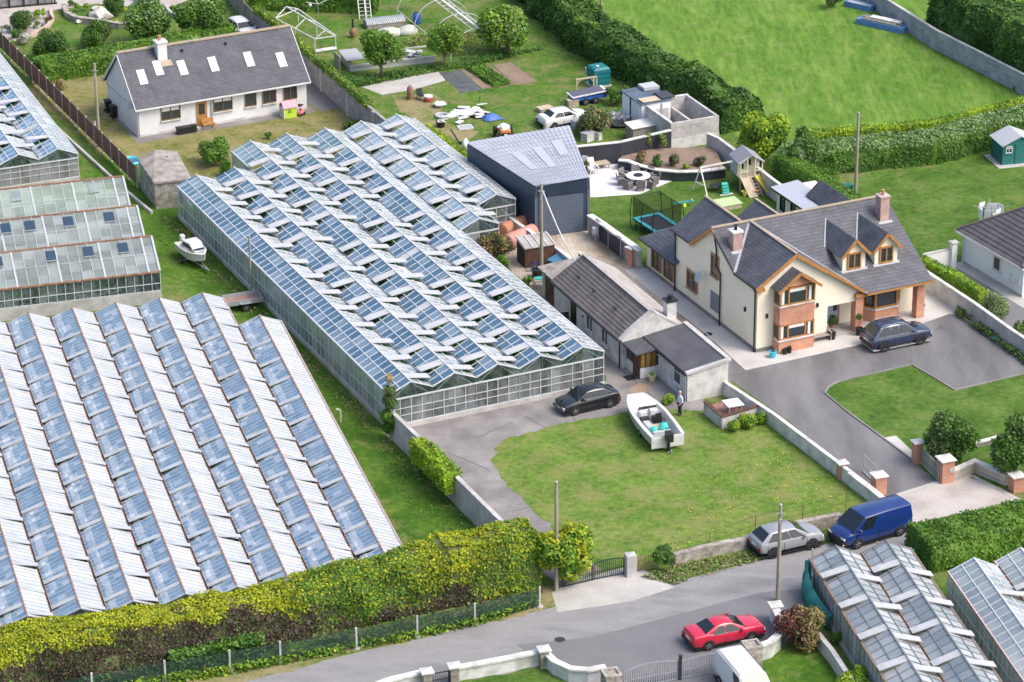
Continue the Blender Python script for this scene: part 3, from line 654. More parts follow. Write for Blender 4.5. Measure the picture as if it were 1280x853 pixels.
    for s in (-1, 1):
        def sp(u, v):   # u along, v up the side glass
            lo = (rb+(rt-rb)*.42+.12, fb+(ft-fb)*.30-.12); hi = (rt+.10, ft-.06); x = (lo[0]+(lo[1]-lo[0])*u)*(1-v)+(hi[0]+(hi[1]-hi[0])*u)*v
            return (x, s*((a*1.0)*(1-v)+b*v+.004), (zb+.04)*(1-v)+(zr-.09)*v)
        us = [0]+list(pillars)+[1]
        for i in range(len(us)-1):
            if van and us[i] < .5: continue
            g = .018; quad('side_window', [sp(us[i]+g,0), sp(us[i+1]-g,0), sp(us[i+1]-g,1), sp(us[i]+g,1)], gm, .014)
        if trim: q = M(); q.bar(sp(0,-.05), sp(1,-.05), .03, .03); q.bar(sp(0.02,1.06), sp(.98,1.06), .03, .03); q.build('window_trim', trim, t)
        q = M(); q.obox((fb-.42, s*(hw+.09), zb+.0), (.16,.2,.14)); q.build('wing_mirror', pm, t, 0, .03)
        if rails: q = M(); q.tube([(rt+.1,s*b*.9,zr+.0),(rt+.3,s*b*.9,zr+.06),(ft-.4,s*b*.9,zr+.06),(ft-.2,s*b*.9,zr)], .016); q.build('roof_rail', X['galv'] if not van else X['blackp'], t)
    for s in (-1, 1):   # shut lines and handles
        q = M(); zs = zb-.05; xs = [rb+(rt-rb)*.5+.05, (rt+ft)/2-.05, fb-.25] if not van else [0.0, fb-.2]
        for x in xs: q.bar((x,s*(hw+.002),.34), (x,s*(hw*.985+.004),zs-.12), .025, .02)
        q.bar((xs[0],s*(hw+.002),.34), (xs[-1],s*(hw+.002),.34), .02, .02); q.build('door_seam', X['blackp'], t)
    x1, x0 = body[-1], body[0]; fa = front_ax if front_ax is not None else wb/2
    for x in (fa, fa-wb):
        for s in (-1, 1):
            q = M(); k = 18; r2 = wr*1.16; pts = [(x+r2*math.cos(PI*j/(k-1)*1.16-.25), 0, wr+r2*math.sin(PI*j/(k-1)*1.16-.25)) for j in range(k)]
            pts = [(p_[0], s*(hw+.004), max(p_[2], .2)) for p_ in pts]; q.add(pts+[(p_[0], s*(hw-.12), p_[2]) for p_ in pts], [list(range(k))]+[(j, (j+1) % k, k+(j+1) % k, k+j) for j in range(k)]); q.build('wheel_arch', X['blackp'], t)
            wheel(t, x, s*(hw-.085), wr, .21, s, rim)
    for s in (-1, 1):
        q = M(); q.obox((x1[0]-.20, s*hw*.64, x1[1]-.16+.02), (.42,.40,.17)); q.build('headlight', X['lamp'], t, 0, .03)
        q = M(); q.obox((x0[0]+.05, s*hw*.74, x0[1]-.28), (.16,.30,.16)); q.build('tail_light', X['red'], t, 0, .02)
    q = M(); q.obox((x1[0]-.10, 0, x1[3]-.02), (.34,hw*1.72,.42 if van else .2)); q.build('bumper', X['blackp'] if van else pm, t, 0, .04)
    q = M(); q.obox((x0[0]+.10, 0, x0[3]-.02), (.3,hw*1.8,.18)); q.build('bumper', X['blackp'], t, 0, .04)
    q = M(); q.obox((x1[0]+.0, 0, x1[3]+.26), (.06,hw*1.0,.16)); q.build('grille', X['blackp'], t)
    q = M(); q.obox((x1[0]+.03, 0, x1[3]+.12), (.03,.5,.11)); q.build('number_plate', X['plate'], t)
    q = M(); q.obox((x0[0]-.012, 0, x0[3]+.30), (.03,.5,.11)); q.build('number_plate', X['plate'], t)
    q = M(); q.box(body[1][0], -hw*.985, .19, body[-2][0], hw*.985, .27); q.build('sill_trim', X['blackp'] if not rails or van else X['galv'], t)
    return t
def hull(name, par, L_, W, D, mats, deck=None, foredeck=.3, z0=.35, blunt=1.0):
    """open planing hull: outer skin, gunwale, inner well; bow at +x"""
    m = M(); n = 14; vs = []; fs = []; K = 5
    def half(u): return W/2*(1-blunt*max(0, (u-.45)/.55)**2.3)*(.93+.07*min(1, u*4))
    for i in range(n+1):
        u = i/n; x = -L_/2+L_*u; h = max(.015, half(u)); zt = z0+D*(1+.16*u*u); kz = z0+D*.62*max(0, (u-.62)/.38)**2
        s = [(x,0,kz), (x,h*.55,kz+D*.14), (x,h*.86,kz*.55+(z0+D*.36)*.45+.03), (x,h*1.0,zt-.06), (x,h*1.0+.04,zt)]
        vs += [(a,-b,c) for a, b, c in s[::-1]]+s[1:]
    w = 2*K-1
    for i in range(n):
        for j in range(w-1): fs.append((i*w+j, (i+1)*w+j, (i+1)*w+j+1, i*w+j+1))
    fs.append([j for j in range(w)][::-1]); m.add(vs, fs)
    # gunwale and inner well
    vs = []; fs = []
    for i in range(n+1):
        u = i/n; x = -L_/2+L_*u; h = max(.03, half(u)); zt = z0+D*(1+.16*u*u); hi = max(.01, h-.20); zi = z0+D*.34 if u < 1-foredeck else zt+.02
        vs += [(x,-h-.04,zt),(x,-hi,zt+.03),(x,-hi*.94,zi),(x,hi*.94,zi),(x,hi,zt+.03),(x,h+.04,zt)]
    for i in range(n):
        for j in range(5): fs.append((i*6+j, i*6+j+1, (i+1)*6+j+1, (i+1)*6+j))
    m.add(vs, fs, 1 if len(mats) > 1 else 0); u = 0
    m.box(-L_/2-.04, -half(0), z0+.12, -L_/2+.05, half(0), z0+D*.9)
    return m.build('hull', mats, par, 45)
def person(label, loc, rz):
    t = thing('person', label, 'person', loc, rz)
    def skin(name, vs, es, rad, mt, par=None):
        me = bpy.data.meshes.new(name); me.from_pydata(vs, es, []); o = bpy.data.objects.new(name, me); C.objects.link(o); o.parent = t; me.materials.append(mt)
        md = o.modifiers.new('skin', 'SKIN'); md.use_smooth_shade = True
        for i, sv in enumerate(me.skin_vertices[0].data): sv.radius = rad[i] if isinstance(rad[i], tuple) else (rad[i], rad[i]); sv.use_root = (i == 0)
        s = o.modifiers.new('sub', 'SUBSURF'); s.levels = 2; s.render_levels = 2; return o
    v = [(0,0,.93),(0,0,1.15),(.01,0,1.35),(.02,0,1.48),(.04,0,1.58),(.05,0,1.70),(.035,0,1.75)]; e = [(i, i+1) for i in range(6)]; r = [(.15,.12),(.15,.11),(.18,.12),(.06,.06),(.075,.085),(.075,.09),(.05,.06)]
    for s in (-1, 1):
        b = len(v); v += [(.0,s*.18,1.40),(-.04,s*.24,1.14),(.10,s*.22,.94),(.16,s*.21,.88),(.23,s*.205,.84)]; e += [(2,b),(b,b+1),(b+1,b+2),(b+2,b+3),(b+3,b+4)]; r += [.055,.045,.035,.03,.022]
        b = len(v); v += [(0,s*.09,.86),(.03,s*.10,.50),(-.01,s*.11,.10),(.0,s*.11,.045),(.15,s*.12,.035)]; e += [(0,b),(b,b+1),(b+1,b+2),(b+2,b+3),(b+3,b+4)]; r += [.085,.062,.045,.045,.035]
    skin('body', v, e, r, X['skin'])
    v = [(0,0,.90),(0,0,1.15),(.01,0,1.36),(.015,0,1.47)]; e = [(0,1),(1,2),(2,3)]; r = [(.18,.15),(.175,.14),(.20,.14),(.085,.08)]
    for s in (-1, 1): b = len(v); v += [(.0,s*.19,1.40),(-.04,s*.25,1.14),(.06,s*.235,1.0)]; e += [(2,b),(b,b+1),(b+1,b+2)]; r += [.075,.062,.055]
    skin('shirt', v, e, r, X['shirt'])
    v = [(0,0,.93)]; e = []; r = [(.17,.14)]
    for s in (-1, 1): b = len(v); v += [(0,s*.095,.84),(.03,s*.105,.50),(-.01,s*.115,.09)]; e += [(0,b),(b,b+1),(b+1,b+2)]; r += [.11,.085,.07]
    skin('trousers', v, e, r, X['jeans'])
    part(t, 'hair', X['hair'], lambda m: m.blob((.03,0,1.73), (.105,.098,.08), 0, .05, 2), 60)
    for s in (-1, 1): part(t, 'shoe', X['blackp'], lambda m: m.blob((.06,s*.115,.05), (.15,.055,.055), 0, .03), 60)
    part(t, 'face', X['skin'], lambda m: (m.blob((.135,0,1.665), (.022,.014,.025), 0, .0, 1, 1), m.blob((.05,.092,1.67), (.02,.012,.03), 0, 0, 1, 1), m.blob((.05,-.092,1.67), (.02,.012,.03), 0, 0, 1, 1)), 60)
    return t
# ---------------------------------------------------------------- ground, one sheet over another, 4 mm apart
NSHEET = [0]
def sheet(name, px, z, m, w=None, rag=0):
    NSHEET[0] += 1; z += NSHEET[0]*.0002   # no two sheets share a plane
    pts = [P(x, y, 0) for x, y in px] if w is None else [Vector((x, y, 0)) for x, y in w]
    if rag:   # grass never ends in a ruled line
        out = []
        for i, p in enumerate(pts):
            b = pts[(i+1) % len(pts)]; k = max(1, int((b-p).length/.5))
            for j in range(k):
                c = p.lerp(b, j/k); e = rag if j or True else 0; out.append(c+Vector((e*nval((c.x,c.y,z*50), 1.1, 3)+e*.6*nval((c.x,c.y,z*50), 3.1, 4), e*nval((c.x,c.y,z*50), 1.3, 8)+e*.6*nval((c.x,c.y,z*50), 3.3, 6), 0)))
        pts = out
    q = M(); q.poly([(p.x, p.y, z) for p in pts]); o = q.build(name, m); o.data.update()
    if o.data.polygons[0].normal.z < 0: o.data.flip_normals()
    return struct(o)
q = M(); q.poly([(-700,-400,0), (700,-400,0), (700,1500,0), (-700,1500,0)]); struct(q.build('ground', G['garden']))
sheet('field', [(745,-60), (650,-20), (770,95), (860,140), (935,178), (1010,205), (1400,110), (1500,60), (1110,-60)], .004, G['field'])
sheet('allotment_grass', [(310,-60), (340,30), (495,165), (590,215), (740,300), (745,180), (800,115), (640,-60)], .006, G['garden'])
sheet('bungalow_lawn', [(30,108), (120,92), (330,60), (380,70), (500,170), (560,190), (300,260), (150,215)], .006, G['dry'], rag=.8)
sheet('flower_garden_lawn', [(0,50), (60,112), (290,70), (330,0), (330,-40), (-40,-40)], .004, G['garden'])
sheet('glasshouse_lane_grass', [(100,190), (190,215), (300,330), (470,530), (650,680), (540,720), (330,410), (180,330)], .006, G['dark'], rag=.5)
sheet('back_lawn', [(745,255), (1060,205), (985,330), (800,330)], .006, G['fresh'], rag=.3)
sheet('neighbour_lawn', [(1010,245), (1300,180), (1400,250), (1280,290), (1205,330), (1150,330), (1050,290)], .006, G['fresh'], rag=.3)
# hard surfaces
road = [(-60,960), (200,884), (330,846), (480,808), (640,772), (700,757), (840,729), (960,697), (1140,657), (1290,625), (1420,595), (1420,640), (1290,668), (1140,700), (1010,760), (900,800), (780,842), (600,870), (300,960)]
sheet('road', road, .008, X['road'], rag=.12)
sheet('forecourt', [(690,842), (645,806), (740,797), (860,765), (950,741), (1010,735), (985,800), (930,900), (760,900)], .012, X['asph2'])
sheet('gate_apron', [(697,766), (690,742), (712,728), (790,707), (812,716), (843,735), (790,752)], .014, X['conc2'])
sheet('gravel_verge', [(640,772), (700,757), (720,738), (690,730), (600,760), (480,786), (330,822), (150,866), (200,884), (330,846), (480,808)], .010, G['verge'], rag=.6)
sheet('concrete_yard', [(478,540), (517,528), (690,490), (758,476), (757,470), (720,440), (690,400), (700,380), (790,440), (880,480), (880,520), (770,580), (700,640), (720,690), (752,712), (705,735), (640,690), (585,640)], .008, X['conc'])
lawn = [(640,547), (690,533), (735,525), (780,515), (840,512), (905,515), (950,520), (1000,545), (1060,590), (1100,640), (1100,662), (960,690), (850,712), (790,712), (745,697), (700,668), (668,640), (640,612), (622,590), (615,572), (622,556)]
sheet('lawn', lawn, .016, G['lawn'], rag=.4)
sheet('rear_yard', [(598,292), (640,268), (735,285), (800,330), (810,340), (790,370), (800,400), (770,430), (720,420), (660,362)], .008, X['mud'], rag=.4)
sheet('side_drive', [(745,325), (800,337), (960,470), (900,480), (840,420)], .010, X['mud'])
sheet('asphalt_drive', [(905,470), (880,425), (945,440), (1080,428), (1185,392), (1215,398), (1300,440), (1420,500), (1280,472), (1195,489), (1140,458), (1040,482), (1032,492), (1105,548), (1172,603), (1095,625), (990,530)], .012, X['asph'])
sheet('patio', [(800,336), (1000,330), (1140,335), (1165,350), (1215,394), (1185,393), (1080,430), (932,463), (880,415), (855,396), (780,338)], .014, X['patio'])
sheet('front_lawn', [(1032,492), (1036,484), (1048,478), (1140,457), (1194,488), (1285,467), (1420,430), (1420,640), (1280,604), (1235,585), (1180,575), (1145,570), (1105,549), (1060,515)], .016, G['fresh'])
sheet('gravel_apron', [(1094,628), (1172,602), (1200,594), (1250,610), (1290,632), (1420,610), (1420,640), (1280,640), (1140,668), (1060,668), (1090,650)], .018, X['gravel'])
sheet('gate_path', [(1103,548), (1120,545), (1142,566), (1142,577)], .020, X['patio'])
sheet('dining_patio', [(722,205), (775,203), (812,212), (852,222), (800,243), (745,247), (738,247), (737,222)], .014, X['pave'])
sheet('neighbour_drive', [(1150,322), (1180,326), (1203,330), (1290,380), (1420,450), (1420,520), (1290,440), (1236,390)], .010, X['asph2'])
sheet('neighbour_path', [(1188,331), (1203,327), (1290,376), (1290,392), (1225,352)], .014, X['conc2'])
sheet('garden_path', [(-20,30), (-20,-30), (330,-60), (250,-5), (205,12), (155,8), (120,5), (62,14), (64,30), (20,52), (0,46)], .008, X['gravel'])
sheet('bungalow_path', [(126,127), (134,124), (175,170), (380,131), (396,140), (380,143), (330,152), (250,165), (172,180)], .012, X['conc'])
sheet('bungalow_drive', [(378,86), (372,96), (384,130), (402,140), (440,130), (400,95)], .012, X['asph2'])
sheet('lower_lawn', [(940,818), (1030,796), (1062,853), (1080,900), (930,900)], .014, G['dark'])
sheet('lower_garden', [(480,880), (530,862), (680,832), (735,853), (735,900)], .014, G['fresh'], rag=.3)
# wear, patches and joints that keep their own shape
patch = mat('tar_patch', (.10,.10,.105), (.135,.134,.14), scale=1.2, fine=12, fv=.15)
for i, pp in enumerate(([(1172,412),(1176,406),(1186,411),(1172,413.5)], [(1168,413),(1170,411),(1172,413),(1170,414)])): sheet('road_patch', pp, .018, patch, rag=.3)
crack = plain('dark_joint', (.09,.088,.085), .9)
for a, b in (((596,548),(640,528)), ((655,520),(700,545)), ((560,566),(612,588)), ((700,500),(724,532)), ((775,462),(820,500)), ((640,640),(668,632)), ((905,470),(950,466))):
    a, b = P(*a), P(*b); q = M(); n = 9; pr = a
    for k in range(1, n+1):
        c = a.lerp(b, k/n)+Vector((RNG.uniform(-.05,.05), RNG.uniform(-.05,.05), 0)); q.bar((pr.x,pr.y,.0135), (c.x,c.y,.0135), .05, .006); pr = c
    struct(q.build('paving_joint', crack))
for x, y in ((700,800), (885,418)):
    c = P(x, y); q = M(); q.lathe([(.32,.02),(.3,.032),(.01,.033)], (c.x,c.y,0), 18); tag(q.build('manhole_cover', X['iron']), 'round iron cover set in the '+('lane asphalt below the concrete apron' if x == 700 else 'path beside the cream house'), 'manhole cover', None, 'thing')
# kerbs
def kerb(name, px, w=.12, h=.09, m=None):
    pts = [P(x, y) for x, y in px]; q = M()
    for a, b in zip(pts, pts[1:]): q.bar((a.x,a.y,h/2), (b.x,b.y,h/2), w, h)
    return struct(q.build(name, m or X['conc']))
kerb('lawn_kerb', [(1285,467), (1194,488.5), (1140,456.5), (1048,478), (1036,484), (1031,492), (1060,516), (1105,549), (1142,577)])
kerb('patio_kerb', [(780,338), (855,396), (880,415), (932,463), (1080,430), (1185,393)], .12, .05, X['patio'])
kerb('bed_kerb', [(1194,391), (1235,421), (1300,460)], .2, .14)
kerb('gravel_edging', [(1062,668), (1140,667), (1290,638), (1420,610)], .3, .03, X['conc2'])
kerb('apron_edging', [(1097,627), (1170,604), (1215,595), (1290,634)], .3, .035, X['conc2'])
# ---------------------------------------------------------------- glasshouses
X['drysoil'] = mat('dry_glasshouse_soil', (.24,.20,.16), (.33,.29,.24), (.20,.21,.14), scale=.8, fine=9, fv=.2)
A24 = R(24.9); A15 = R(15.7)
def fr(o, a): c, s = math.cos(a), math.sin(a); return lambda x, y: (o[0]+c*x-s*y, o[1]+s*x+c*y)
big = lambda i, s, y: (hash((i, s, int(y))) % 17 == 0)
greenhouse('greenhouse', 'large seven-span glasshouse with blue glass and rows of open white vents in the centre', (-8.08,-9.79), A24,
           [(0,41.0), (0,41.2), (0,46), (0,46.2), (0,46.0), (23.6,46.2), (27.4,46.4)], 3.14, 2.62, .66, [GL['blue'], GL['blue'], GL['blue'], GL['blue'], GL['blue'], GL['grey'], GL['grey']], GL['pale'],
           [0,1,1,1,1,1,1], [1,1,1,1,0,1,0], skip=lambda i, s, y: (i, s, int(y/3.06)) in ((1,0,7),(2,0,8),(3,0,9),(1,0,2),(3,0,5),(1,1,7),(2,1,8),(3,1,9),(4,0,9)), transom=2.2, sides='lrf', crops='the central glasshouse', vw=.72, lift=.22, frontglass=GL['front'])
o1 = fr((-33.26,2.53), A15)
W1 = 3.03; oo = o1(-2.5*W1, -42.3)
greenhouse('greenhouse', 'huge whitewashed glasshouse with rusty gutters behind the long yellow hedge', oo, A15,
           [(0,42.3)]*7+[(1.2,37.3)], W1, 2.6, .60, GL['streak'], GL['white'], [1]*8, [1]*7+[0], gut=X['rust'], ridgem=X['rust'], barm=X['greybar'], barw=.035, bar=.46, vw=.38, lift=.075, vlen=.96, crop_h=2.3, ventm=X['ventg'], voff=1.0, sides='rkf', crops='the huge white-paned glasshouse', purlin=False, vstart=1.2)
greenhouse('greenhouse', 'three-span glasshouse with small roof lights and a grey film covering at the left edge', (-25.1-22*math.cos(A15), 11.5-22*math.sin(A15)), A15+PI/2-PI/2,
           [(0,1)], .01, .01, .01, GL['grey'], GL['grey'], [0], [0], sides='', crops=None, floor=False) if False else None
# glasshouse whose ridges run across the view
def cross_house():
    t = thing('greenhouse', 'three-span glasshouse of dull grey panes with small dark roof lights', 'greenhouse', (-25.1, 11.5, 0), A15); Lx = -17; b = 6.1; hg = 2.4; hr = 1.5
    for i in range(3):
        y0, y1, ym = i*b, (i+1)*b, (i+.5)*b
        part(t, 'roof_glazing', GL['grey'], lambda m: (m.add([(Lx,y0,hg),(0,y0,hg),(0,ym,hg+hr),(Lx,ym,hg+hr)], [(0,1,2,3)]), m.add([(Lx,ym,hg+hr),(0,ym,hg+hr),(0,y1,hg),(Lx,y1,hg)], [(0,1,2,3)])))
        def bars(m):
            x = 0; k = 0
            while x > Lx:
                w = .13 if k % 4 == 1 and k > 0 else .04; m.bar((x,y0,hg+.02), (x,ym,hg+hr+.02), w, .05); m.bar((x,y1,hg+.02), (x,ym,hg+hr+.02), w, .05); x -= .78; k += 1
            m.bar((Lx,(y0+ym)/2,hg+hr/2+.03), (0,(y0+ym)/2,hg+hr/2+.03), .05, .04); m.bar((0,y0,hg+.03), (0,ym,hg+hr+.03), .14, .1)
        part(t, 'glazing_lattice', X['greynet'], bars); part(t, 'ridge_bar', X['rust'], lambda m: m.bar((Lx,ym,hg+hr+.03), (0,ym,hg+hr+.03), .14, .1)); part(t, 'gutter', X['rust'], lambda m: m.bar((Lx,y0,hg-.02), (0,y0,hg-.02), .2, .12))
        part(t, 'gable_wall', GL['wall'], lambda m: m.poly([(0,y0,.5),(0,y1,.5),(0,y1,hg),(0,ym,hg+hr),(0,y0,hg)]))
        part(t, 'base_wall', X['concw'], lambda m: m.box(-.08,y0,-.05,.08,y1,.5))
        for xo in ((-2.2,-4.7,-7.4,-11.2), (-2.2,-5.2,-8.0,-9.8,-12.9), (-2.4,-8.2,-9.9))[i]:
            q = M(); ya, yb = y0+b*.30, y0+b*.40+.25; zz = lambda y: hg+hr*(y-y0)/(b/2)+.07
            q.slab([(xo-.36,ya,zz(ya)),(xo+.36,ya,zz(ya)),(xo+.36,yb,zz(yb)),(xo-.36,yb,zz(yb))], .04); w = q.build('roof_light', GL['grey'] if i == 2 else X['skyglass'], t)
            q = M(); q.bar((xo-.4,ya-.04,zz(ya)+.02), (xo+.4,ya-.04,zz(ya)+.02), .08, .06); q.build('frame', X['galv'], w)
    part(t, 'front_wall', GL['clear'], lambda m: m.poly([(Lx,0,.9),(0,0,.9),(0,0,hg),(Lx,0,hg)]))
    def fb(m):
        x = 0
        while x > Lx: m.bar((x,-.02,.9), (x,-.02,hg), .045, .045); x -= .62
        for z in (.95,1.5): m.bar((Lx,-.02,z), (0,-.02,z), .05)
    part(t, 'wall_lattice', X['alu'], fb); part(t, 'base_wall', X['concw'], lambda m: m.box(Lx,-.1,-.05,.0,.1,.9)); part(t, 'floor_film', X['ghfloor'], lambda m: m.poly([(Lx,0,.03),(0,0,.03),(0,18,.03),(Lx,18,.03)]))
    pts = []; f = fr((-25.1,11.5), A15); rg = random.Random(3)
    for _ in range(2600): x, y = rg.uniform(Lx+.4,-.6), rg.choice([1.3,4,7,10,13,16])+rg.uniform(-.45,.45); g = f(x, y); pts.append((g[0], g[1], rg.uniform(.3,1.9)))
    tag(leafmesh('crop_rows', pts, [(0,0,1)]*len(pts), .36, [Y['crop'], Y['dark']], [rg.randrange(2) for _ in pts]), 'rows of green crop growing inside the dull grey-paned glasshouse', 'crop', None, 'stuff')
X['skyglass'] = plain('roof_light_glass', (.02,.045,.08), .06, 0, .9)
cross_house()
a4 = R(21.8); f4 = fr((-33.83,35.3), a4); W4 = 3.12
greenhouse('greenhouse', 'glasshouse with open white vents right against the brown panel fence', f4(-4*W4, 0), a4, [(0,30)]*4, W4, 2.25, .66, GL['streak'], GL['pale'], [1,1,1,1], [1,1,1,0], vw=.6, sides='rf', crops='the glasshouse against the brown panel fence', vstart=2.6)
a5 = R(11.6); f5 = fr((17.54,-31.91), a5)
greenhouse('greenhouse', 'two-span glasshouse with teal netting on its corner beside the road', f5(0, -22), a5, [(0,22.0), (0,22.0)], 3.1, 2.2, .72, GL['teal'], GL['pale'], [1,1], [1,1], floorm=X['drysoil'], barm=X['darkbar'], vw=.6, vs=3.6, lift=.16, sides='lrk', crops=None, gut=X['rust'], vstart=1.0, barw=.035)
f6 = fr((25.49,-33.6), a5)
greenhouse('greenhouse', 'clear-paned glasshouse standing beyond the wide flat-topped hedge', f6(0, -20), a5, [(0,20.0), (0,20.6)], 3.1, 2.2, .75, GL['teal'], GL['pale'], [0,1], [1,1], floorm=X['drysoil'], vs=5, vw=.5, lift=.2, sides='lrk', crops=None, gut=X['rust'], barw=.05)
# ---------------------------------------------------------------- white bungalow
def bungalow():
    o = (-30.17,44.68); t = thing('bungalow', 'white bungalow with dark slate roof, six roof lights and a white chimney', 'house', o, R(25.5)); W, D, E, RY, RZ = 14.75, 7.4, 2.62, 3.72, 6.08
    def walls(m):
        m.prism([(0,0),(W,0),(W,D),(0,D)], -.1, E)
        for x0, x1 in ((0,.25), (W-.25,W)): m.add([(x0,0,E),(x1,0,E),(x1,RY,RZ-.15),(x0,RY,RZ-.15),(x1,D,E),(x0,D,E)], [(0,1,2,3),(3,2,4,5),(0,3,5),(1,4,2)])
    part(t, 'walls', X['white'], walls); part(t, 'plinth', X['grey'], lambda m: m.box(-.03,-.03,-.1,W+.03,.1,.22))
    k = (RZ-E)/RY; ov = .35; x0, x1 = -.22, W+.22; el = E-ov*k*.6
    rf = part(t, 'roof', X['slate2'], lambda m: (m.slab([(x0,-ov,el+.1),(x1,-ov,el+.1),(x1,RY,RZ+.02),(x0,RY,RZ+.02)], .14), m.slab([(x0,RY,RZ+.02),(x1,RY,RZ+.02),(x1,D+ov,el+.1),(x0,D+ov,el+.1)], .14)))
    part(rf, 'ridge', X['ochre'], lambda m: m.bar((x0,RY,RZ+.04), (x1,RY,RZ+.04), .34, .12))
    ch = part(rf, 'chimney', X['white'], lambda m: (m.box(2.95,2.65,RZ-1.3,3.75,3.45,RZ+.62), m.box(2.87,2.57,RZ+.62,3.83,3.53,RZ+.74)))
    part(rf, 'flashing', X['ochre'], lambda m: m.slab([(2.6,2.25,E+k*2.25+.13),(4.1,2.25,E+k*2.25+.13),(4.0,2.64,E+k*2.64+.14),(2.7,2.64,E+k*2.64+.14)], .05))
    part(ch, 'chimney_pot', X['terra'], lambda m: m.lathe([(.15,0),(.12,.35),(.15,.42)], (3.3,3.1,RZ+.74), 10))
    for i, (x, y) in enumerate(((1.2,1.75),(2.75,2.2),(4.75,1.95),(7.4,1.85),(10.5,1.8),(13.2,1.4))):
        zz = lambda q: el+.1+(q+ov)*(RZ+.02-el-.1)/(RY+ov)+.07
        w = part(t, 'roof_light', X['galv'], lambda m: m.slab([(x-.34,y-.52,zz(y-.52)),(x+.34,y-.52,zz(y-.52)),(x+.34,y+.52,zz(y+.52)),(x-.34,y+.52,zz(y+.52))], .08))
        part(w, 'pane', X['blindglass'], lambda m: m.slab([(x-.24,y-.44,zz(y-.44)+.02),(x+.24,y-.44,zz(y-.44)+.02),(x+.24,y+.4,zz(y+.4)+.02),(x-.24,y+.4,zz(y+.4)+.02)], .02))
    for x in (5.2, 9.0): part(rf, 'roof_vent', X['blackp'], lambda m: m.lathe([(.12,0),(.1,.15),(.02,.2)], (x,3.1,E+k*3.1+.1), 8))
    part(t, 'gutter', X['whitep'], lambda m: (m.bar((x0-.05,-ov-.05,el), (x1+.05,-ov-.05,el), .12, .12), m.bar((x0-.02,-ov,el), (x0-.02,RY,RZ-.1), .05, .2), m.bar((x0-.02,RY,RZ-.1), (x0-.02,D+ov,el), .05, .2), m.bar((x1+.02,-ov,el), (x1+.02,RY,RZ-.1), .05, .2)))
    for x in (.12, 6.35): part(t, 'downpipe', X['whitep'] if x < 1 else X['galv'], lambda m: m.tube([(x,-.08,0),(x,-.08,el)], .045))
    for x, w, b, c in ((2.85,1.6,.35,2),(7.37,1.6,.3,2),(9.8,.95,0,1),(11.45,1.15,.0,2),(13.3,1.15,0,2)):
        window(t, x, 0, 1.68, w, 1.12, 0, X['frame'], c, True, False, None, b)
    d = part(t, 'door', X['timber'], lambda m: m.box(5.05,-.06,.02,5.98,0,2.2)); part(d, 'pane', X['glass'], lambda m: m.box(5.25,-.075,1.1,5.78,-.062,2.0)); part(d, 'step', X['conc2'], lambda m: m.box(4.9,-.6,0,6.1,-.03,.14))
    part(t, 'satellite_dish', X['galv'], lambda m: (m.lathe([(.02,0),(.25,.04),(.36,.14)], (0,0,0), 14),)).matrix_local = Matrix.Translation((-.25,.62,2.5)) @ Matrix.Rotation(R(-70), 4, 'Y')
    part(t, 'meter_box', X['whitep'], lambda m: m.box(-.06,5.3,.7,0,5.7,1.25))
    return fr(o, R(25.5))
X['blindglass'] = plain('bright_roof_pane', (.40,.42,.44), .05, 0, .8)
fbun = bungalow()
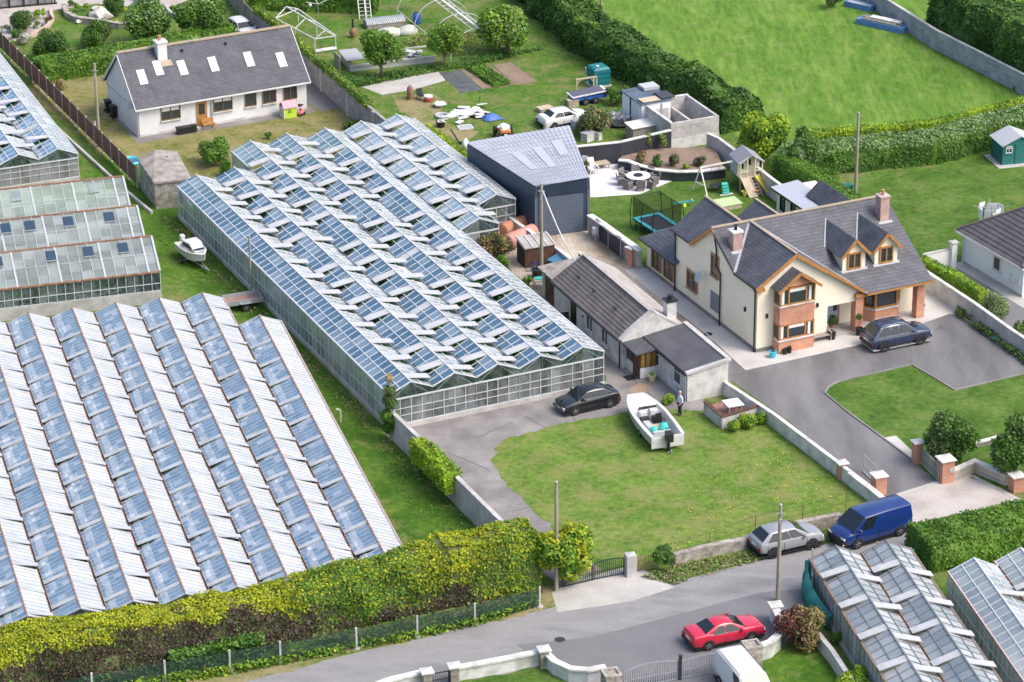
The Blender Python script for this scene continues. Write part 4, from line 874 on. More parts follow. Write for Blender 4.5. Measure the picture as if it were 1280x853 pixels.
# ---------------------------------------------------------------- cream house
HO, HA = (16.84,2.13), R(24.9); fh = fr(HO, HA)
def cream_house():
    t = thing('dormer_house', 'two-storey cream house with slate roofs, two dormers and a brick bay', 'house', HO, HA); k = .58; RZ, RY = 6.95, 6.4
    mz = lambda y: RZ-k*(RY-y); lz = lambda x: 4.92+.667*(x+.2); rz = lambda x: 6.95-.69*(x-2.85)
    def walls(m):
        # left gable elevation and main volume
        m.add([(0,0,-.1),(0,12,-.1),(0,12,4.7),(0,9.5,4.65),(0,6.4,6.85),(0,2.9,4.85),(0,0,4.85)], [(0,1,2,3,4,5,6)])
        m.add([(0,0,-.1),(5.6,0,-.1),(5.6,0,2.4),(8.35,0,2.4),(8.35,0,3.05),(2.85,0,6.8),(0,0,4.85)], [(0,1,2,3,4,5,6)])
        m.box(.02,.02,-.1,5.58,9.4,4.6); m.box(5.6,1.6,-.1,13.55,9.4,3.7); m.box(.02,9.42,-.1,4.9,11.98,4.6); m.box(5.6,.02,2.4,8.35,1.58,2.55)
        m.add([(13.56,1.6,-.1),(13.56,9.4,-.1),(13.56,9.4,4.6),(13.56,6.4,6.85),(13.56,1.6,3.9)], [(0,1,2,3,4)])
        m.box(0,0,-.1,.0201,.0201,.5)
    part(t, 'walls', X['cream'], walls)
    part(t, 'plinth', X['conc'], lambda m: (m.box(-.04,-.04,-.1,5.6,-.002,.28), m.box(-.04,-.04,-.1,-.002,12.0,.28)))
    mp = lambda x, y: (x, y, mz(y))
    rf = part(t, 'roof', X['slate'], lambda m: (
        m.slab([mp(-.2,2.9), mp(2.85,6.38), mp(8.45,-.42), mp(13.85,-.42), mp(13.85,6.4), mp(-.2,6.4)], .13),
        m.slab([(-.2,6.4,RZ),(13.85,6.4,RZ),(13.85,9.8,4.5),(-.2,9.6,4.55)], .13)))
    part(t, 'front_gable_roof', X['slate'], lambda m: (
        m.slab([(-.22,-.25,4.90),(2.85,-.25,6.95),(2.85,6.38,6.95),(-.22,2.88,4.90)], .13),
        m.slab([(2.85,-.25,6.95),(8.5,-.25,rz(8.5)),(8.5,-.45,rz(8.5)),(2.85,6.38,6.95)], .13)))
    part(t, 'rear_wing_roof', X['slate'], lambda m: (m.slab([(-.25,9.3,4.72),(2.45,7.2,6.75),(2.45,12.25,6.75),(-.25,12.25,4.72)], .13), m.slab([(2.45,7.2,6.75),(5.1,9.3,4.75),(5.1,12.25,4.75),(2.45,12.25,6.75)], .13)))
    part(t, 'rear_gable_wall', X['cream'], lambda m: m.slab([(0,12,4.6),(4.9,12,4.6),(2.45,12,6.6)], .1, 0, (0,-.1,0)))
    part(t, 'second_rear_roof', X['slate'], lambda m: (m.slab([(4.4,8.6,4.6),(6.35,8.0,6.02),(6.35,11.8,6.02),(4.4,11.8,4.6)], .13), m.slab([(6.35,8.0,6.02),(8.3,8.6,4.6),(8.3,11.8,4.6),(6.35,11.8,6.02)], .13)))
    part(t, 'second_rear_wall', X['cream'], lambda m: m.prism([(4.6,9.42),(8.1,9.42),(8.1,11.6),(4.6,11.6)], -.1, 4.55))
    # ridge tiles, valleys, verges
    part(rf, 'ridge', X['ochre'], lambda m: (m.bar((-.2,6.4,RZ+.03),(13.9,6.4,RZ+.03),.26,.09), m.bar((2.45,7.0,6.8),(2.45,12.25,6.8),.2,.09), m.bar((2.85,-.25,6.99),(2.85,6.3,6.99),.2,.08), m.bar((6.35,8,6.05),(6.35,11.8,6.05),.2,.08)))
    part(rf, 'valley_lead', X['lead'], lambda m: (m.bar((-.2,2.9,mz(2.9)+.02),(2.85,6.38,RZ+.02),.2,.03), m.bar((8.5,-.42,mz(-.42)+.02),(2.85,6.38,RZ+.02),.2,.03)))
    fa = lambda m: (m.bar((-.24,-.29,4.82),(2.85,-.29,6.87),.07,.24), m.bar((2.85,-.29,6.87),(8.6,-.29,rz(8.6)-.08),.07,.24), m.obox((8.15,.0,2.72),(.9,.6,.26)), m.obox((.12,-.15,4.62),(.6,.3,.26)))
    part(t, 'bargeboard', X['timber'], fa)
    part(t, 'side_bargeboard', X['timber'], lambda m: (m.bar((-.24,9.5,4.55),(-.24,6.4,RZ-.1),.06,.26), m.bar((-.24,6.4,RZ-.1),(-.24,6.0,RZ-.3),.06,.2)))
    part(t, 'gutter', X['blackp'], lambda m: (m.bar((-.28,-.2,4.85),(-.28,2.9,4.85),.12,.1), m.bar((-.26,2.9,4.85),(-.26,6.0,RZ-.32),.06,.1))); part(t, 'gutter', X['blackp'], lambda m: m.bar((-.30,9.6,4.68),(-.30,12.3,4.68),.12,.1))
    part(t, 'fascia', X['timber'], lambda m: m.bar((8.5,-.45,mz(-.42)-.1),(13.9,-.45,mz(-.42)-.1),.09,.12))
    for y, z in ((.12,4.8), (11.85,4.65)): part(t, 'downpipe', X['blackp'], lambda m: m.tube([(-.12,y,0),(-.12,y,z-.35),(-.25,y,z)], .06))
    part(t, 'downpipe', X['blackp'], lambda m: m.tube([(-.12,5.1,0),(-.12,5.1,4.0),(-.12,5.75,4.3),(-.12,5.75,5.5),(-.12,6.1,6.5)], .06))
    # dormers
    for xc in (8.5, 11.1):
        d = part(t, 'dormer', X['cream'], lambda m: (m.add([(xc-.92,1.5,3.85),(xc+.92,1.5,3.85),(xc+.92,1.5,5.35),(xc,1.5,6.3),(xc-.92,1.5,5.35),(xc-.92,3.9,5.35),(xc+.92,3.9,5.35),(xc,5.2,6.3)], [(0,1,2,3,4),(0,4,5),(1,6,2)])))
        part(d, 'dormer_roof', X['slate'], lambda m: (m.slab([(xc-1.18,1.28,5.18),(xc,1.28,6.42),(xc,5.5,6.42),(xc-1.18,3.45,5.2)], .1), m.slab([(xc,1.28,6.42),(xc+1.18,1.28,5.18),(xc+1.18,3.45,5.2),(xc,5.5,6.42)], .1)))
        part(d, 'bargeboard', X['timber'], lambda m: (m.bar((xc-1.18,1.24,5.1),(xc,1.24,6.36),.07,.2), m.bar((xc,1.24,6.36),(xc+1.18,1.24,5.1),.07,.2)))
        part(d, 'flashing', X['lead'], lambda m: (m.slab([(xc-1.05,1.3,mz(1.3)+.04),(xc+1.05,1.3,mz(1.3)+.04),(xc+1.05,1.49,mz(1.49)+.04),(xc-1.05,1.49,mz(1.49)+.04)], .03)))
        part(d, 'valley_lead', X['lead'], lambda m: (m.bar((xc-1.3,3.4,mz(3.4)+.05),(xc-.02,5.5,mz(5.5)+.05),.1,.03)))
        window(d, xc, 1.5, 4.75, 1.0, 1.15, 0, X['timber'], 2, False, fw=.12)
    # two-storey bay
    x0, x1, yb = 1.28, 4.05, -.9
    b = part(t, 'bay', X['brick'], lambda m: (m.box(x0,yb,-.1,x1,.02,.9), m.box(x0+.02,yb+.02,2.12,x1-.02,.02,3.46)))
    part(b, 'bay_core', X['cream'], lambda m: (m.box(x0+.25,yb+.3,.9,x1-.25,.02,2.12), m.box(x0+.25,yb+.3,3.46,x1-.25,.02,4.9)))
    part(b, 'sill', X['cope'], lambda m: m.box(x0-.07,yb-.08,.9,x1+.07,.0,1.0)); part(b, 'sill', X['cope'], lambda m: m.box(x0-.05,yb-.06,3.46,x1+.05,.0,3.55))
    part(b, 'gable', X['brick'], lambda m: m.slab([(x0,yb,4.9),(x1,yb,4.9),((x0+x1)/2,yb,5.78)], .12, 0, (0,.12,0)))
    part(b, 'bay_roof', X['slate'], lambda m: (m.slab([(x0-.3,yb-.3,4.78),((x0+x1)/2,yb-.3,5.98),((x0+x1)/2,.0,5.98),(x0-.3,.0,4.78)], .1), m.slab([((x0+x1)/2,yb-.3,5.98),(x1+.3,yb-.3,4.78),(x1+.3,.0,4.78),((x0+x1)/2,.0,5.98)], .1)))
    part(b, 'bargeboard', X['timber'], lambda m: (m.bar((x0-.3,yb-.34,4.7),((x0+x1)/2,yb-.34,5.9),.07,.2), m.bar(((x0+x1)/2,yb-.34,5.9),(x1+.3,yb-.34,4.7),.07,.2)))
    for z0, z1 in ((1.0,2.12), (3.55,4.82)):
        zc = (z0+z1)/2; h = z1-z0
        w = part(b, 'window', X['timber'], lambda m: [m.bar((x,y,z0),(x,y,z1),.12) for x, y in ((x0+.06,yb+.06),(x0+.7,yb+.06),(x1-.7,yb+.06),(x1-.06,yb+.06),(x0+.06,-.08),(x1-.06,-.08))]+[m.bar((x0,yb+.06,z),(x1,yb+.06,z),.12,.1) for z in (z0+.05,z1-.05)]+[m.bar((x,yb+.06,z),(x,0,z),.1,.1) for x in (x0+.06,x1-.06) for z in (z0+.05,z1-.05)])
        part(w, 'pane', X['glass'], lambda m: (m.box(x0+.13,yb+.05,z0+.1,x1-.13,yb+.07,z1-.1), m.box(x0+.05,yb+.1,z0+.1,x0+.07,-.1,z1-.1), m.box(x1-.07,yb+.1,z0+.1,x1-.05,-.1,z1-.1)))
        part(w, 'blind', X['blind'], lambda m: (m.box(x0+.78,yb+.028,z1-.34,x1-.78,yb+.044,z1-.1), m.box(x0+.15,yb+.028,z0+.1,x0+.34,yb+.044,z1-.1), m.box(x1-.5,yb+.028,z0+.1,x1-.3,yb+.044,z1-.1)))
    # ground floor right: columns, angled bay, porch door
    for x, y in ((7.8,-.12), (12.95,.1)): part(t, 'brick_column', X['brick'], lambda m: m.box(x,y,-.1,x+.62,y+.62,mz(y)-.12))
    part(t, 'porch_floor', X['conc2'], lambda m: m.box(5.6,-.1,0,8.4,1.58,.1))
    d = part(t, 'front_door', plain('pale_blue_door', (.36,.45,.52), .5), lambda m: m.box(6.25,1.5,.1,7.35,1.59,2.25)); part(d, 'frame', X['timber'], lambda m: (m.bar((7.4,1.52,.1),(7.4,1.52,2.3),.1), m.bar((6.2,1.52,.1),(6.2,1.52,2.3),.1), m.bar((6.2,1.52,2.3),(7.4,1.52,2.3),.1)))
    part(d, 'pane', X['glass'], lambda m: m.box(6.95,1.485,1.2,7.25,1.499,2.0))
    pl = [(9.3,1.58),(9.95,.75),(11.75,.75),(12.4,1.58)]
    b2 = part(t, 'bay', X['brick'], lambda m: m.prism(pl, -.1, .95)); part(b2, 'sill', X['cope'], lambda m: m.prism([(9.2,1.58),(9.9,.66),(11.8,.66),(12.5,1.58)], .951, 1.04))
    w = part(b2, 'window', X['timber'], lambda m: [m.bar((x,y,1.04),(x,y,2.55),.15) for x, y in ((9.4,1.52),(9.98,.82),(11.72,.82),(12.3,1.52))]+[m.bar(a+(z,), c+(z,), .13) for a, c in (((9.4,1.52),(9.98,.82)),((9.98,.82),(11.72,.82)),((11.72,.82),(12.3,1.52))) for z in (1.1,2.5)])
    part(w, 'pane', X['glass'], lambda m: m.prism([(9.46,1.57),(10.0,.85),(11.7,.85),(12.24,1.57)], 1.06, 2.5)); part(w, 'blind', X['blind'], lambda m: m.box(10.1,.828,2.2,11.6,.845,2.45))
    # left elevation openings
    st = mat('stone_surround', (.33,.25,.20), (.40,.31,.25), scale=3)
    window(t, 0, 6.1, 4.15, 1.0, 1.5, -PI/2, X['timber'], 1, True, False, st); window(t, 0, 9.4, 1.72, 1.45, 1.25, -PI/2, X['timber'], 2, True, False, st)
    part(t, 'grille', plain('blue_grey_panel', (.20,.21,.25), .8), lambda m: m.box(-.04,5.25,.75,0,6.65,2.15)); part(t, 'meter_box', X['cream'], lambda m: m.box(-.05,1.35,.45,0,1.75,1.15))
    part(t, 'satellite_dish', X['galv'], lambda m: m.lathe([(.02,0),(.28,.05),(.42,.17)], (0,0,0), 14)).matrix_local = Matrix.Translation((-.45,7.45,2.85)) @ Matrix.Rotation(R(-62), 4, 'Y')
    for x, y, z in ((-.06,1.6,2.5),(.75,-.06,2.5),(4.75,-.06,2.55)): part(t, 'wall_lamp', X['blackp'], lambda m: m.obox((x,y,z),(.14,.14,.3)))
    # chimneys
    for x, y, z0, z1 in ((.85,4.8,5.5,7.25),(12.75,4.9,5.6,7.75)):
        c = part(rf, 'chimney', X['pinkb'], lambda m: m.box(x-.36,y-.36,z0,x+.36,y+.36,z1-.15)); part(c, 'cap', X['cope'] if x < 5 else X['pinkb'], lambda m: m.box(x-.42,y-.42,z1-.15,x+.42,y+.42,z1-.02))
        part(c, 'chimney_pot', X['blackp'] if x < 5 else X['terra'], lambda m: m.lathe([(.12,0),(.10,.35),(.13,.4)], (x,y,z1-.02), 10)); part(c, 'flashing', X['lead'], lambda m: m.slab([(x-.55,y-.6,mz(y-.6)+.03),(x+.55,y-.6,mz(y-.6)+.03),(x+.55,y-.41,mz(y-.41)+.04),(x-.55,y-.41,mz(y-.41)+.04)], .03))
    # single-storey rear wing with hipped roof
    w = part(t, 'rear_wing', X['cream'], lambda m: m.prism([(-.0,12.0),(4.6,12.0),(4.6,16.5),(0,16.5)], -.1, 2.3)); e, hy = 2.32, 3.75
    part(w, 'wing_roof', X['slate'], lambda m: (m.slab([(-.4,11.4,e),(2.3,11.4,hy),(2.3,15.0,hy),(-.4,17.0,e)], .12), m.slab([(-.4,17.0,e),(2.3,15.0,hy),(5.0,17.0,e)], .12), m.slab([(2.3,11.4,hy),(5.0,11.4,e),(5.0,17.0,e),(2.3,15.0,hy)], .12)))
    part(w, 'plinth', X['conc'], lambda m: m.box(-.04,12.0,-.1,-.002,16.5,.28))
    part(w, 'gutter', X['blackp'], lambda m: m.bar((-.45,11.4,e-.05),(-.45,17.0,e-.05),.12,.1))
    for y in (13.0, 14.9): window(w, 0, y, 1.25, 1.45, 1.5, -PI/2, X['timber'], 2, False, False, st)
cream_house()
# ---------------------------------------------------------------- grey cottage
def cottage():
    o = (7.48,-.33); a = R(23.5); t = thing('cottage', 'long low grey cottage with brown tiled roof, flat-roofed extension and a small porch', 'house', o, a); Lc, Wc, E, RZ = 11.2, 4.6, 2.28, 3.75
    def walls(m):
        m.box(0,0,-.1,Wc,Lc,E); m.add([(0,0,E),(Wc,0,E),(Wc/2,0,RZ+.05),(0,.2,E),(Wc,.2,E),(Wc/2,.2,RZ+.05)], [(0,1,2),(5,4,3),(0,2,5,3),(2,1,4,5)])
    part(t, 'walls', X['grey'], walls)
    rf = part(t, 'roof', X['tile'], lambda m: courses(m, (-.25,.2,E-.08), (-.25,Lc-.0,E-.08), (Wc/2,Lc,RZ), (Wc/2,.2,RZ), 10, .042))
    part(rf, 'sheet_slope', X['asb'], lambda m: m.slab([(Wc/2,.2,RZ+.04),(Wc+.25,.2,E),(Wc+.25,Lc,E),(Wc/2,Lc,RZ+.04)], .05))
    part(rf, 'ridge', X['asb'], lambda m: m.bar((Wc/2,.2,RZ+.05),(Wc/2,Lc,RZ+.05),.3,.08))
    part(t, 'gable_parapet', X['concw'], lambda m: (m.slab([(-.2,-.03,E-.05),(Wc/2,-.03,RZ+.18),(Wc/2,.35,RZ+.18),(-.2,.35,E-.05)], .14), m.slab([(Wc/2,-.03,RZ+.18),(Wc+.2,-.03,E-.05),(Wc+.2,.35,E-.05),(Wc/2,.35,RZ+.18)], .14)))
    part(t, 'gable_face', X['rough'], lambda m: m.slab([(0.05,-.02,E-.3),(Wc,-.02,E-.3),(Wc/2,-.02,RZ)], .02, 0, (0,.018,0)))
    for y in (3.0, 6.4, 9.0): part(rf, 'roof_hook', X['iron'], lambda m: (m.bar((1.0,y,3.1),(1.0,y+.5,3.08),.05), m.bar((1.0,y,3.1),(.8,y,2.98),.05)))
    part(t, 'gutter', X['blackp'], lambda m: m.bar((-.32,0,E-.12),(-.32,Lc,E-.12),.11,.1)); part(t, 'downpipe', X['blackp'], lambda m: m.tube([(-.12,.12,0),(-.12,.12,E-.2)], .05))
    for y in (2.6, 5.1): window(t, 0, y, 1.35, 1.0, 1.15, -PI/2, X['whitep'], 2, True)
    part(t, 'door', X['blackp'], lambda m: m.box(-.05,7.4,0,0,8.3,2.05)); part(t, 'double_door', X['grey'], lambda m: m.box(-.03,8.7,.05,0,10.6,2.1))
    for y, z in ((3.9,1.75),(6.2,1.3)): part(t, 'vent_grille', X['iron'], lambda m: m.box(-.05,y,z,0,y+.16,z+.16))
    ch = part(t, 'chimney', X['grey'], lambda m: m.box(Wc-.95,.45,E,Wc-.25,1.1,4.05)); part(ch, 'chimney_pot', X['blackp'], lambda m: (m.box(Wc-1.02,.38,4.05,Wc-.18,1.17,4.18), m.lathe([(.18,0),(.18,.25),(.22,.28)], (Wc-.6,.78,4.18), 10)))
    # flat-roofed extension
    e = part(t, 'extension', X['rough'], lambda m: m.add([(1.7,-6.6,-.1),(4.75,-6.6,-.1),(4.75,-.02,-.1),(1.7,-.02,-.1),(1.7,-6.6,2.1),(4.75,-6.6,2.5),(4.75,-.02,2.5),(1.7,-.02,2.1)], [(0,1,5,4),(1,2,6,5),(2,3,7,6),(3,0,4,7),(4,5,6,7)]))
    part(e, 'flat_roof', X['felt'], lambda m: m.slab([(1.55,-6.5,2.16),(4.6,-6.5,2.56),(4.6,-.05,2.56),(1.55,-.05,2.16)], .1))
    part(e, 'parapet', X['concw'], lambda m: (m.slab([(1.55,-6.75,2.22),(4.9,-6.75,2.66),(4.9,-6.45,2.66),(1.55,-6.45,2.22)], .16), m.slab([(4.6,-6.44,2.66),(4.92,-6.44,2.66),(4.92,0,2.66),(4.6,0,2.66)], .16)))
    part(e, 'fascia', X['blackp'], lambda m: m.bar((1.5,-6.7,2.04),(1.5,-.05,2.04),.08,.14)); part(e, 'downpipe', X['galv'], lambda m: m.tube([(1.62,-6.5,0),(1.62,-6.5,2.0)], .05))
    for y in (-1.9, -5.2): window(e, 1.7, y, 1.38, 1.05, 1.15, -PI/2, X['whitep'], 1, True, True)
    # porch
    p = part(t, 'porch', X['white'], lambda m: m.box(.35,-2.0,-.05,1.69,-.03,.75)); part(p, 'porch_roof', X['felt'], lambda m: m.slab([(.0,-2.2,1.98),(1.7,-2.2,2.12),(1.7,-.0,2.12),(.0,-.0,1.98)], .12))
    wd = mat('porch_panel', (.20,.11,.025), (.28,.17,.05), scale=3, rough=.45); part(p, 'timber_panel', wd, lambda m: m.box(.5,-2.0,.78,1.66,-1.93,1.9)); part(p, 'frame', X['darkwood'], lambda m: [m.bar((x,-2.0,.76),(x,-2.0,1.95),.09) for x in (.4,.85,1.25,1.64)]+[m.bar((.38,y,.0 if y < -1.0 else .75),(.38,y,1.95),.09) for y in (-2.0,-1.1,-.1)])
    part(p, 'door', X['darkwood'], lambda m: m.box(.33,-1.95,.02,.37,-1.15,1.9)); part(p, 'pane', X['glass'], lambda m: m.box(.36,-1.05,.8,.40,-.15,1.9)); part(p, 'door_mat', X['blackp'], lambda m: m.box(-.5,-2.0,.012,.25,-1.2,.03))
    # lean-to store at the back
    s = part(t, 'store', X['concw'], lambda m: (m.box(.2,Lc+.02,-.1,3.8,Lc+.2,2.1), m.box(.2,Lc+2.3,-.1,3.8,Lc+2.5,2.2), m.box(3.6,Lc+.2,-.1,3.8,Lc+2.3,2.1), m.box(.2,Lc+2.0,0,.4,Lc+2.3,2.1))); part(s, 'store_roof', X['moss'], lambda m: m.slab([(-.1,Lc+.0,2.2),(4.0,Lc+.0,2.45),(4.0,Lc+2.7,2.45),(-.1,Lc+2.7,2.2)], .16)); part(s, 'door', X['darkwood'], lambda m: m.box(.15,Lc+.3,.02,.22,Lc+1.9,2.0))
cottage()
# ---------------------------------------------------------------- navy metal shed
def metal_shed():
    c = [Vector((1.8,23.07)), Vector((5.82,24.33)), Vector((4.6,35.1)), Vector((-3.35,32.14))]; a = ang(c[0], c[1]); t = thing('workshop', 'navy metal workshop with grey ribbed roof, clear roof strips and a roller door', 'workshop', c[0], a)
    iv = Matrix.Rotation(-a, 2); q = [iv @ (v-c[0]) for v in c]; zs = (4.0,4.22,4.25,4.02)
    part(t, 'walls', X['navy'], lambda m: m.add([(p.x,p.y,-.1) for p in q]+[(p.x,p.y,z) for p, z in zip(q, zs)], [(0,1,5,4),(1,2,6,5),(2,3,7,6),(3,0,4,7),(4,5,6,7)]))
    e = [Vector((p.x, p.y, z+.1)) for p, z in zip(q, zs)]; rib = mat('ribbed_roof', (.33,.35,.41), (.40,.42,.48), scale=.6, fine=6, fv=.06, bump=0, rough=.5)
    def roof(m):
        n = 46; vs = []
        for i in range(n+1):
            u = i/n; f, b = e[0].lerp(e[1], u), e[3].lerp(e[2], u); h = .05 if i % 2 else 0; d = (b-f).normalized()*.12; vs += [f-d+Vector((0,0,h)), b+d+Vector((0,0,h))]
        m.add(vs, [(2*i, 2*i+2, 2*i+3, 2*i+1) for i in range(n)])
        for j in range(1, 14): v = j/14; p0, p1 = e[0].lerp(e[3], v), e[1].lerp(e[2], v); m.bar(p0+Vector((0,0,.05)), p1+Vector((0,0,.05)), .05, .03)
    r = part(t, 'roof', rib, roof)
    def strip(u, v0, v1):
        pp = lambda uu, vv: e[0].lerp(e[1], uu).lerp(e[3].lerp(e[2], uu), vv)+Vector((0,0,.075)); part(r, 'roof_strip', plain('clear_roof_strip', (.42,.44,.49), .5), lambda m: m.slab([pp(u,v0),pp(u+.11,v0),pp(u+.11,v1),pp(u,v1)], .02))
    strip(.24,.30,.66); strip(.50,.28,.70); strip(.74,.46,.76)
    part(t, 'fascia', X['navy'], lambda m: [m.bar((x,-.06,3.3),(x,-.06,4.2),.09,.05) for x in [i*q[1].x/26 for i in range(27)]])
    part(t, 'roller_door', X['navyd'], lambda m: [m.box(.62,-.05-.012*(i % 2),.02+i*.11,q[1].x-.45,0,.02+i*.11+.105) for i in range(28)])
    part(t, 'corner_trim', X['navyd'], lambda m: m.box(-.04,-.05,-.1,.14,-.0,4.05)); part(t, 'corner_trim', X['navyd'], lambda m: m.box(q[1].x-.14,-.07,-.1,q[1].x+.04,-.0,4.25))
metal_shed()
# ---------------------------------------------------------------- roofless block store, white container and other outbuildings
def ruin():
    a = P(838.5,188,0); b = P(893,182,0); rz = R(24); t = thing('block_store', 'roofless grey block store with inner partition walls beside the dark hedge', 'ruin', a, rz); Wd, Dp, H = 4.3, 5.6, 2.25
    part(t, 'front_wall', X['block2'], lambda m: m.box(0,0,.9,Wd,.22,H)); part(t, 'front_base', X['cope'], lambda m: m.box(-.01,-.03,-.1,Wd+.02,.23,.9))
    part(t, 'side_wall', X['block2'], lambda m: m.box(0,.22,-.1,.22,Dp,H)); part(t, 'side_wall', X['block2'], lambda m: m.box(Wd-.22,.22,-.1,Wd,Dp,H)); part(t, 'back_wall', X['block2'], lambda m: m.box(.22,Dp-.22,-.1,Wd-.22,Dp,H))
    part(t, 'wall_top', X['cope'], lambda m: (m.box(-.02,.3,H,.24,Dp,H+.05), m.box(.24,Dp-.24,H,Wd,Dp+.02,H+.05)))
    part(t, 'inner_wall', X['concw'], lambda m: (m.box(2.6,1.2,0,2.8,Dp-.3,1.5), m.box(.24,4.2,0,1.9,4.4,1.9))); part(t, 'floor_slab', X['conc'], lambda m: m.box(.22,.22,-.05,Wd-.22,Dp-.22,.05))
    part(t, 'post', X['greywood'], lambda m: m.box(.9,3.6,0,1.02,3.72,2.6))
    part(t, 'doorway', X['blackp'], lambda m: m.box(-.02,4.6,.0,0,5.5,1.9))
ruin()
def container():
    a = P(801,150,0); t = thing('container_shed', 'white panelled shed with a blue-black patched roof beside the roofless store', 'shed', P(802,166), R(24)); W, D, H = 2.6, 3.6, 2.35
    part(t, 'walls', X['white2'], lambda m: m.box(0,0,-.1,W,D,H)); part(t, 'roof', mat('blue_felt', (.07,.10,.14), (.13,.17,.22), scale=.9), lambda m: m.slab([(-.1,-.1,H),(W+.1,-.1,H+.1),(W+.1,D+.1,H+.1),(-.1,D+.1,H)], .1, 0, (0,0,.1)))
    part(t, 'roof_board', X['palewood'], lambda m: m.box(.1,-.05,H+.21,1.7,1.0,H+.24)); part(t, 'roof_hatch', X['greynet'], lambda m: m.box(1.4,2.4,H+.21,2.8,3.6,H+.45)); part(t, 'roof_patch', X['tarp'], lambda m: m.box(1.8,.0,H+.24,3.0,1.5,H+.34))
    part(t, 'corner_post', X['blackp'], lambda m: m.box(-.06,D*.55,0,-.001,D*.55+.14,H)); part(t, 'door', X['white'], lambda m: m.box(-.04,.5,.1,-.002,1.6,2.1))
container()
def garden_room():
    a = P(970,270,0); a = P(970,268,0); t = thing('garden_room', 'small cream garden room with pale flat roof and a slate gable behind the cream house', 'outbuilding', a, R(24.9)); W, D, H = 3.3, 5.2, 2.2
    part(t, 'walls', X['cream'], lambda m: m.box(0,-5.2,-.1,W,-.05,H)); part(t, 'flat_roof', plain('pale_membrane', (.38,.41,.47), .6), lambda m: m.slab([(-.45,-5.3,H+.0),(2.0,-5.3,H+.16),(2.0,.3,H+.16),(-.45,.3,H+.0)], .12)); 
    part(t, 'gable_roof', X['slate2'], lambda m: (m.slab([(.9,-6.6,H+.2),(2.2,-6.6,H+1.15),(2.2,-2.6,H+1.15),(.9,-2.8,H+.2)], .1), m.slab([(2.2,-6.6,H+1.15),(3.5,-6.6,H+.2),(3.5,-2.8,H+.2),(2.2,-2.6,H+1.15)], .1)))
    for y in (-1.0,-2.6,-4.2): window(t, 0, y, 1.25, .6, 1.2, -PI/2, X['blackp'], 1, False)
    part(t, 'fascia', X['blackp'], lambda m: m.bar((-.46,-5.3,H-.04),(-.46,.3,H-.04),.05,.14))
garden_room()
def right_bungalow():
    o = P(1202.5,328,0); o2 = P(1277.5,372.5,0); a = ang(o, o2)+PI/2; Ln = (o2-o).length; t = thing('bungalow', 'pale bungalow with a dark ribbed hipped tile roof and one small window', 'house', o2, a); W, E = 9.0, 2.55; o_ = .4; D = Ln; rx = W/2; rzv = E+2.55
    part(t, 'walls', X['white2'], lambda m: m.box(0,0,-.1,W,D,E)); part(t, 'plinth', X['concw'], lambda m: m.box(-.03,0,-.1,-.002,D,.2))
    rf = part(t, 'roof', X['tile2'], lambda m: (courses(m, (-o_,-o_,E-.05), (-o_,D+o_,E-.05), (rx,D-rx+1.2,rzv), (rx,rx-1.2,rzv), 14, .05), courses(m, (-o_,D+o_,E-.05), (W+o_,D+o_,E-.05), (rx+.01,D-rx+1.2,rzv), (rx,D-rx+1.2,rzv), 14, .05), courses(m, (W+o_,-o_,E-.05), (-o_,-o_,E-.05), (rx,rx-1.2,rzv), (rx+.01,rx-1.2,rzv), 14, .05)))
    part(rf, 'hip_tiles', X['tile'], lambda m: (m.bar((-o_,D+o_,E+.04),(rx,D-rx+1.2,rzv+.06),.22,.1), m.bar((-o_,-o_,E+.04),(rx,rx-1.2,rzv+.06),.22,.1), m.bar((rx,rx-1.2,rzv+.06),(rx,D-rx+1.2,rzv+.06),.22,.1)))
    part(t, 'gutter', X['whitep'], lambda m: (m.bar((-o_-.03,-o_,E-.12),(-o_-.03,D+o_,E-.12),.1,.14), m.bar((-o_-.06,-o_-.03,E-.12),(W,-o_-.03,E-.12),.1,.14)))
    window(t, 0, D*.42, 1.5, .8, 1.0, -PI/2, X['whitep'], 1, True, False, X['white']); part(t, 'downpipe', X['whitep'], lambda m: m.tube([(-.08,D-.15,0),(-.08,D-.15,E-.2)], .05)); part(t, 'gas_meter', X['white'], lambda m: (m.box(-.15,1.0,.7,0,1.5,1.3), m.box(-.12,.3,.9,0,.6,1.25)))
right_bungalow()
def green_shed():
    a = P(1252.5,207.5,0); t = thing('garden_shed', 'dark green garden shed with white windows and a pale felt roof', 'shed', a, R(15)); W, D, E, rz = 2.9, 2.3, 1.75, 2.35
    part(t, 'walls', X['greens'], lambda m: (m.prism([(0,0),(W,0),(W,D),(0,D)], .05, E), m.add([(0,0,E),(W,0,E),(W/2,0,rz),(0,D,E),(W,D,E),(W/2,D,rz)], [(0,1,2),(5,4,3)])))
    part(t, 'roof', X['greynet'], lambda m: (m.slab([(-.15,-.15,E-.06),(W/2,-.15,rz+.04),(W/2,D+.15,rz+.04),(-.15,D+.15,E-.06)], .06), m.slab([(W/2,-.15,rz+.04),(W+.15,-.15,E-.06),(W+.15,D+.15,E-.06),(W/2,D+.15,rz+.04)], .06)))
    part(t, 'base_slab', X['conc2'], lambda m: m.box(-.5,-.6,-.05,W+.4,D+.2,.05)); d = part(t, 'door', X['greens'], lambda m: m.box(W/2-.4,-.05,.08,W/2+.4,-.002,1.75)); part(d, 'hinge', X['iron'], lambda m: m.box(W/2-.38,-.06,1.4,W/2-.1,-.051,1.45))
    for x in (.5, W-.5): window(t, x, 0, 1.3, .5, .5, 0, X['whitep'], 2, False, True, fw=.06)
green_shed()
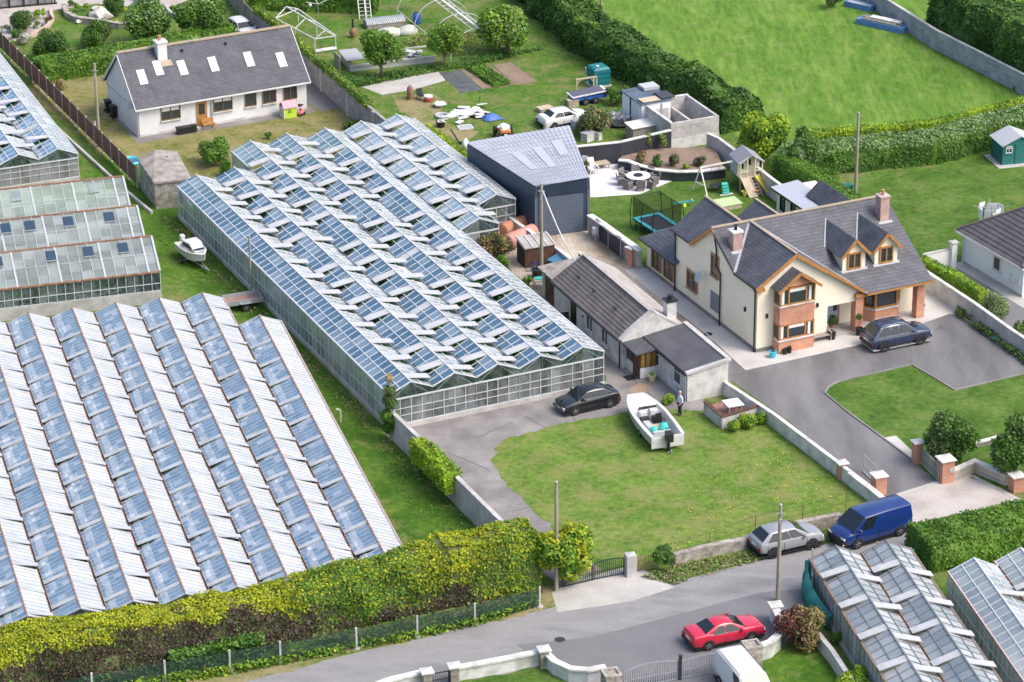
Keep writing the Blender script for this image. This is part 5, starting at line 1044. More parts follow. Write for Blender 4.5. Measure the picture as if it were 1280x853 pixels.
def stone_store():
    a = P(214,262,0); t = thing('stone_store', 'small old stone store with a bulging flat roof beside the central glasshouse', 'shed', a, R(28)); W, D, H = 3.5, 5.2, 2.1
    part(t, 'walls', X['oldw'], lambda m: m.prism([(-1.0,.6),(1.6,-.2),(2.4,D-.8),(-.4,D)], -.1, H)); part(t, 'roof', X['moss'], lambda m: m.slab([(-1.1,.5,H),(1.7,-.3,H+.05),(2.5,D-.7,H+.5),(.9,D-.1,H+.75),(-.5,D+.1,H+.2)], .16, 0, (0,0,.16))); part(t, 'roof_hole', X['blackp'], lambda m: m.blob((1.3,D-1.3,H+.62), (.35,.3,.1), 0, .3, 3)); part(t, 'opening', X['blackp'], lambda m: m.slab([(1.62,.1,0),(1.72,.7,0),(1.72,.7,1.4),(1.62,.1,1.4)], .02, 0, (.02,-.01,0)))
stone_store()
def brown_shed():
    a = P(656.5,336,0); t = thing('garden_shed', 'small dark brown shed with a glazed grey roof beside the pole and yard wall', 'shed', a, R(22)); W, D, H = 2.35, 1.6, 1.6
    part(t, 'walls', X['darkwood'], lambda m: m.add([(0,0,-.05),(W,0,-.05),(W,D,-.05),(0,D,-.05),(0,0,H),(W,0,H),(W,D,H+.25),(0,D,H+.25)], [(0,1,5,4),(1,2,6,5),(2,3,7,6),(3,0,4,7)])); r = part(t, 'roof', X['asb'], lambda m: m.slab([(-.1,-.12,H),(W+.1,-.12,H),(W+.1,D+.1,H+.3),(-.1,D+.1,H+.3)], .06)); part(r, 'battens', X['cope'], lambda m: [m.bar((x,-.12,H+.04),(x,D+.1,H+.34),.06) for x in (0,.58,1.17,1.75,2.3)]); part(t, 'door', X['blackp'], lambda m: m.box(-.03,.3,0,0,1.2,1.5))
brown_shed()
# ---------------------------------------------------------------- walls and fences
def W(name, label, px, h, th, m, cope=None, **k): return wall(name, label, [P(*q) for q in px], h, th, m, cope, **k)
W('block_wall', 'tall grey block wall topped with ivy between the bungalow and the vegetable plot', [(318,42), (345,62), (402,112), (440,147), (482,183), (492,190)], 2.3, .22, X['block'], None)
def wall_piers():
    for x, y in ((372,86), (404,113.5), (437,143.5), (470,172)):
        b = P(x, y); t = thing('wall_pier', 'concrete pier standing against the ivy-topped block wall, '+{372:'nearest the bungalow gable', 404:'second from the bungalow gable', 437:'third from the bungalow gable', 470:'nearest the central glasshouse'}[x], 'wall pier', b+Vector((-.1,-.15,0)), R(-50), 'piers of the ivy-topped wall'); part(t, 'shaft', X['concw'], lambda m: m.box(-.17,-.1,-.1,.17,.1,2.2)); part(t, 'cap', X['concw'], lambda m: m.box(-.2,-.13,2.2,.2,.13,2.28))
wall_piers()
hedge('ivy', 'yellow-green ivy growing along the top of the tall block wall', 'ivy', [P(322,44.5), P(346,62.5), P(402,112.5), P(462,165)], .75, .6, [Y['bright'], Y['lime'], Y['olive']], leaf=.15, dens=60, amp=.16, freq=1.1, z0=2.1, seed=4)
W('yard_wall', 'low concrete wall with worn capping between the glasshouse yard and the workshop', [(612,270), (650,299), (698,330), (760,379)], 1.15, .25, X['concw'], X['cope'], cw=.03, ch=.06)
W('garden_wall', 'grey block wall with broad white capping beside the workshop drive', [(737,292), (752,302), (800,337)], 1.45, .22, X['block'], X['cope'], cw=.16, ch=.1)
def curve():
    pts = [(773,212), (785,213), (800,219), (820,224), (845,226.5), (876,226), (906,222)]
    W('planter_wall', 'curved dark garden retaining wall with a white capping', pts, .75, .25, X['blackw'], X['cope'], cw=.1, ch=.09)
    poly = [P(x, y) for x, y in pts]+[P(893,192), P(838,194), P(780,197)]; q = M(); q.poly([(p.x, p.y, .6) for p in poly]); struct(q.build('planter_soil', X['soil']))
curve()
W('dark_garden_wall', 'black-painted garden wall with cream capping behind the dining patio', [(719,210), (775,204), (838,189)], 1.75, .22, X['blackw'], X['cope'], cw=.05, ch=.08)
W('boundary_wall', 'plain grey concrete wall along the back of the garden behind the playhouse', [(884,190), (898,196), (930,220), (968,250), (1005,276)], 1.55, .22, X['concw'], X['cope'], cw=.03, ch=.06)
W('boundary_wall', 'stained concrete boundary wall running down beside the cream house to the bed', [(1128,340), (1158,362), (1215,400), (1262,434), (1330,480)], 1.35, .22, X['concw'], X['cope'], cw=.03, ch=.07)
W('side_gate_wall', 'bright white wall with a raised pier at the neighbouring bungalow', [(1153,341), (1186,334), (1193.5,334)], 1.55, .22, X['white'], X['concw'], hs=[1.4,1.4,1.4], cw=.02)
pillar('wall_pier', 'white pier with dark lantern at the end of the white wall', P(1190.5,334.6), .42, 2.0, X['white'], X['concw'], R(22))
W('field_wall', 'long blue-grey block wall along the far edge of the green field', [(1050,-30), (1104,20), (1170,62), (1225,90), (1290,124), (1400,180)], 1.7, .25, X['block3'], X['concw'], cw=.02)
W('drive_wall', 'pale pebble-dashed wall with light capping between the lawn and the asphalt drive', [(903,492), (930,510), (968,535), (1040,590), (1062,607)], .95, .22, X['rough'], X['cope'], cw=.03, ch=.06)
W('gate_wall', 'pebble-dashed wall stepping down from the drive pillars to the road', [(1062,607), (1092,630), (1112,647)], .85, .24, X['rough'], X['cope'], cw=.09, ch=.1)
W('terrace_wall', 'small L-shaped rendered wall with brown capping round a sunken terrace', [(881,517), (903,536), (952,521)], .85, .18, X['concw'], X['darkwood'], cw=.05, ch=.07)
W('yard_retaining_wall', 'grey rendered wall between the concrete yard and the grassy glasshouse lane', [(490,548), (520,577), (580,640), (640,700)], 1.95, .25, X['concw'], X['concw'], cw=.02, ch=.06)
W('stone_wall', 'low old stone wall between the lawn and the road', [(842,706), (880,696), (930,686), (962,674), (1000,665), (1050,655)], .75, .4, X['oldw'], None)
W('stone_wall', 'low cream stone wall with white capping between red brick gate pillars', [(1190,602), (1218,590), (1258,607)], .75, .3, brick('cream_stone', (.55,.50,.42), (.44,.39,.32), (.34,.30,.26), .5, .25, .03), X['cope'], cw=.05, ch=.09)
W('lawn_step_wall', 'short white-capped wall crossing the front lawn between two trees', [(1218,560), (1255,550), (1300,545)], .3, .25, X['conc'], X['cope'], cw=.03)
wt = X['stained']
W('road_wall', 'white rendered road wall with broad capping running up to the narrow iron gate', [(430,890), (485,867), (531,856)], .8, .24, wt, X['cope'], cw=.1, ch=.12)
W('road_wall', 'white rendered road wall with broad capping between the capped stone piers', [(570,851), (620,842), (679,830)], .8, .24, wt, X['cope'], cw=.1, ch=.12)
W('road_wall', 'curved white wall sweeping in to the large stone gate pier', [(682,832), (693,843), (712,852), (735,854), (757,850)], .8, .24, X['grey'], X['cope'], cw=.1, ch=.12)
W('road_wall', 'curved white wall beside the red car ending at a capped pier', [(944,828), (962,822), (973,812), (976,796), (968,779)], .95, .24, X['stained'], X['cope'], cw=.1, ch=.12)
W('low_wall', 'low grey wall beside the lower lawn and the two-span glasshouse', [(1022,808), (1040,830), (1066,870)], .9, .3, X['concw'], None)
W('pebble_base_wall', 'low mossy concrete kerb wall at the foot of the brown fence', [(0,92), (80,170), (160,243), (190,268)], .25, .2, X['concw'], None)
# pillars
pillar('gate_pillar', 'rough stone pier with open hollow top where the curved white wall ends', P(764,868), .95, 1.35, X['oldw'], X['oldw'], R(18), hollow=True)
pillar('gate_pillar', 'rough stone pier with hollow top standing between the red car and white van', P(939,840), .95, 1.75, X['oldw'], X['oldw'], R(18), hollow=True)
for x, y, s in ((534,862,'rubble pier with white cap on the lane-end side of the narrow iron gate'), (568,855,'rubble pier with white cap on the long white wall side of the narrow gate'), (680,834,'rubble pier with white cap where the road wall starts to curve')):
    pillar('gate_pillar', s, P(x, y), .5, 1.15, X['oldw'], X['cope'], R(15), capw=.12, caph=.14)
pillar('gate_pillar', 'white-capped pier almost hidden by the red-leaved bush', P(969,777), .55, 1.1, X['white'], X['cope'], R(12), capw=.12)
pillar('gate_pillar', 'squat weathered concrete pier between the iron gate and the stone wall', P(788,719), .62, 1.35, X['concw'], X['concw'], R(15), capw=.0)
for x, y, s, w_, h_ in ((1052,598,'small red brick pillar with white cap on the drive wall',.55,1.1), (1098,617,'red brick pillar with white cap at the road end of the drive wall',.75,1.3), (1146,578,'slim red brick pillar with white cap at the open end of the metal gate',.55,1.45), (1181,601,'broad red brick pillar with a plaque and white cap beside the metal gate',.85,1.55), (1270,613,'red brick pillar with grey cap under the tree at the road corner',.75,1.05)):
    pl = pillar('gate_pillar', s, P(x, y), w_, h_, X['brick'], X['cope'], R(20), capw=.1)
    if 'plaque' in s: part(pl, 'plaque', X['greynet'], lambda m: (m.box(.05,-.46,.75,.36,-.43,1.05), m.box(-.3,-.45,.4,-.22,-.43,.52)))
pillar('gate_pillar', 'red brick pillar with white cap at the end of the dark double gate', P(789.5,331), .6, 1.35, X['brick'], X['cope'], R(-50))
# gates
bargate('gate', 'dark wrought iron gate leaf beside the golden bush at the lawn entrance', P(703,735), P(741,726), 1.05, X['iron'], .13, .0)
bargate('gate', 'dark wrought iron gate leaf hung on the squat concrete pier', P(742,725.5), P(780,718), 1.1, X['iron'], .13, .12)
bargate('gate', 'rusty low iron gate between the concrete pier and the small tree', P(797,715), P(822,710), .95, X['rust'], .14)
bargate('gate', 'grey arched iron gate leaf beside the hollow stone pier', P(780,863), P(848,850), 1.2, X['galv'], .14, .25, bw=.045)
bargate('gate', 'grey iron gate leaf between the black post and the white van', P(852,849), P(912,838), 1.15, X['galv'], .14, .15, bw=.045)
bargate('gate', 'narrow grey iron gate between two white-capped rubble piers', P(540,860), P(562,856), .9, X['iron'], .12)
q = thing('gate_post', 'black square gate post between the two arched gate leaves', 'gate post', P(850,850)); part(q, 'shaft', X['iron'], lambda m: m.box(-.09,-.09,-.1,.09,.09,1.55)); part(q, 'cap', X['iron'], lambda m: m.box(-.12,-.12,1.55,.12,.12,1.6))
bargate('gate', 'silver metal driveway gate standing open against the brick pillar', P(1149,578), P(1173,603), 1.3, X['galv'], .16, -.15, bw=.035)
bargate('gate', 'thin silver gate leaf standing open on the drive', P(1079,591), P(1095,607), 1.3, X['galv'], .3, .0, bw=.025)
def dark_gate():
    a, b = P(750,297), P(781,322); t = thing('double_gate', 'dark panelled double gate with silver curved top rail in the garden wall', 'gate', a+Vector((-.25,-.2,0)), ang(a, b)); Lg = (b-a).length
    top = lambda x: 1.45+.28*math.cos(PI*2*x/Lg)*.5
    for k in (0, 1): part(t, 'panel', X['blackw'], lambda m: [m.box(Lg*k/2+i*.25,-.04,.1,Lg*k/2+i*.25+.24,.0,top(Lg*k/2+i*.25+.12)) for i in range(int(Lg/2/.25))])
    part(t, 'frame', X['galv'], lambda m: [m.bar((Lg*i/12,-.02,top(Lg*i/12)+.03),(Lg*(i+1)/12,-.02,top(Lg*(i+1)/12)+.03),.09) for i in range(12)]+[m.bar((x,-.06,0),(x,-.06,1.6),.07) for x in (0,Lg/2,Lg)])
dark_gate()
def panel_fence():
    a, b = P(-12,50), P(172,235); t = thing('panel_fence', 'brown panel fence with pale concrete posts between a glasshouse and the bungalow garden', 'fence', a, ang(a, b)); Lg = (b-a).length; n = 19; s = Lg/n
    for i in range(n+1): part(t, 'post', X['concw'], lambda m: (m.box(i*s-.05,-.07,-.1,i*s+.05,.07,1.82)))
    for i in range(n): part(t, 'panel', X['fence'], lambda m: [m.box(i*s+.065,-.025-.012*(j % 2),.25+j*.19,i*s+s-.065,.02,.25+j*.19+.185) for j in range(8)])
panel_fence()
def board_fence():
    a, b = P(268,-18), P(318,40); t = thing('board_fence', 'weathered grey vertical board fence behind the white hatchback', 'fence', a, ang(a, b)); Lg = (b-a).length; n = int(Lg/.16)
    part(t, 'boards', X['greywood'], lambda m: [m.box(i*.16,-.02-.01*(i % 2),.05,i*.16+.145,.02,1.8+.03*(i % 3)) for i in range(n)])
    for i in range(6): part(t, 'post', X['greywood'], lambda m: m.box(i*Lg/5-.06,-.12,-.1,i*Lg/5+.06,-.035,1.9))
board_fence()
def netm():
    m, t, out = nt('green_mesh'); v = tc(t); b = nd(t, 'ShaderNodeBsdfDiffuse'); b.inputs[0].default_value = (.04,.085,.075,1); tr = nd(t, 'ShaderNodeBsdfTransparent'); mx = nd(t, 'ShaderNodeMixShader'); L(t, ramp(t, nz(t, v, 1.2, 3), [(.3, (.18,)*3), (.7, (.34,)*3)]), mx.inputs[0]); L(t, tr.outputs[0], mx.inputs[1]); L(t, b.outputs[0], mx.inputs[2]); L(t, mx.outputs[0], out.inputs[0]); return m
X['net'] = netm()
def mesh_fence():
    px = [(20,890), (116,868), (207,852), (288,839), (351,828), (446,811), (522,796), (594,780), (675,759)]; pts = [P(*q) for q in px]; c = pts[0]; t = thing('mesh_fence', 'dark green wire mesh fence on thin pale posts below the long yellow hedge', 'fence', c); q = [p-c for p in pts]
    for p in q[1:]: o = part(t, 'post', X['cope'], lambda m: m.box(p.x-.05,p.y-.05,-.1,p.x+.05,p.y+.05,1.38)); part(o, 'footing', X['concw'], lambda m: m.lathe([(.22,-.05),(.2,.08)], (p.x,p.y,0), 9))
    for a, b in zip(q, q[1:]): part(t, 'mesh', X['net'], lambda m: m.slab([(a.x,a.y,.12),(b.x,b.y,.12),(b.x,b.y,1.25),(a.x,a.y,1.25)], .012, 0, (0,.012,0)))
    part(t, 'wire', X['iron'], lambda m: [m.bar((a.x,a.y,z),(b.x,b.y,z),.015) for a, b in zip(q, q[1:]) for z in (.12,.7,1.25)])
mesh_fence()
def post_row(name, label, px, h):
    pts = [P(*q) for q in px]; c = pts[0]; t = thing(name, label, 'fence', c)
    for p in pts: d = p-c; part(t, 'post', X['rust'], lambda m: m.bar((d.x,d.y,-.1),(d.x,d.y,h),.06))
    part(t, 'wire', X['iron'], lambda m: [m.bar(tuple((a-c).xy)+(z,), tuple((b-c).xy)+(z,), .012) for a, b in zip(pts, pts[1:]) for z in (h*.5,h*.95)])
post_row('wire_fence', 'thin rusty post and wire fence behind the stone wall', [(828,706), (887,690), (944,668), (1003,655), (1057,640)], 1.35)
def teal_net():
    a, b = P(1014,702,0), P(1000,742,0); t = thing('netting', 'teal windbreak netting slung over the glasshouse corner beside the road', 'netting', a); mt = mat('teal_netting', (.02,.16,.15), (.03,.20,.19), scale=3, fine=5, fv=.15)
    f = lambda x, y: Vector(f5(x, y))-a.xy
    vs = []; n = 10
    for i in range(n+1):
        u = i/n; p = f(-.35-.5*math.sin(u*PI)*(1-u*.3), .3-u*5.2); vs += [(p.x,p.y,.05), (p.x+.12*math.sin(i*2.1),p.y,1.0), (p.x+.3,p.y,2.0-u*.9)]
    m = M(); m.add(vs, [(3*i+k, 3*i+3+k, 3*i+4+k, 3*i+1+k) for i in range(n) for k in (0,1)]); o = m.build('net_sheet', mt, t, 60); o.modifiers.new('th', 'SOLIDIFY').thickness = .02
    m = M(); p0, p1 = f(-.2,.35), f(6.6,.35); m.slab([(p0.x,p0.y,.1),(p1.x,p1.y,.1),(p1.x,p1.y,1.95),(p0.x,p0.y,1.95)], .02, 0, (0,.02,0)); m.build('net_sheet', mt, t)
    for x in (.3, 2.2, 4.3): p = f(x, .5); part(t, 'stake', X['palewood'], lambda m: m.bar((p.x,p.y,-.1),(p.x,p.y,2.6),.09))
teal_net()
# ---------------------------------------------------------------- hedges
def off(pts, d):
    out = []
    for i, p in enumerate(pts):
        a, b = pts[max(0, i-1)], pts[min(len(pts)-1, i+1)]; v = (b-a).normalized(); out.append(p+Vector((-v.y, v.x, 0))*d)
    return out
h1 = [Vector((-34,-46.2,0)), Vector((-28.8,-43.9,0)), Vector((-21,-41.0,0)), Vector((-14.4,-38.2,0)), Vector((-7.6,-35.3,0)), Vector((-.1,-32.3,0)), Vector((1.6,-31.6,0))]
def r1(x, y, z, rg):
    u = x+rg.uniform(-.8,.8)+1.2*nval((x,y,z), .4, 9); zz = z+rg.uniform(-.25,.25)+.9*nval((x,y,z), .55, 5)
    lim = 2.65 if u < -15 else (1.9 if u < -11 else (.5 if u < -5.2 else (1.6 if u < -2.2 else .3)))
    if zz < lim: return 2 if rg.random() < .93 else 3
    g = .9 if u < -12 else (.34 if u < -5.5 else (.85 if u < -1.6 else .5))
    if zz < 2.5 and u > -11: g *= .6
    return 0 if rg.random() < g else (1 if rg.random() < .7 else 3)
hedge('hedge', 'long golden and green roadside hedge with bare brown lower half', 'hedge', off(h1, 1.2), 2.6, 3.5, [Y['gold'], Y['bright'], Y['brown'], Y['std']], r1, leaf=.155, dens=125, amp=.38, freq=.45, core=Y['olive'], seed=2, hf=lambda u: .93+.1*math.sin(u*9)+.09*(u > .85))
shrub('conifer_bush', 'bushy golden conifer ending the long hedge beside the brown pole', 'bush', P(704,730), 4.0, 1.7, [Y['gold'], Y['lime'], Y['bright']], .24, 34, 14, 5, core=X['twig'])
hedge('hedge', 'dense bright green laurel hedge behind the white bungalow', 'hedge', off([P(54,106), P(66,103), P(126,94), P(200,80), P(296,60)], .9), 1.9, 2.0, [Y['bright'], Y['std']], None, leaf=.2, dens=48, amp=.14, freq=.8, seed=6)
hedge('hedge', 'tall green laurel hedge at the top edge above the white tent frame', 'hedge', [P(315,8), P(470,14)], 2.2, 2.6, [Y['bright'], Y['std'], Y['dark']], None, leaf=.22, dens=40, amp=.25, freq=.7, seed=8)
hedge('hedge', 'tall dark mixed hedge of rounded bushes between the plots and the field', 'hedge', [P(640,-40), P(674,3), P(704,32), P(752,72), P(806,101), P(866,130), P(926,163)], 3.6, 3.3, [Y['dark'], Y['std'], Y['std']], None, leaf=.27, dens=34, amp=.85, freq=.33, seed=9, hf=lambda u: 1.12-.38*u+.1*math.sin(u*23), core=Y['dark'])
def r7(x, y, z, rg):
    return (1 if rg.random() < .75 else 0) if z > 1.75 else (0 if rg.random() < .6 else 2)  # silvery top leaves; dark leaves lower down stand in for the face's shade
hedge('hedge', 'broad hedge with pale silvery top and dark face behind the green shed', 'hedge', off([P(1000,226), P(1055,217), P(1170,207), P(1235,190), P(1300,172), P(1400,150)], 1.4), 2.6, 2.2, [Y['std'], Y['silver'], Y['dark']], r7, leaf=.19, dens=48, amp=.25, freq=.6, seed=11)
hedge('hedge', 'narrow lime green hedge along the near edge of the field', 'hedge', off([P(1005,204), P(1055,198), P(1170,188), P(1235,172), P(1300,155), P(1400,130)], 1.2), .9, 2.1, [Y['lime'], Y['bright']], None, leaf=.18, dens=50, amp=.14, freq=.8, seed=12)
hedge('hedge', 'trimmed bright green hedge sloping beside the garden wall and pale flat roof', 'hedge', [P(975,220), P(1005,236), P(1066,274)], 1.6, 1.9, [Y['bright'], Y['std']], None, leaf=.17, dens=50, amp=.12, seed=13)
hedge('hedge', 'neat lime hedge along the neighbouring drive beside the concrete wall', 'hedge', [P(1150,344), P(1190,364), P(1227,388)], 1.0, 1.5, [Y['lime'], Y['bright']], None, leaf=.16, dens=60, amp=.1, seed=14)
hedge('hedge', 'lime green hedge squeezed between the central glasshouse and the workshop', 'hedge', [P(530,180), P(552,198), P(583,224)], 1.3, 1.7, [Y['lime'], Y['gold'], Y['bright']], None, leaf=.17, dens=55, amp=.2, freq=.9, seed=15)
hedge('hedge', 'wide flat-topped green hedge between two glasshouses and the gravel apron', 'hedge', [P(1150,701), P(1215,688), P(1310,667), P(1400,645)], 3.6, 1.9, [Y['bright'], Y['std']], None, leaf=.18, dens=70, amp=.25, freq=.7, seed=16)
hedge('hedge', 'mass of tall dark trees beyond the blue-grey field wall', 'tree belt', [P(1190,40), P(1230,62), P(1300,98), P(1380,130)], 5.5, 4.8, [Y['dark'], Y['std']], None, leaf=.28, dens=26, amp=1.0, freq=.33, seed=17)
hedge('creeper', 'bright lime creeper draped over the yard retaining wall', 'creeper', [P(522,562,1.5), P(545,583,1.5), P(566,605,1.5)], 1.2, 1.5, [Y['lime'], Y['bright']], None, leaf=.18, dens=60, amp=.25, freq=1.0, z0=.85, seed=18)
q = thing('ivy_post', 'old post smothered in ivy at the corner of the central glasshouse', 'ivy', P(489,551)); part(q, 'post', X['pole'], lambda m: m.tube([(0,0,-.1),(0,0,4.3)], .1, 8))
crown('ivy', (0,0,1.2), (.75,.7,1.25), [Y['std'], Y['bright']], q, 8, .6, .16, 60, 21); crown('ivy', (0,0,3.1), (.42,.42,1.45), [Y['olive'], Y['std']], q, 8, .8, .14, 60, 22)
crown('seed_heads', (-.05,0,4.5), (.35,.3,.4), [Y['straw']], q, 4, .7, .14, 60, 23)
# ---------------------------------------------------------------- trees and bushes
tree('tree', 'round-headed green tree in the vegetable plot beside the junk frame', 'tree', P(477,97), 4.5, 2.15, [Y['bright'], Y['bright'], Y['std']], .13, .26, .2, 34, 16, 31)
tree('tree', 'smaller upright fruit tree between the junk frame and the vegetable beds', 'tree', P(556,86), 4.6, 1.6, [Y['bright'], Y['lime'], Y['std']], .1, .22, .19, 36, 12, 32)
tree('tree', 'broad pale-leaved tree in front of the bare polytunnel hoops', 'tree', P(635,68), 5.0, 2.8, [Y['bright'], Y['silver'], Y['lime']], .18, .16, .24, 28, 20, 33)
tree('tree', 'dark bushy tree beside the metal driveway gate', 'tree', P(1190,583), 3.9, 1.65, [Y['std'], Y['dark'], Y['olive']], .1, .1, .19, 38, 18, 34)
tree('tree', 'dark bushy tree above the grey-capped corner brick pillar', 'tree', P(1268,600), 4.4, 1.6, [Y['std'], Y['dark'], Y['olive']], .1, .1, .19, 38, 18, 35)
tree('tree', 'yellow-green tree beyond the garden wall at the end of the dark hedge', 'tree', P(952,203), 4.0, 2.1, [Y['lime'], Y['bright']], .15, .08, .24, 30, 16, 36)
tree('tree', 'grey-green bushy conifer beside the yellow-green tree', 'tree', P(1000,214), 3.6, 2.1, [Y['std'], Y['silver']], .15, .06, .2, 34, 16, 37)
tree('tree', 'tall light willow-like tree behind the bungalow chimney', 'tree', P(182,58), 4.8, 2.3, [Y['std'], Y['silver'], Y['bright']], .12, .1, .2, 28, 16, 38, zr=1)
tree('tree', 'broad light green tree behind the bungalow roof beside the white hatchback', 'tree', P(250,56), 4.6, 2.7, [Y['std'], Y['bright'], Y['silver']], .14, .1, .22, 28, 18, 39)
shrub('bush', 'dark spreading bush on the flower garden lawn by the brown fence', 'bush', P(65,74), 2.6, 2.1, [Y['std'], Y['dark']], .16, 44, 12, 41)
shrub('bush', 'rounded dark green bush in the middle of the flower garden lawn', 'bush', P(120,61), 2.6, 1.6, [Y['std'], Y['dark'], Y['olive']], .16, 44, 11, 42)
shrub('bush', 'clipped grey-green ball bush beside the black pergola', 'bush', P(28,40), 1.9, .95, [Y['dark'], Y['olive']], .13, 60, 10, 43, br=.7)
shrub('bush', 'dark clipped ball bush in the rockery', 'bush', P(143,20), 1.9, .85, [Y['dark'], Y['std']], .13, 60, 10, 44, br=.7)
shrub('bush', 'fresh green bush behind the central glasshouse on the bungalow side', 'bush', P(268,206), 2.2, 1.5, [Y['bright'], Y['std']], .17, 46, 11, 45)
shrub('bush', 'green climber hanging at the corner of the central glasshouse', 'bush', P(283,221), 1.5, .6, [Y['std'], Y['bright']], .15, 50, 7, 46)
shrub('bush', 'green bush at the end of the brown fence beside the paddling pool', 'bush', P(183,235), 2.0, .75, [Y['bright'], Y['lime']], .15, 50, 8, 47)
shrub('bush', 'low olive bush on the bungalow lawn against the block wall', 'bush', P(442,162), 1.0, 1.1, [Y['olive'], Y['bright']], .15, 46, 8, 48)
shrub('bush', 'small dark bush behind the glasshouse on the bungalow lawn', 'bush', P(336,174), .7, .45, [Y['std']], .12, 60, 5, 49)
shrub('bush', 'dry yellow-brown shrub beside the laurel hedge on the bungalow lawn', 'bush', P(76,112), 1.0, .5, [Y['straw'], Y['olive']], .12, 60, 6, 50)
shrub('bush', 'brown-green flowering bush between the glasshouse and the salmon tank', 'bush', P(617,327), 2.4, 1.35, [Y['bronze'], Y['olive'], Y['brown']], .16, 46, 12, 51, core=X['twig'])
shrub('bush', 'fresh green bush below the brown-green bush in the glasshouse yard', 'bush', P(627,334), 1.0, .7, [Y['bright']], .15, 50, 7, 52)
shrub('bush', 'small bright plant beside the green-topped table in the yard', 'bush', P(658,358), .9, .55, [Y['bright'], Y['std']], .14, 55, 6, 53)
shrub('bush', 'tangled olive scrub growing over the scrap cars', 'bush', P(738,168), 2.4, 2.0, [Y['olive'], Y['std'], Y['straw']], .18, 34, 14, 54, core=X['twig'])
shrub('bush', 'dark scrub between the teal tank and the white panelled shed', 'bush', P(772,130), 1.5, 1.5, [Y['std'], Y['dark'], Y['olive']], .18, 36, 9, 55)
shrub('bush', 'round grey-green bush with pale tips on the neighbouring drive edge', 'bush', P(1241,398), 2.2, .95, [Y['olive'], Y['silver']], .13, 60, 12, 56, br=.65)
shrub('bush', 'low leafy plants in the bed below the stained boundary wall', 'bush', P(1274,420), 1.2, .9, [Y['std'], Y['olive']], .15, 46, 8, 57)
def rr(p, rg): return 0 if p.x < -.2+rg.uniform(-.6,.6) else (1 if rg.random() < .75 else 2)
shrub('bush', 'red and bronze leaved bush beside the curved white wall', 'bush', P(1003,806), 2.4, 1.65, [Y['red'], Y['bronze'], Y['olive']], .17, 46, 13, 58, rule=rr, core=X['twig'])
shrub('bush', 'yellow-green spiky bush at the bottom edge beside the two-span glasshouse', 'bush', P(1072,868), 1.6, 1.4, [Y['bright'], Y['lime']], .2, 36, 9, 59)
shrub('bush', 'green weeds growing at the foot of the two-span glasshouse wall', 'bush', P(1046,806), .9, .5, [Y['bright'], Y['std']], .15, 50, 6, 60)
shrub('bush', 'small dark tree-like bush beside the rusty low gate', 'bush', P(829,714), 1.9, .72, [Y['std'], Y['dark']], .15, 60, 9, 61)
for i, (x, y, r, h, s) in enumerate(((916,540,.55,.8,'smallest clipped green bush of the row of three by the terrace wall'), (933,536,.7,.95,'larger clipped green bush in the middle of the row by the terrace wall'), (950,530,.6,.9,'clipped green bush against the drive wall in the terrace row'))):
    shrub('bush', s, 'bush', P(x, y), h, r, [Y['bright'], Y['lime']], .13, 70, 7, 62+i, br=.65)
for i, (x, y, r, h, ms, s) in enumerate(((828,196,.42,1.9,('olive','lime'),'tall slim pale shrub against the roofless store corner'), (810,196,.34,1.6,('olive','lime'),'slim pale shrub against the black garden wall'), (800,212,.6,1.1,('bronze','brown'),'brown-leaved shrub in the raised planter by the black wall'), (820,216,.55,1.0,('std','dark'),'deep green shrub near the front of the raised planter'), (841,217,.7,1.1,('olive','brown'),'grey-brown shrub in the middle of the raised planter'), (857,221,.35,.6,('lime','bright'),'small lime plant at the front of the raised planter'), (874,216,.6,.9,('brown','olive'),'straggly brownish shrub in the raised planter towards the playhouse'))):
    o = shrub('shrub', s, 'shrub', P(x, y), h, r, [Y[k] for k in ms], .12, 60, 7, 70+i); o.location.z = .55
for i, (x, y, r, h, ms, s) in enumerate(((1088,210,.5,.5,('lime','gold'),'yellow-flowered plant beside the far utility pole at the hedge foot'), (1105,211,.4,.45,('bright','lime'),'low green plant at the foot of the silvery hedge'), (1130,208,.35,.4,('lime','bright'),'small lime plant at the foot of the silvery hedge'), (767,499,.5,.95,('bright','lime'),'leafy plant with white flowers by the cottage wall and the man'), (656,672,.5,.6,('std','bright'),'weeds at the foot of the golden hedge beside the concrete yard'), (152,526,.1,.1,('std',),'x'))[:5]):
    yv = (y+7) if x == 767 else y
    shrub('plant', s, 'plant', P(835 if x == 767 else x, yv), h, r, [Y[k] for k in ms], .12, 60, 6, 90+i)
# weeds and tufts nobody could count
def gc(label, px, n, ms, size, hm, seed, nm='weeds', cat='weeds'): return ground_cover(nm, label, cat, [P(*q).xy for q in px], n, [Y[k] for k in ms], size, hm, seed)
gc('nettles and weeds along the foot of the mesh fence', [(150,862), (207,848), (288,835), (351,824), (446,806), (522,790), (594,774), (670,752), (676,758), (594,784), (522,800), (446,815), (351,833), (288,845), (207,858), (150,872)], 5200, ('bright','std','lime'), .2, .5, 1)
gc('ivy and dead leaves between the hedge foot and the mesh fence', [(100,858), (207,832), (288,822), (351,812), (446,796), (522,781), (594,766), (676,748), (676,756), (594,776), (522,791), (446,806), (351,823), (288,834), (207,846), (100,872)], 5200, ('std','olive','brown','dark'), .2, .75, 12, 'undergrowth', 'undergrowth')
gc('nettle clump below the bare brown hedge face', [(212,836), (240,830), (330,812), (330,822), (240,842), (212,848)], 2600, ('std','crop','bright'), .24, 1.3, 2)
gc('rough grass along the foot of the central glasshouse', [(200,270), (222,280), (476,535), (488,560), (640,700), (625,705), (470,550), (330,410)], 5200, ('straw','straw','olive'), .12, .22, 3, 'grass', 'grass')
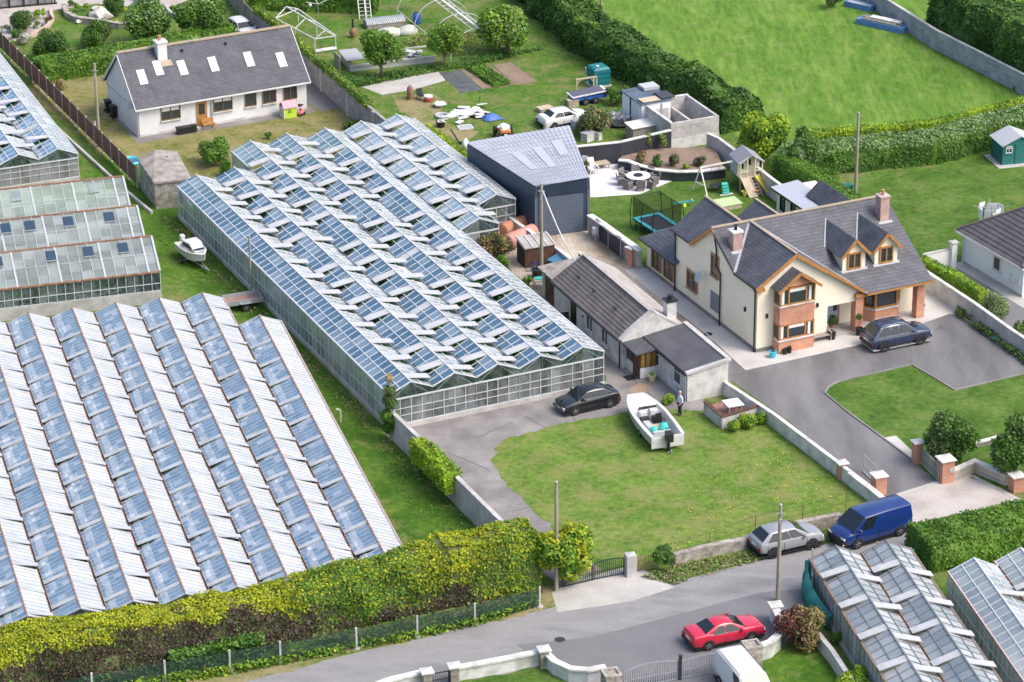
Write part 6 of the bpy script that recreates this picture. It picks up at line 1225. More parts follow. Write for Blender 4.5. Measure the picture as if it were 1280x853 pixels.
gc('long grass down the middle of the glasshouse lane', [(205,250), (300,345), (480,560), (600,690), (560,700), (430,520), (330,410), (240,350), (190,290)], 5000, ('std','bright'), .11, .12, 4, 'grass', 'grass')
gc('yellow dandelion flowers in the lawn by the road wall', [(880,600), (1000,560), (1075,630), (1060,650), (900,682), (820,690)], 520, ('yellow',), .085, .12, 6, 'flowers', 'flowers')
gc('grass verge beside the stone wall and grey car', [(800,722), (842,708), (940,690), (1060,655), (1075,665), (960,699), (843,732)], 3000, ('straw','olive','bright'), .14, .16, 7, 'grass', 'grass')
gc('green plants growing along the drive bed below the concrete wall', [(1196,388), (1215,400), (1262,436), (1290,455), (1290,464), (1235,424), (1194,396)], 1500, ('std','bright','olive'), .16, .5, 9, 'plants', 'plants')
gc('plants and grass under the fruit trees beside the junk frame', [(425,100), (480,94), (560,80), (600,70), (690,60), (600,82), (540,92), (440,112)], 3800, ('std','bright','crop'), .18, .4, 10, 'plants', 'plants')
gc('overgrown grass among the bare hoops', [(500,55), (530,45), (600,40), (640,62), (560,72), (530,62)], 2200, ('olive','lime','straw'), .18, .5, 11, 'grass', 'grass')
# ---------------------------------------------------------------- vehicles
def spot(pa, pb, side, W_, front_first=False):
    """centre and heading from the ground contacts of the two near-side wheels (rear, front)"""
    a, b = P(*pa), P(*pb); h = ang(a, b); n = Vector((-math.sin(h), math.cos(h), 0)); return (a+b)/2+n*side*(W_/2-.1), h
PM = {k: paint('paint_'+k, c, r) for k, c, r in (('black',(.012,.013,.018),.15),('navy',(.02,.035,.075),.15),('silver',(.27,.28,.305),.3),('blue',(.008,.03,.15),.22),('red',(.52,.02,.055),.2),('white',(.66,.66,.68),.3),('offwhite',(.70,.71,.72),.4))}
sedan = lambda l=4.5: [(-l/2,.80,.88,.32),(-l/2+.10,.98,.96,.26),(-l*.40,1.03,.99,.22),(-l*.28,1.02,1.0,.2),(-l*.12,.99,1.0,.2),(l*.12,.97,1.0,.2),(l*.22,.96,1.0,.2),(l*.34,.91,.99,.21),(l*.43,.85,.95,.23),(l/2-.07,.77,.88,.27),(l/2,.62,.78,.32)]
suv = lambda l=4.8: [(-l/2,.92,.88,.46),(-l/2+.08,1.06,.95,.38),(-l*.42,1.12,.99,.35),(-l*.3,1.14,1.0,.33),(0,1.13,1.0,.33),(l*.2,1.13,1.0,.33),(l*.34,1.09,.99,.33),(l*.43,1.03,.95,.34),(l/2-.06,.93,.88,.36),(l/2,.76,.80,.42)]
c, h = spot((1105,440), (1149.5,431), 1, 1.95)
car('parked_car', 'dark navy estate car with silver roof rails parked in front of the cream house', c, h, suv(4.75), (-2.28,-1.62,.42,1.22,1.13,1.79,.69,.93), 1.97, 2.85, .40, PM['navy'], rim=X['darkrim'], pillars=(.36,.66), trim=X['chrome'], rails=True)
c, h = spot((760.5,510), (720,519), -1, 1.72)
car('parked_car', 'black saloon car parked in front of the central glasshouse', c, h, sedan(4.25), (-1.72,-1.0,.35,1.1,.97,1.47,.72,.90), 1.74, 2.6, .32, PM['black'], pillars=(.46,), trim=X['galv'])
c, h = spot((966,698), (1014,687), 1, 1.85)
car('parked_car', 'silver-grey crossover car parked on the verge by the stone wall', c, h, suv(4.4), (-2.14,-1.40,.30,1.22,1.07,1.63,.67,.92), 1.87, 2.66, .38, PM['silver'], rim=X['darkrim'], pillars=(.36,.66), roofm=PM['silver'])
c, h = spot((1127,669), (1068,687), -1, 1.95)
van = lambda l: [(-l/2,1.1,.97,.35),(-l/2+.05,1.15,1.0,.28),(-l*.2,1.18,1.0,.25),(l*.2,1.18,1.0,.25),(l*.33,1.14,.99,.25),(l*.41,1.07,.96,.26),(l*.47,.98,.90,.28),(l/2,.80,.82,.34)]
car('van', 'dark blue panel van parked at the roadside by the drive entrance', c, h, van(5.1), (-2.53,-2.45,1.0,1.9,1.15,1.98,.86,.97), 1.95, 3.2, .34, PM['blue'], van=True, pillars=(.72,))
a, b = P(866,817), P(957,797); h = ang(a, b); c = (a+b)/2+Vector((-math.sin(h), math.cos(h), 0))*.75
car('parked_car', 'bright red coupe parked behind the hollow stone pier at the lower gates', c, h, sedan(4.6), (-1.75,-.75,.25,1.15,.90,1.38,.66,.90), 1.76, 2.72, .32, PM['red'], pillars=(.5,), trim=X['chrome'])
a, b = P(893,812,1.9), P(918,842,1.9); h = ang(a, b); u = Vector((math.cos(h), math.sin(h), 0)); n = Vector((-u.y, u.x, 0)); a.z = 0
car('van', 'white panel van with roof bars standing inside the lower gates', a+u*2.45+n*.88, h, van(4.9), (-2.43,-2.35,.95,1.8,1.12,1.93,.86,.97), 1.9, 3.0, .33, PM['white'], van=True, pillars=(.72,), rails=True)
car('parked_car', 'white hatchback parked behind the white bungalow', P(303,46), R(-62), suv(4.0), (-1.9,-1.4,.4,1.2,.95,1.5,.72,.92), 1.72, 2.5, .31, PM['white'], pillars=(.5,))
car('scrap_car', 'old white saloon car abandoned among scrap behind the workshop', P(704,155), R(28), sedan(4.2), (-1.75,-1.0,.3,1.1,.90,1.36,.70,.90), 1.68, 2.5, .29, PM['offwhite'], pillars=(.5,))
car('parked_car', 'dark grey car at the top edge beyond the flower garden', P(198,-3), R(205), sedan(4.3), (-1.7,-1.0,.35,1.1,.94,1.43,.70,.9), 1.72, 2.6, .31, PM['black'], pillars=(.5,))
car('parked_car', 'dark blue car just showing at the top edge next to the dark grey car', P(229,-8), R(205), suv(4.2), (-1.9,-1.4,.4,1.2,.98,1.5,.72,.92), 1.75, 2.5, .31, PM['navy'], pillars=(.5,))
# ---------------------------------------------------------------- boats and trailers
def open_boat():
    s = P(834.4,546,1.0); b = P(794.5,497.5,1.0); s.z = b.z = 0; h = ang(s, b); c = (s+b)/2; t = thing('motorboat', 'open white motorboat with black outboard and teal sacks on the lawn', 'boat', c, h); Lb = (b-s).length+.1
    o = hull('hull', t, Lb, 2.4, .95, [X['gelcoat'], X['gelcoat']], foredeck=.30, z0=.18, blunt=.55)
    part(t, 'rub_rail', X['greynet'], lambda m: [m.bar((-2.2,s_*1.24,1.02),(0.2,s_*1.24,1.06),.05,.05) for s_ in (-1,1)])
    part(t, 'console', X['whitep'], lambda m: (m.box(.35,-.62,.45,.95,-.1,1.25), m.box(.35,.15,.45,.95,.62,1.2))); part(t, 'windscreen', X['carglass'], lambda m: m.slab([(.9,-.65,1.2),(.9,.65,1.2),(.72,.6,1.48),(.72,-.6,1.48)], .015))
    part(t, 'seat', X['blackp'], lambda m: (m.box(-.15,-.7,.45,.35,-.15,.95), m.box(-.25,-.62,.85,-.15,-.2,1.3), m.box(-.15,.15,.45,.35,.7,.95))); part(t, 'floor_mat', X['palewood'], lambda m: m.box(-1.7,-.62,.52,.3,.62,.545)); part(t, 'locker', X['greynet'], lambda m: (m.box(-1.8,.25,.55,-.2,.66,.9), m.box(-2.2,-.6,.55,-1.95,.6,.95)))
    part(t, 'sacks', X['mint'], lambda m: (m.blob((-1.5,-.3,.95), (.42,.34,.24), 0, .25, 3), m.blob((-1.65,.45,.9), (.34,.3,.22), 0, .25, 7)), 60)
    e = part(t, 'outboard', X['blackp'], lambda m: (m.obox((-Lb/2-.26,0,.85), (.62,.42,.62)), m.obox((-Lb/2-.16,0,.1), (.22,.16,.8)), m.obox((-Lb/2-.29,0,.02), (.5,.05,.16)), m.bar((-Lb/2+.16,0,1.15),(-Lb/2-.29,0,1.2),.1)), 0, .09); part(e, 'propeller', X['galv'], lambda m: [m.obox((-Lb/2-.54,.12*math.cos(a),.12+.12*math.sin(a)), (.03,.1,.1)) for a in (0,2.1,4.2)])
    q = part(t, 'trailer', X['galv'], lambda m: (m.bar((-2.1,.45,.22),(3.1,0,.3),.07), m.bar((-2.1,-.45,.22),(3.1,0,.3),.07), m.bar((-.6,-1.0,.2),(-.6,1.0,.2),.07)))
    for s_ in (-1, 1): wheel(t, -.6, s_*1.0, .26, .16, s_, X['galv'])
open_boat()
def cabin_boat():
    t = thing('cabin_boat', 'small white cabin boat standing on its trailer on the glasshouse lane', 'boat', P(243,329), R(-60)); Lb = 3.5
    hull('hull', t, Lb, 1.6, .75, [X['gelcoat'], X['gelcoat']], foredeck=.45, z0=.42)
    def cab(m): m.add([(-.9,-.68,1.2),(-.9,.68,1.2),(1.1,.45,1.3),(1.1,-.45,1.3),(-.75,-.58,1.72),(-.75,.58,1.72),(.35,.5,1.78),(.35,-.5,1.78)], [(0,3,2,1),(4,5,6,7),(0,1,5,4),(1,2,6,5),(2,3,7,6),(3,0,4,7)])
    k = part(t, 'cabin', X['gelcoat'], cab, 0, .05); part(t, 'windscreen', X['carglass'], lambda m: (m.slab([(1.0,.42,1.38),(1.0,-.42,1.38),(.42,-.46,1.7),(.42,.46,1.7)], .03), m.slab([(.8,.52,1.38),(.38,.5,1.68),(-.5,.58,1.64),(-.6,.64,1.38)], .03), m.slab([(.8,-.52,1.38),(.38,-.5,1.68),(-.5,-.58,1.64),(-.6,-.64,1.38)], .03)))
    part(t, 'handrail', X['chrome'], lambda m: m.tube([(.5,-.66,1.3),(1.0,-.46,1.5),(1.6,0,1.52),(1.0,.46,1.5),(.5,.66,1.3)], .02)); part(t, 'outboard', X['whitep'], lambda m: (m.obox((-1.98,.0,1.05),(.42,.34,.5)), m.obox((-1.93,0,.45),(.16,.12,.7))), 0, .07)
    part(t, 'trailer', X['galv'], lambda m: (m.bar((-1.7,.4,.3),(2.6,0,.34),.07), m.bar((-1.7,-.4,.3),(2.6,0,.34),.07), m.bar((-.4,-.85,.26),(-.4,.85,.26),.07), m.bar((2.4,0,0),(2.4,0,.4),.06)))
    for s_ in (-1, 1): wheel(t, -.4, s_*.88, .25, .16, s_, X['galv'])
cabin_boat()
def trailer():
    t = thing('box_trailer', 'grey steel box trailer with a brown floor behind the large white-paned glasshouse', 'trailer', P(301,389)+Vector((.1,.7,0)), R(20)); part(t, 'bed', mat('trailer_floor', (.27,.17,.14), (.34,.22,.18), scale=2), lambda m: m.box(-1.3,-.68,.5,1.3,.68,.56))
    for a in ((-1.3,-.72,1.3,-.68), (-1.3,.68,1.3,.72), (-1.34,-.72,-1.3,.72), (1.3,-.72,1.34,.72)): part(t, 'side_panel', X['galv'], lambda m: m.box(a[0],a[1],.5,a[2],a[3],.85))
    part(t, 'drawbar', X['galv'], lambda m: (m.bar((-1.3,.3,.48),(-2.4,0,.45),.07), m.bar((-1.3,-.3,.48),(-2.4,0,.45),.07))); part(t, 'mudguard', X['galv'], lambda m: (m.box(-.4,-.98,.62,.4,-.73,.65), m.box(-.4,.73,.62,.4,.98,.65)))
    for s in (-1, 1): wheel(t, 0, s*.86, .28, .17, s, X['galv'])
trailer()
person('grey-haired man in a pale shirt and dark trousers standing beside the open boat', P(850,519.5), R(205))
# ---------------------------------------------------------------- utility poles
pole('utility_pole', 'slim grey utility pole at the roadside by the teal netting', (972,751), 6.35, .13, True)
pole('utility_pole', 'tall grey utility pole on the neighbouring lawn by the silvery hedge', (1069,249), 7.05, .13)
pole('utility_pole', 'weathered pole standing at the gable of the white bungalow', (124.5,184), 7.05, .12, True)
pole('utility_pole', 'olive pole with a thick white cable beside the brown yard shed', (677,340), 6.9, .14, True)
pole('utility_pole', 'brown wooden pole in the golden bush at the lawn gate', (695.5,738), 7.2, .13)
pole('utility_pole', 'thin pole against the long side of the central glasshouse', (314.5,372), 4.75, .08)
pole('utility_pole', 'pale pole rising from the dark hedge at the top edge of the field', (751,28), 4.9, .12)
def cables():
    a = P(677,340); t = thing('cable', 'thick white cable hanging from the olive pole down to the cottage roof', 'cable', a); e = P(729,341,2.75)-a; s = Vector((.1,-.1,6.4)); part(t, 'conduit', X['cope'], lambda m: m.tube([s+(e-s)*(i/14)+Vector((0,0,-.55*math.sin(PI*i/14))) for i in range(15)], .05, 6))
    a = P(124.5,184); t = thing('cable', 'thin overhead wire from the bungalow pole to the gable', 'cable', a); e = Vector(fbun(0, 1.0)+(2.5,))-a; s = Vector((0,0,6.6)); part(t, 'wire', X['iron'], lambda m: m.tube([s+(e-s)*(i/8)+Vector((0,0,-.3*math.sin(PI*i/8))) for i in range(9)], .02, 5))
cables()
# ---------------------------------------------------------------- garden of the cream house
def dining():
    c = P(797.7,230.5); t = thing('dining_table', 'round pale patio table with a dark centre ringed by rattan chairs', 'table', c); part(t, 'tabletop', X['pave'], lambda m: m.lathe([(.9,.70),(.95,.72),(.95,.75),(.0,.755)], (0,0,0), 24)); part(t, 'base', X['rattan'], lambda m: m.lathe([(.42,0),(.3,.35),(.42,.7)], (0,0,0), 14)); part(t, 'fire_bowl', X['blackp'], lambda m: m.lathe([(.36,.756),(.38,.80),(.30,.83),(.05,.80)], (0,0,0), 18))
    first = None; n = 8; words = ('nearest the dark planter wall', 'between the round table and the pale coffee table', 'on the workshop side of the round table', 'of the round table facing the workshop door', 'on the lawn side of the round table, back fully turned', 'of the round table towards the trampoline', 'on the playhouse side of the round table', 'of the round table under the planter capping')
    for i in range(n):
        a = PI/2+2*PI*i/n+.1; loc = c+Vector((math.cos(a), math.sin(a), 0))*1.32; rz = a+PI/2
        lb = 'grey rattan tub chair '+words[i]
        if first is None:
            ch = first = thing('rattan_chair', lb, 'chair', loc, rz, 'rattan chairs round the patio table'); part(ch, 'seat', X['rattan'], lambda m: m.box(-.28,-.26,.0,.28,.28,.44)); part(ch, 'backrest', X['rattan'], lambda m: (m.slab([(-.3,-.34,.44),(.3,-.34,.44),(.32,-.44,.95),(-.32,-.44,.95)], .09, 0, (0,.09,0)), m.box(-.34,-.36,.44,-.27,.2,.66), m.box(.27,-.36,.44,.34,.2,.66)))
            part(ch, 'cushion', plain('grey_cushion', (.30,.30,.31), .9), lambda m: m.box(-.25,-.22,.44,.25,.26,.51), 0, .03)
        else: dup(first, loc, rz, lb)
dining()
def lounge(px, rz, lb, first=[None]):
    if first[0]: return dup(first[0], P(*px), rz, lb)
    t = first[0] = thing('garden_chair', lb, 'chair', P(*px), rz, 'white moulded garden chairs'); part(t, 'seat', X['whitep'], lambda m: m.slab([(-.32,-.3,.34),(.32,-.3,.34),(.32,.36,.42),(-.32,.36,.42)], .05)); part(t, 'backrest', X['whitep'], lambda m: m.slab([(-.34,-.3,.36),(.34,-.3,.36),(.26,-.62,1.15),(-.26,-.62,1.15)], .05, 0, (0,.06,0)))
    for x in (-.36, .36): part(t, 'armrest', X['whitep'], lambda m: m.box(x-.06,-.4,.56,x+.06,.4,.61))
    for x in (-.32, .32):
        for y in (-.32, .34): part(t, 'leg', X['whitep'], lambda m: m.box(x-.04,y-.04,0,x+.04,y+.04,.56))
lounge((727,215), R(150), 'white garden chair against the workshop corner'); lounge((741,217), R(200), 'white garden chair beside the low coffee table')
shrub('potted_shrub', 'leafy pot plant between the two white garden chairs', 'pot plant', P(733,215), 1.0, .4, [Y['std'], Y['olive']], .12, 60, 6, 101)
t = thing('coffee_table', 'low pale timber table on the patio beside the black wall', 'table', P(752,210), R(24)); part(t, 'tabletop', X['palewood'], lambda m: [m.box(-.6+i*.2,-.4,.42,-.6+i*.2+.18,.4,.47) for i in range(6)]); part(t, 'frame', X['greywood'], lambda m: m.box(-.55,-.36,.36,.55,.36,.415))
for x in (-.5,.5):
    for y in (-.32,.32): part(t, 'leg', X['greywood'], lambda m: m.box(x-.04,y-.04,0,x+.04,y+.04,.36))
def trampoline():
    a, b, d = P(800,285), P(822,299), P(829,279); t = thing('trampoline', 'rectangular trampoline with turquoise edge pads and black safety net', 'trampoline', P(821,290), R(-62)); w, l, z = 1.15, 1.65, .75
    part(t, 'jump_mat', X['tarp'], lambda m: m.box(-l+.25,-w+.25,z-.02,l-.25,w-.25,z)); part(t, 'edge_pad', X['turq'], lambda m: (m.box(-l,-w,z,l,-w+.28,z+.04), m.box(-l,w-.28,z,l,w,z+.04), m.box(-l,-w+.282,z,-l+.28,w-.282,z+.04), m.box(l-.28,-w+.282,z,l,w-.282,z+.04)))
    part(t, 'frame', X['blackp'], lambda m: [m.bar(p, q_, .06) for p, q_ in (((-l,-w,z-.05),(l,-w,z-.05)),((-l,w,z-.05),(l,w,z-.05)),((-l,-w,z-.05),(-l,w,z-.05)),((l,-w,z-.05),(l,w,z-.05)))]+[m.bar((x,-w,0),(x,w,0),.05) for x in (-l*.7,l*.7)]+[m.bar((x,y,0),(x,y,z),.05) for x in (-l*.7,l*.7) for y in (-w,w)])
    for x in (-l,0,l):
        for y in (-w-.15,w+.15): part(t, 'pole', X['blackp'], lambda m: m.tube([(x,y,.1),(x,y*1.06,1.4),(x,y*.95,2.5)], .035))
    part(t, 'top_rail', X['blackp'], lambda m: m.tube([(-l,-w,2.5),(l,-w,2.5),(l,w,2.5),(-l,w,2.5),(-l,-w,2.5)], .03))
    mn, tt, out = nt('black_net'); b1 = nd(tt, 'ShaderNodeBsdfDiffuse'); b1.inputs[0].default_value = (.015,.017,.02,1); tr = nd(tt, 'ShaderNodeBsdfTransparent'); mx = nd(tt, 'ShaderNodeMixShader'); mx.inputs[0].default_value = .26; L(tt, tr.outputs[0], mx.inputs[1]); L(tt, b1.outputs[0], mx.inputs[2]); L(tt, mx.outputs[0], out.inputs[0])
    part(t, 'safety_net', mn, lambda m: [m.slab([(p[0],p[1],z+.05),(q_[0],q_[1],z+.05),(q_[0],q_[1],2.48),(p[0],p[1],2.48)], .01) for p, q_ in (((-l,-w),(l,-w)),((l,-w),(l,w)),((l,w),(-l,w)),((-l,w),(-l,-w)))])
trampoline()
def playhouse():
    t = thing('playhouse', 'raised wooden playhouse with grey roof, ramp, ladder and yellow slide', 'playhouse', P(924.6,241), R(16)); w, d, z = 1.85, 2.2, 1.15
    for x in (.05,w-.05):
        for y in (.05,d-.05): part(t, 'post', X['palewood'], lambda m: m.box(x-.05,y-.05,-.1,x+.05,y+.05,z))
    part(t, 'platform', X['palewood'], lambda m: m.box(-.05,-.05,z,w+.05,d,z+.08)); E = z+1.25; rz = z+1.85
    part(t, 'walls', plain('pale_blue_boards', (.40,.47,.48), .8), lambda m: (m.box(0,.75,z+.08,.05,d-.05,E), m.box(w-.05,.75,z+.08,w,d-.05,E), m.box(.05,d-.1,z+.08,w-.05,d-.05,E)))
    part(t, 'front', plain('cream_boards', (.66,.62,.46), .8), lambda m: (m.slab([(0,.75,z+.08),(w,.75,z+.08),(w,.75,E),(w/2,.75,rz-.08),(0,.75,E)], .05, 0, (0,.05,0)))); part(t, 'door', X['blackp'], lambda m: (m.box(w*.5-.05,.73,z+.75,w*.5+.22,.745,z+1.25), m.box(w*.15,.73,z+.5,w*.3,.745,z+.9)))
    part(t, 'porch_frame', plain('cream_boards_light', (.70,.66,.50), .8), lambda m: [m.bar((x,0,z+.05),(x,0,E if x in (.04,w-.04) else E+.35),.07) for x in (.04,w*.33,w*.66,w-.04)]+[m.bar((.04,0,z+.55),(w*.33,0,z+.55),.05), m.bar((w*.66,0,z+.55),(w-.04,0,z+.55),.05), m.bar((-.1,-.02,E-.02),(w/2,-.02,rz-.03),.08), m.bar((w/2,-.02,rz-.03),(w+.1,-.02,E-.02),.08)])
    part(t, 'roof', plain('grey_felt', (.24,.25,.28), .8), lambda m: (m.slab([(-.15,-.1,E-.05),(w/2,-.1,rz+.03),(w/2,d+.1,rz+.03),(-.15,d+.1,E-.05)], .06), m.slab([(w/2,-.1,rz+.03),(w+.15,-.1,E-.05),(w+.15,d+.1,E-.05),(w/2,d+.1,rz+.03)], .06)))
    part(t, 'ramp', X['palewood'], lambda m: (m.slab([(.02,-.05,z+.05),(.75,-.05,z+.05),(1.05,-1.3,.02),(.35,-1.3,.02)], .06), [m.obox((.3+.25*(i % 2)+i*.05,-.25-i*.22,z*.8-i*.2),(.1,.08,.07)) for i in range(4)])); part(t, 'ladder', X['palewood'], lambda m: (m.bar((.85,-.05,z),(1.12,-1.1,.0),.07), m.bar((1.2,-.05,z),(1.5,-1.1,.0),.07), [m.bar((.88+.055*i,-.2-i*.2,z-.2-i*.2),(1.24+.058*i,-.2-i*.2,z-.2-i*.2),.09,.05) for i in range(5)]))
    def slide(m):
        pts = [(1.3,-.05,z+.12),(1.6,-.5,z*.72),(2.0,-1.1,.32),(2.35,-1.55,.16)]
        for a, b in zip(pts, pts[1:]):
            a, b = Vector(a), Vector(b); s = (b-a).cross(Vector((0,0,1))).normalized()*.24; m.slab([a-s,a+s,b+s,b-s], .04); m.bar(a-s+Vector((0,0,.06)), b-s+Vector((0,0,.06)), .05, .14); m.bar(a+s+Vector((0,0,.06)), b+s+Vector((0,0,.06)), .05, .14)
    part(t, 'slide', X['yellow'], slide)
    part(t, 'swing_beam', X['cope'], lambda m: m.bar((.0,1.3,2.15),(-3.0,.75,2.15),.1)); part(t, 'swing_leg', X['cope'], lambda m: (m.bar((-3.0,.75,2.15),(-2.85,-.75,0),.09), m.bar((-3.0,.75,2.15),(-3.25,1.7,0),.08), m.bar((-2.95,.1,.9),(-3.15,1.35,.75),.07)))
    part(t, 'nest_swing', X['blackp'], lambda m: (m.lathe([(.42,.38),(.46,.42),(.42,.46),(.05,.40)], (-1.7,.9,0), 16), [m.bar((-1.7+sx*.3,.9,.42),(-1.7+sx*.3,1.0,2.12),.02) for sx in (-1,1)]))
playhouse()
def small_toys():
    t = thing('toy_slide', 'small turquoise plastic toddler slide with steps on the lawn', 'toy slide', P(907,243), R(-70)); part(t, 'steps', X['mint'], lambda m: (m.slab([(.15,-.28,0),(.15,.28,0),(-.25,.22,.9),(-.25,-.22,.9)], .1), [m.box(.02-.09*i,-.26,.15+.2*i,.22-.09*i,.26,.2+.2*i) for i in range(4)])); part(t, 'chute', X['mint'], lambda m: m.slab([(-.3,-.2,.85),(-.3,.2,.85),(-1.3,.2,.12),(-1.3,-.2,.12)], .06)); part(t, 'foot', X['whitep'], lambda m: m.box(.1,-.55,0,.24,.55,.08))
    t = thing('sandpit', 'timber sandpit box with pale green cover on the back lawn', 'sandpit', P(908,259), R(24)); part(t, 'box', X['palewood'], lambda m: m.box(-1.0,-.65,0,1.0,.65,.38)); part(t, 'cover', plain('pale_green_cover', (.42,.58,.28), .8), lambda m: m.slab([(-1.05,-.7,.40),(1.05,-.7,.40),(1.05,.7,.48),(-1.05,.7,.48)], .04))
    t = thing('seesaw', 'low teal seesaw lying behind the trampoline', 'toy', P(855,258), R(10)); part(t, 'beam', X['tealp'], lambda m: m.bar((-.8,0,.3),(.8,0,.36),.2,.08)); part(t, 'pivot', X['lime'], lambda m: m.lathe([(.2,0),(.1,.3)], (0,0,0), 10)); part(t, 'handle', X['whitep'], lambda m: m.bar((.6,-.2,.5),(.6,.2,.5),.05))
    for i, (x, y, s) in enumerate(((931,245,'ochre pot at the foot of the playhouse ramp'), (945,244,'terracotta pot at the foot of the playhouse ladder'), (902,192,'terracotta pot in the back bed by the concrete wall'))):
        t = thing('plant_pot', s, 'pot', P(x, y)); part(t, 'pot', X['terra'] if i else X['yellow'], lambda m: m.lathe([(.16,0),(.24,.36),(.26,.4),(.2,.4),(.18,.3)], (0,0,0), 12)); part(t, 'soil', X['soil'], lambda m: m.lathe([(.19,.33),(.02,.34)], (0,0,0), 10))
    t = thing('bench', 'weathered timber bench in front of the cream house bay', 'bench', P(1026,428)+Vector((0,.2,0)), HA); part(t, 'seat', X['greywood'], lambda m: [m.box(-.75,-.25+i*.13,.42,.75,-.25+i*.13+.11,.46) for i in range(4)]); part(t, 'backrest', X['greywood'], lambda m: [m.bar((x,.27,.46),(x,.34,.98),.07,.03) for x in [-.7+.14*i for i in range(11)]]+[m.bar((-.75,.34,.98),(.75,.34,.98),.07)])
    for x in (-.7,.7): part(t, 'leg', X['greywood'], lambda m: (m.box(x-.04,-.25,0,x+.04,-.17,.62), m.box(x-.04,.22,0,x+.04,.3,.9))); part(t, 'armrest', X['greywood'], lambda m: m.box(x-.05,-.3,.62,x+.05,.3,.67))
    def pot(px, s, r, h, pm, leaf=None, lr=.3, lh=.5, stem=0, rz=0):
        t = thing('planter', s, 'planter', P(*px), rz); part(t, 'pot', pm, lambda m: m.lathe([(r*.75,0),(r,h*.9),(r*1.06,h),(r*.85,h),(r*.8,h*.85),(0.01,h*.85)], (0,0,0), 14))
        if stem: part(t, 'stem', X['bark'], lambda m: m.tube([(0,0,h*.8),(0,0,h+stem)], .03))
        if leaf: crown('foliage', (0,0,h+stem+lh*.4), (lr,lr,lh*.5), [Y[k] for k in leaf], t, 6, .6, .1, 80, int(px[0]))
    pot((966,447), 'turquoise glazed pot at the corner of the brick bay', .28, .45, X['turq'], ('brown',), .2, .25); pot((981,443), 'shorter of two small black pots by the brick bay', .18, .35, X['blackp'], ('brown',), .14, .2); pot((986.5,441.5), 'taller of two small black pots by the brick bay', .18, .38, X['blackp'], ('brown',), .14, .2)
    pot((1040,424), 'dark pot beside the weathered bench', .28, .5, X['blackp'], ('brown','olive'), .25, .3); pot((1073.5,419), 'tall black planter with a clipped ball tree at the first brick column', .26, .55, X['blackp'], ('olive','std'), .34, .55, .55); pot((1041,411), 'leafy plant in a pot at the blue front door', .2, .35, X['terra'], ('olive','std'), .4, .7); pot((1152,392), 'slim dark plant behind the second brick column', .18, .3, X['blackp'], ('std','dark'), .2, .8)
    pot((815,476), 'pale yellow pot outside the cottage porch', .26, .42, plain('cream_pot', (.62,.58,.34), .7), ('lime',), .2, .2); pot((1246,426), 'turquoise tub in the bed below the stained boundary wall', .3, .25, X['turq'])
    t = thing('terrace_table', 'white square glass-topped table on the small sunken terrace', 'table', P(916,516)); part(t, 'tabletop', plain('pale_tabletop', (.66,.72,.73), .2), lambda m: m.obox((0,0,.70), (1.15,1.15,.05), R(20))); 
    for i in range(4): a = R(65)+i*PI/2; part(t, 'leg', X['whitep'], lambda m: m.bar((.6*math.cos(a),.6*math.sin(a),0), (.6*math.cos(a),.6*math.sin(a),.7), .06))
small_toys()
sheet('terrace_floor', [(878,512), (903,534), (952,520), (930,500), (905,500)], .020, mat('terrace_paving', (.25,.13,.11), (.34,.20,.17), scale=2))
sheet('rust_stain', [(786,486), (800,479), (818,484), (806,492), (790,494)], .014, mat('rust_stained_concrete', (.34,.22,.13), (.27,.24,.21), scale=1.2, fine=10))
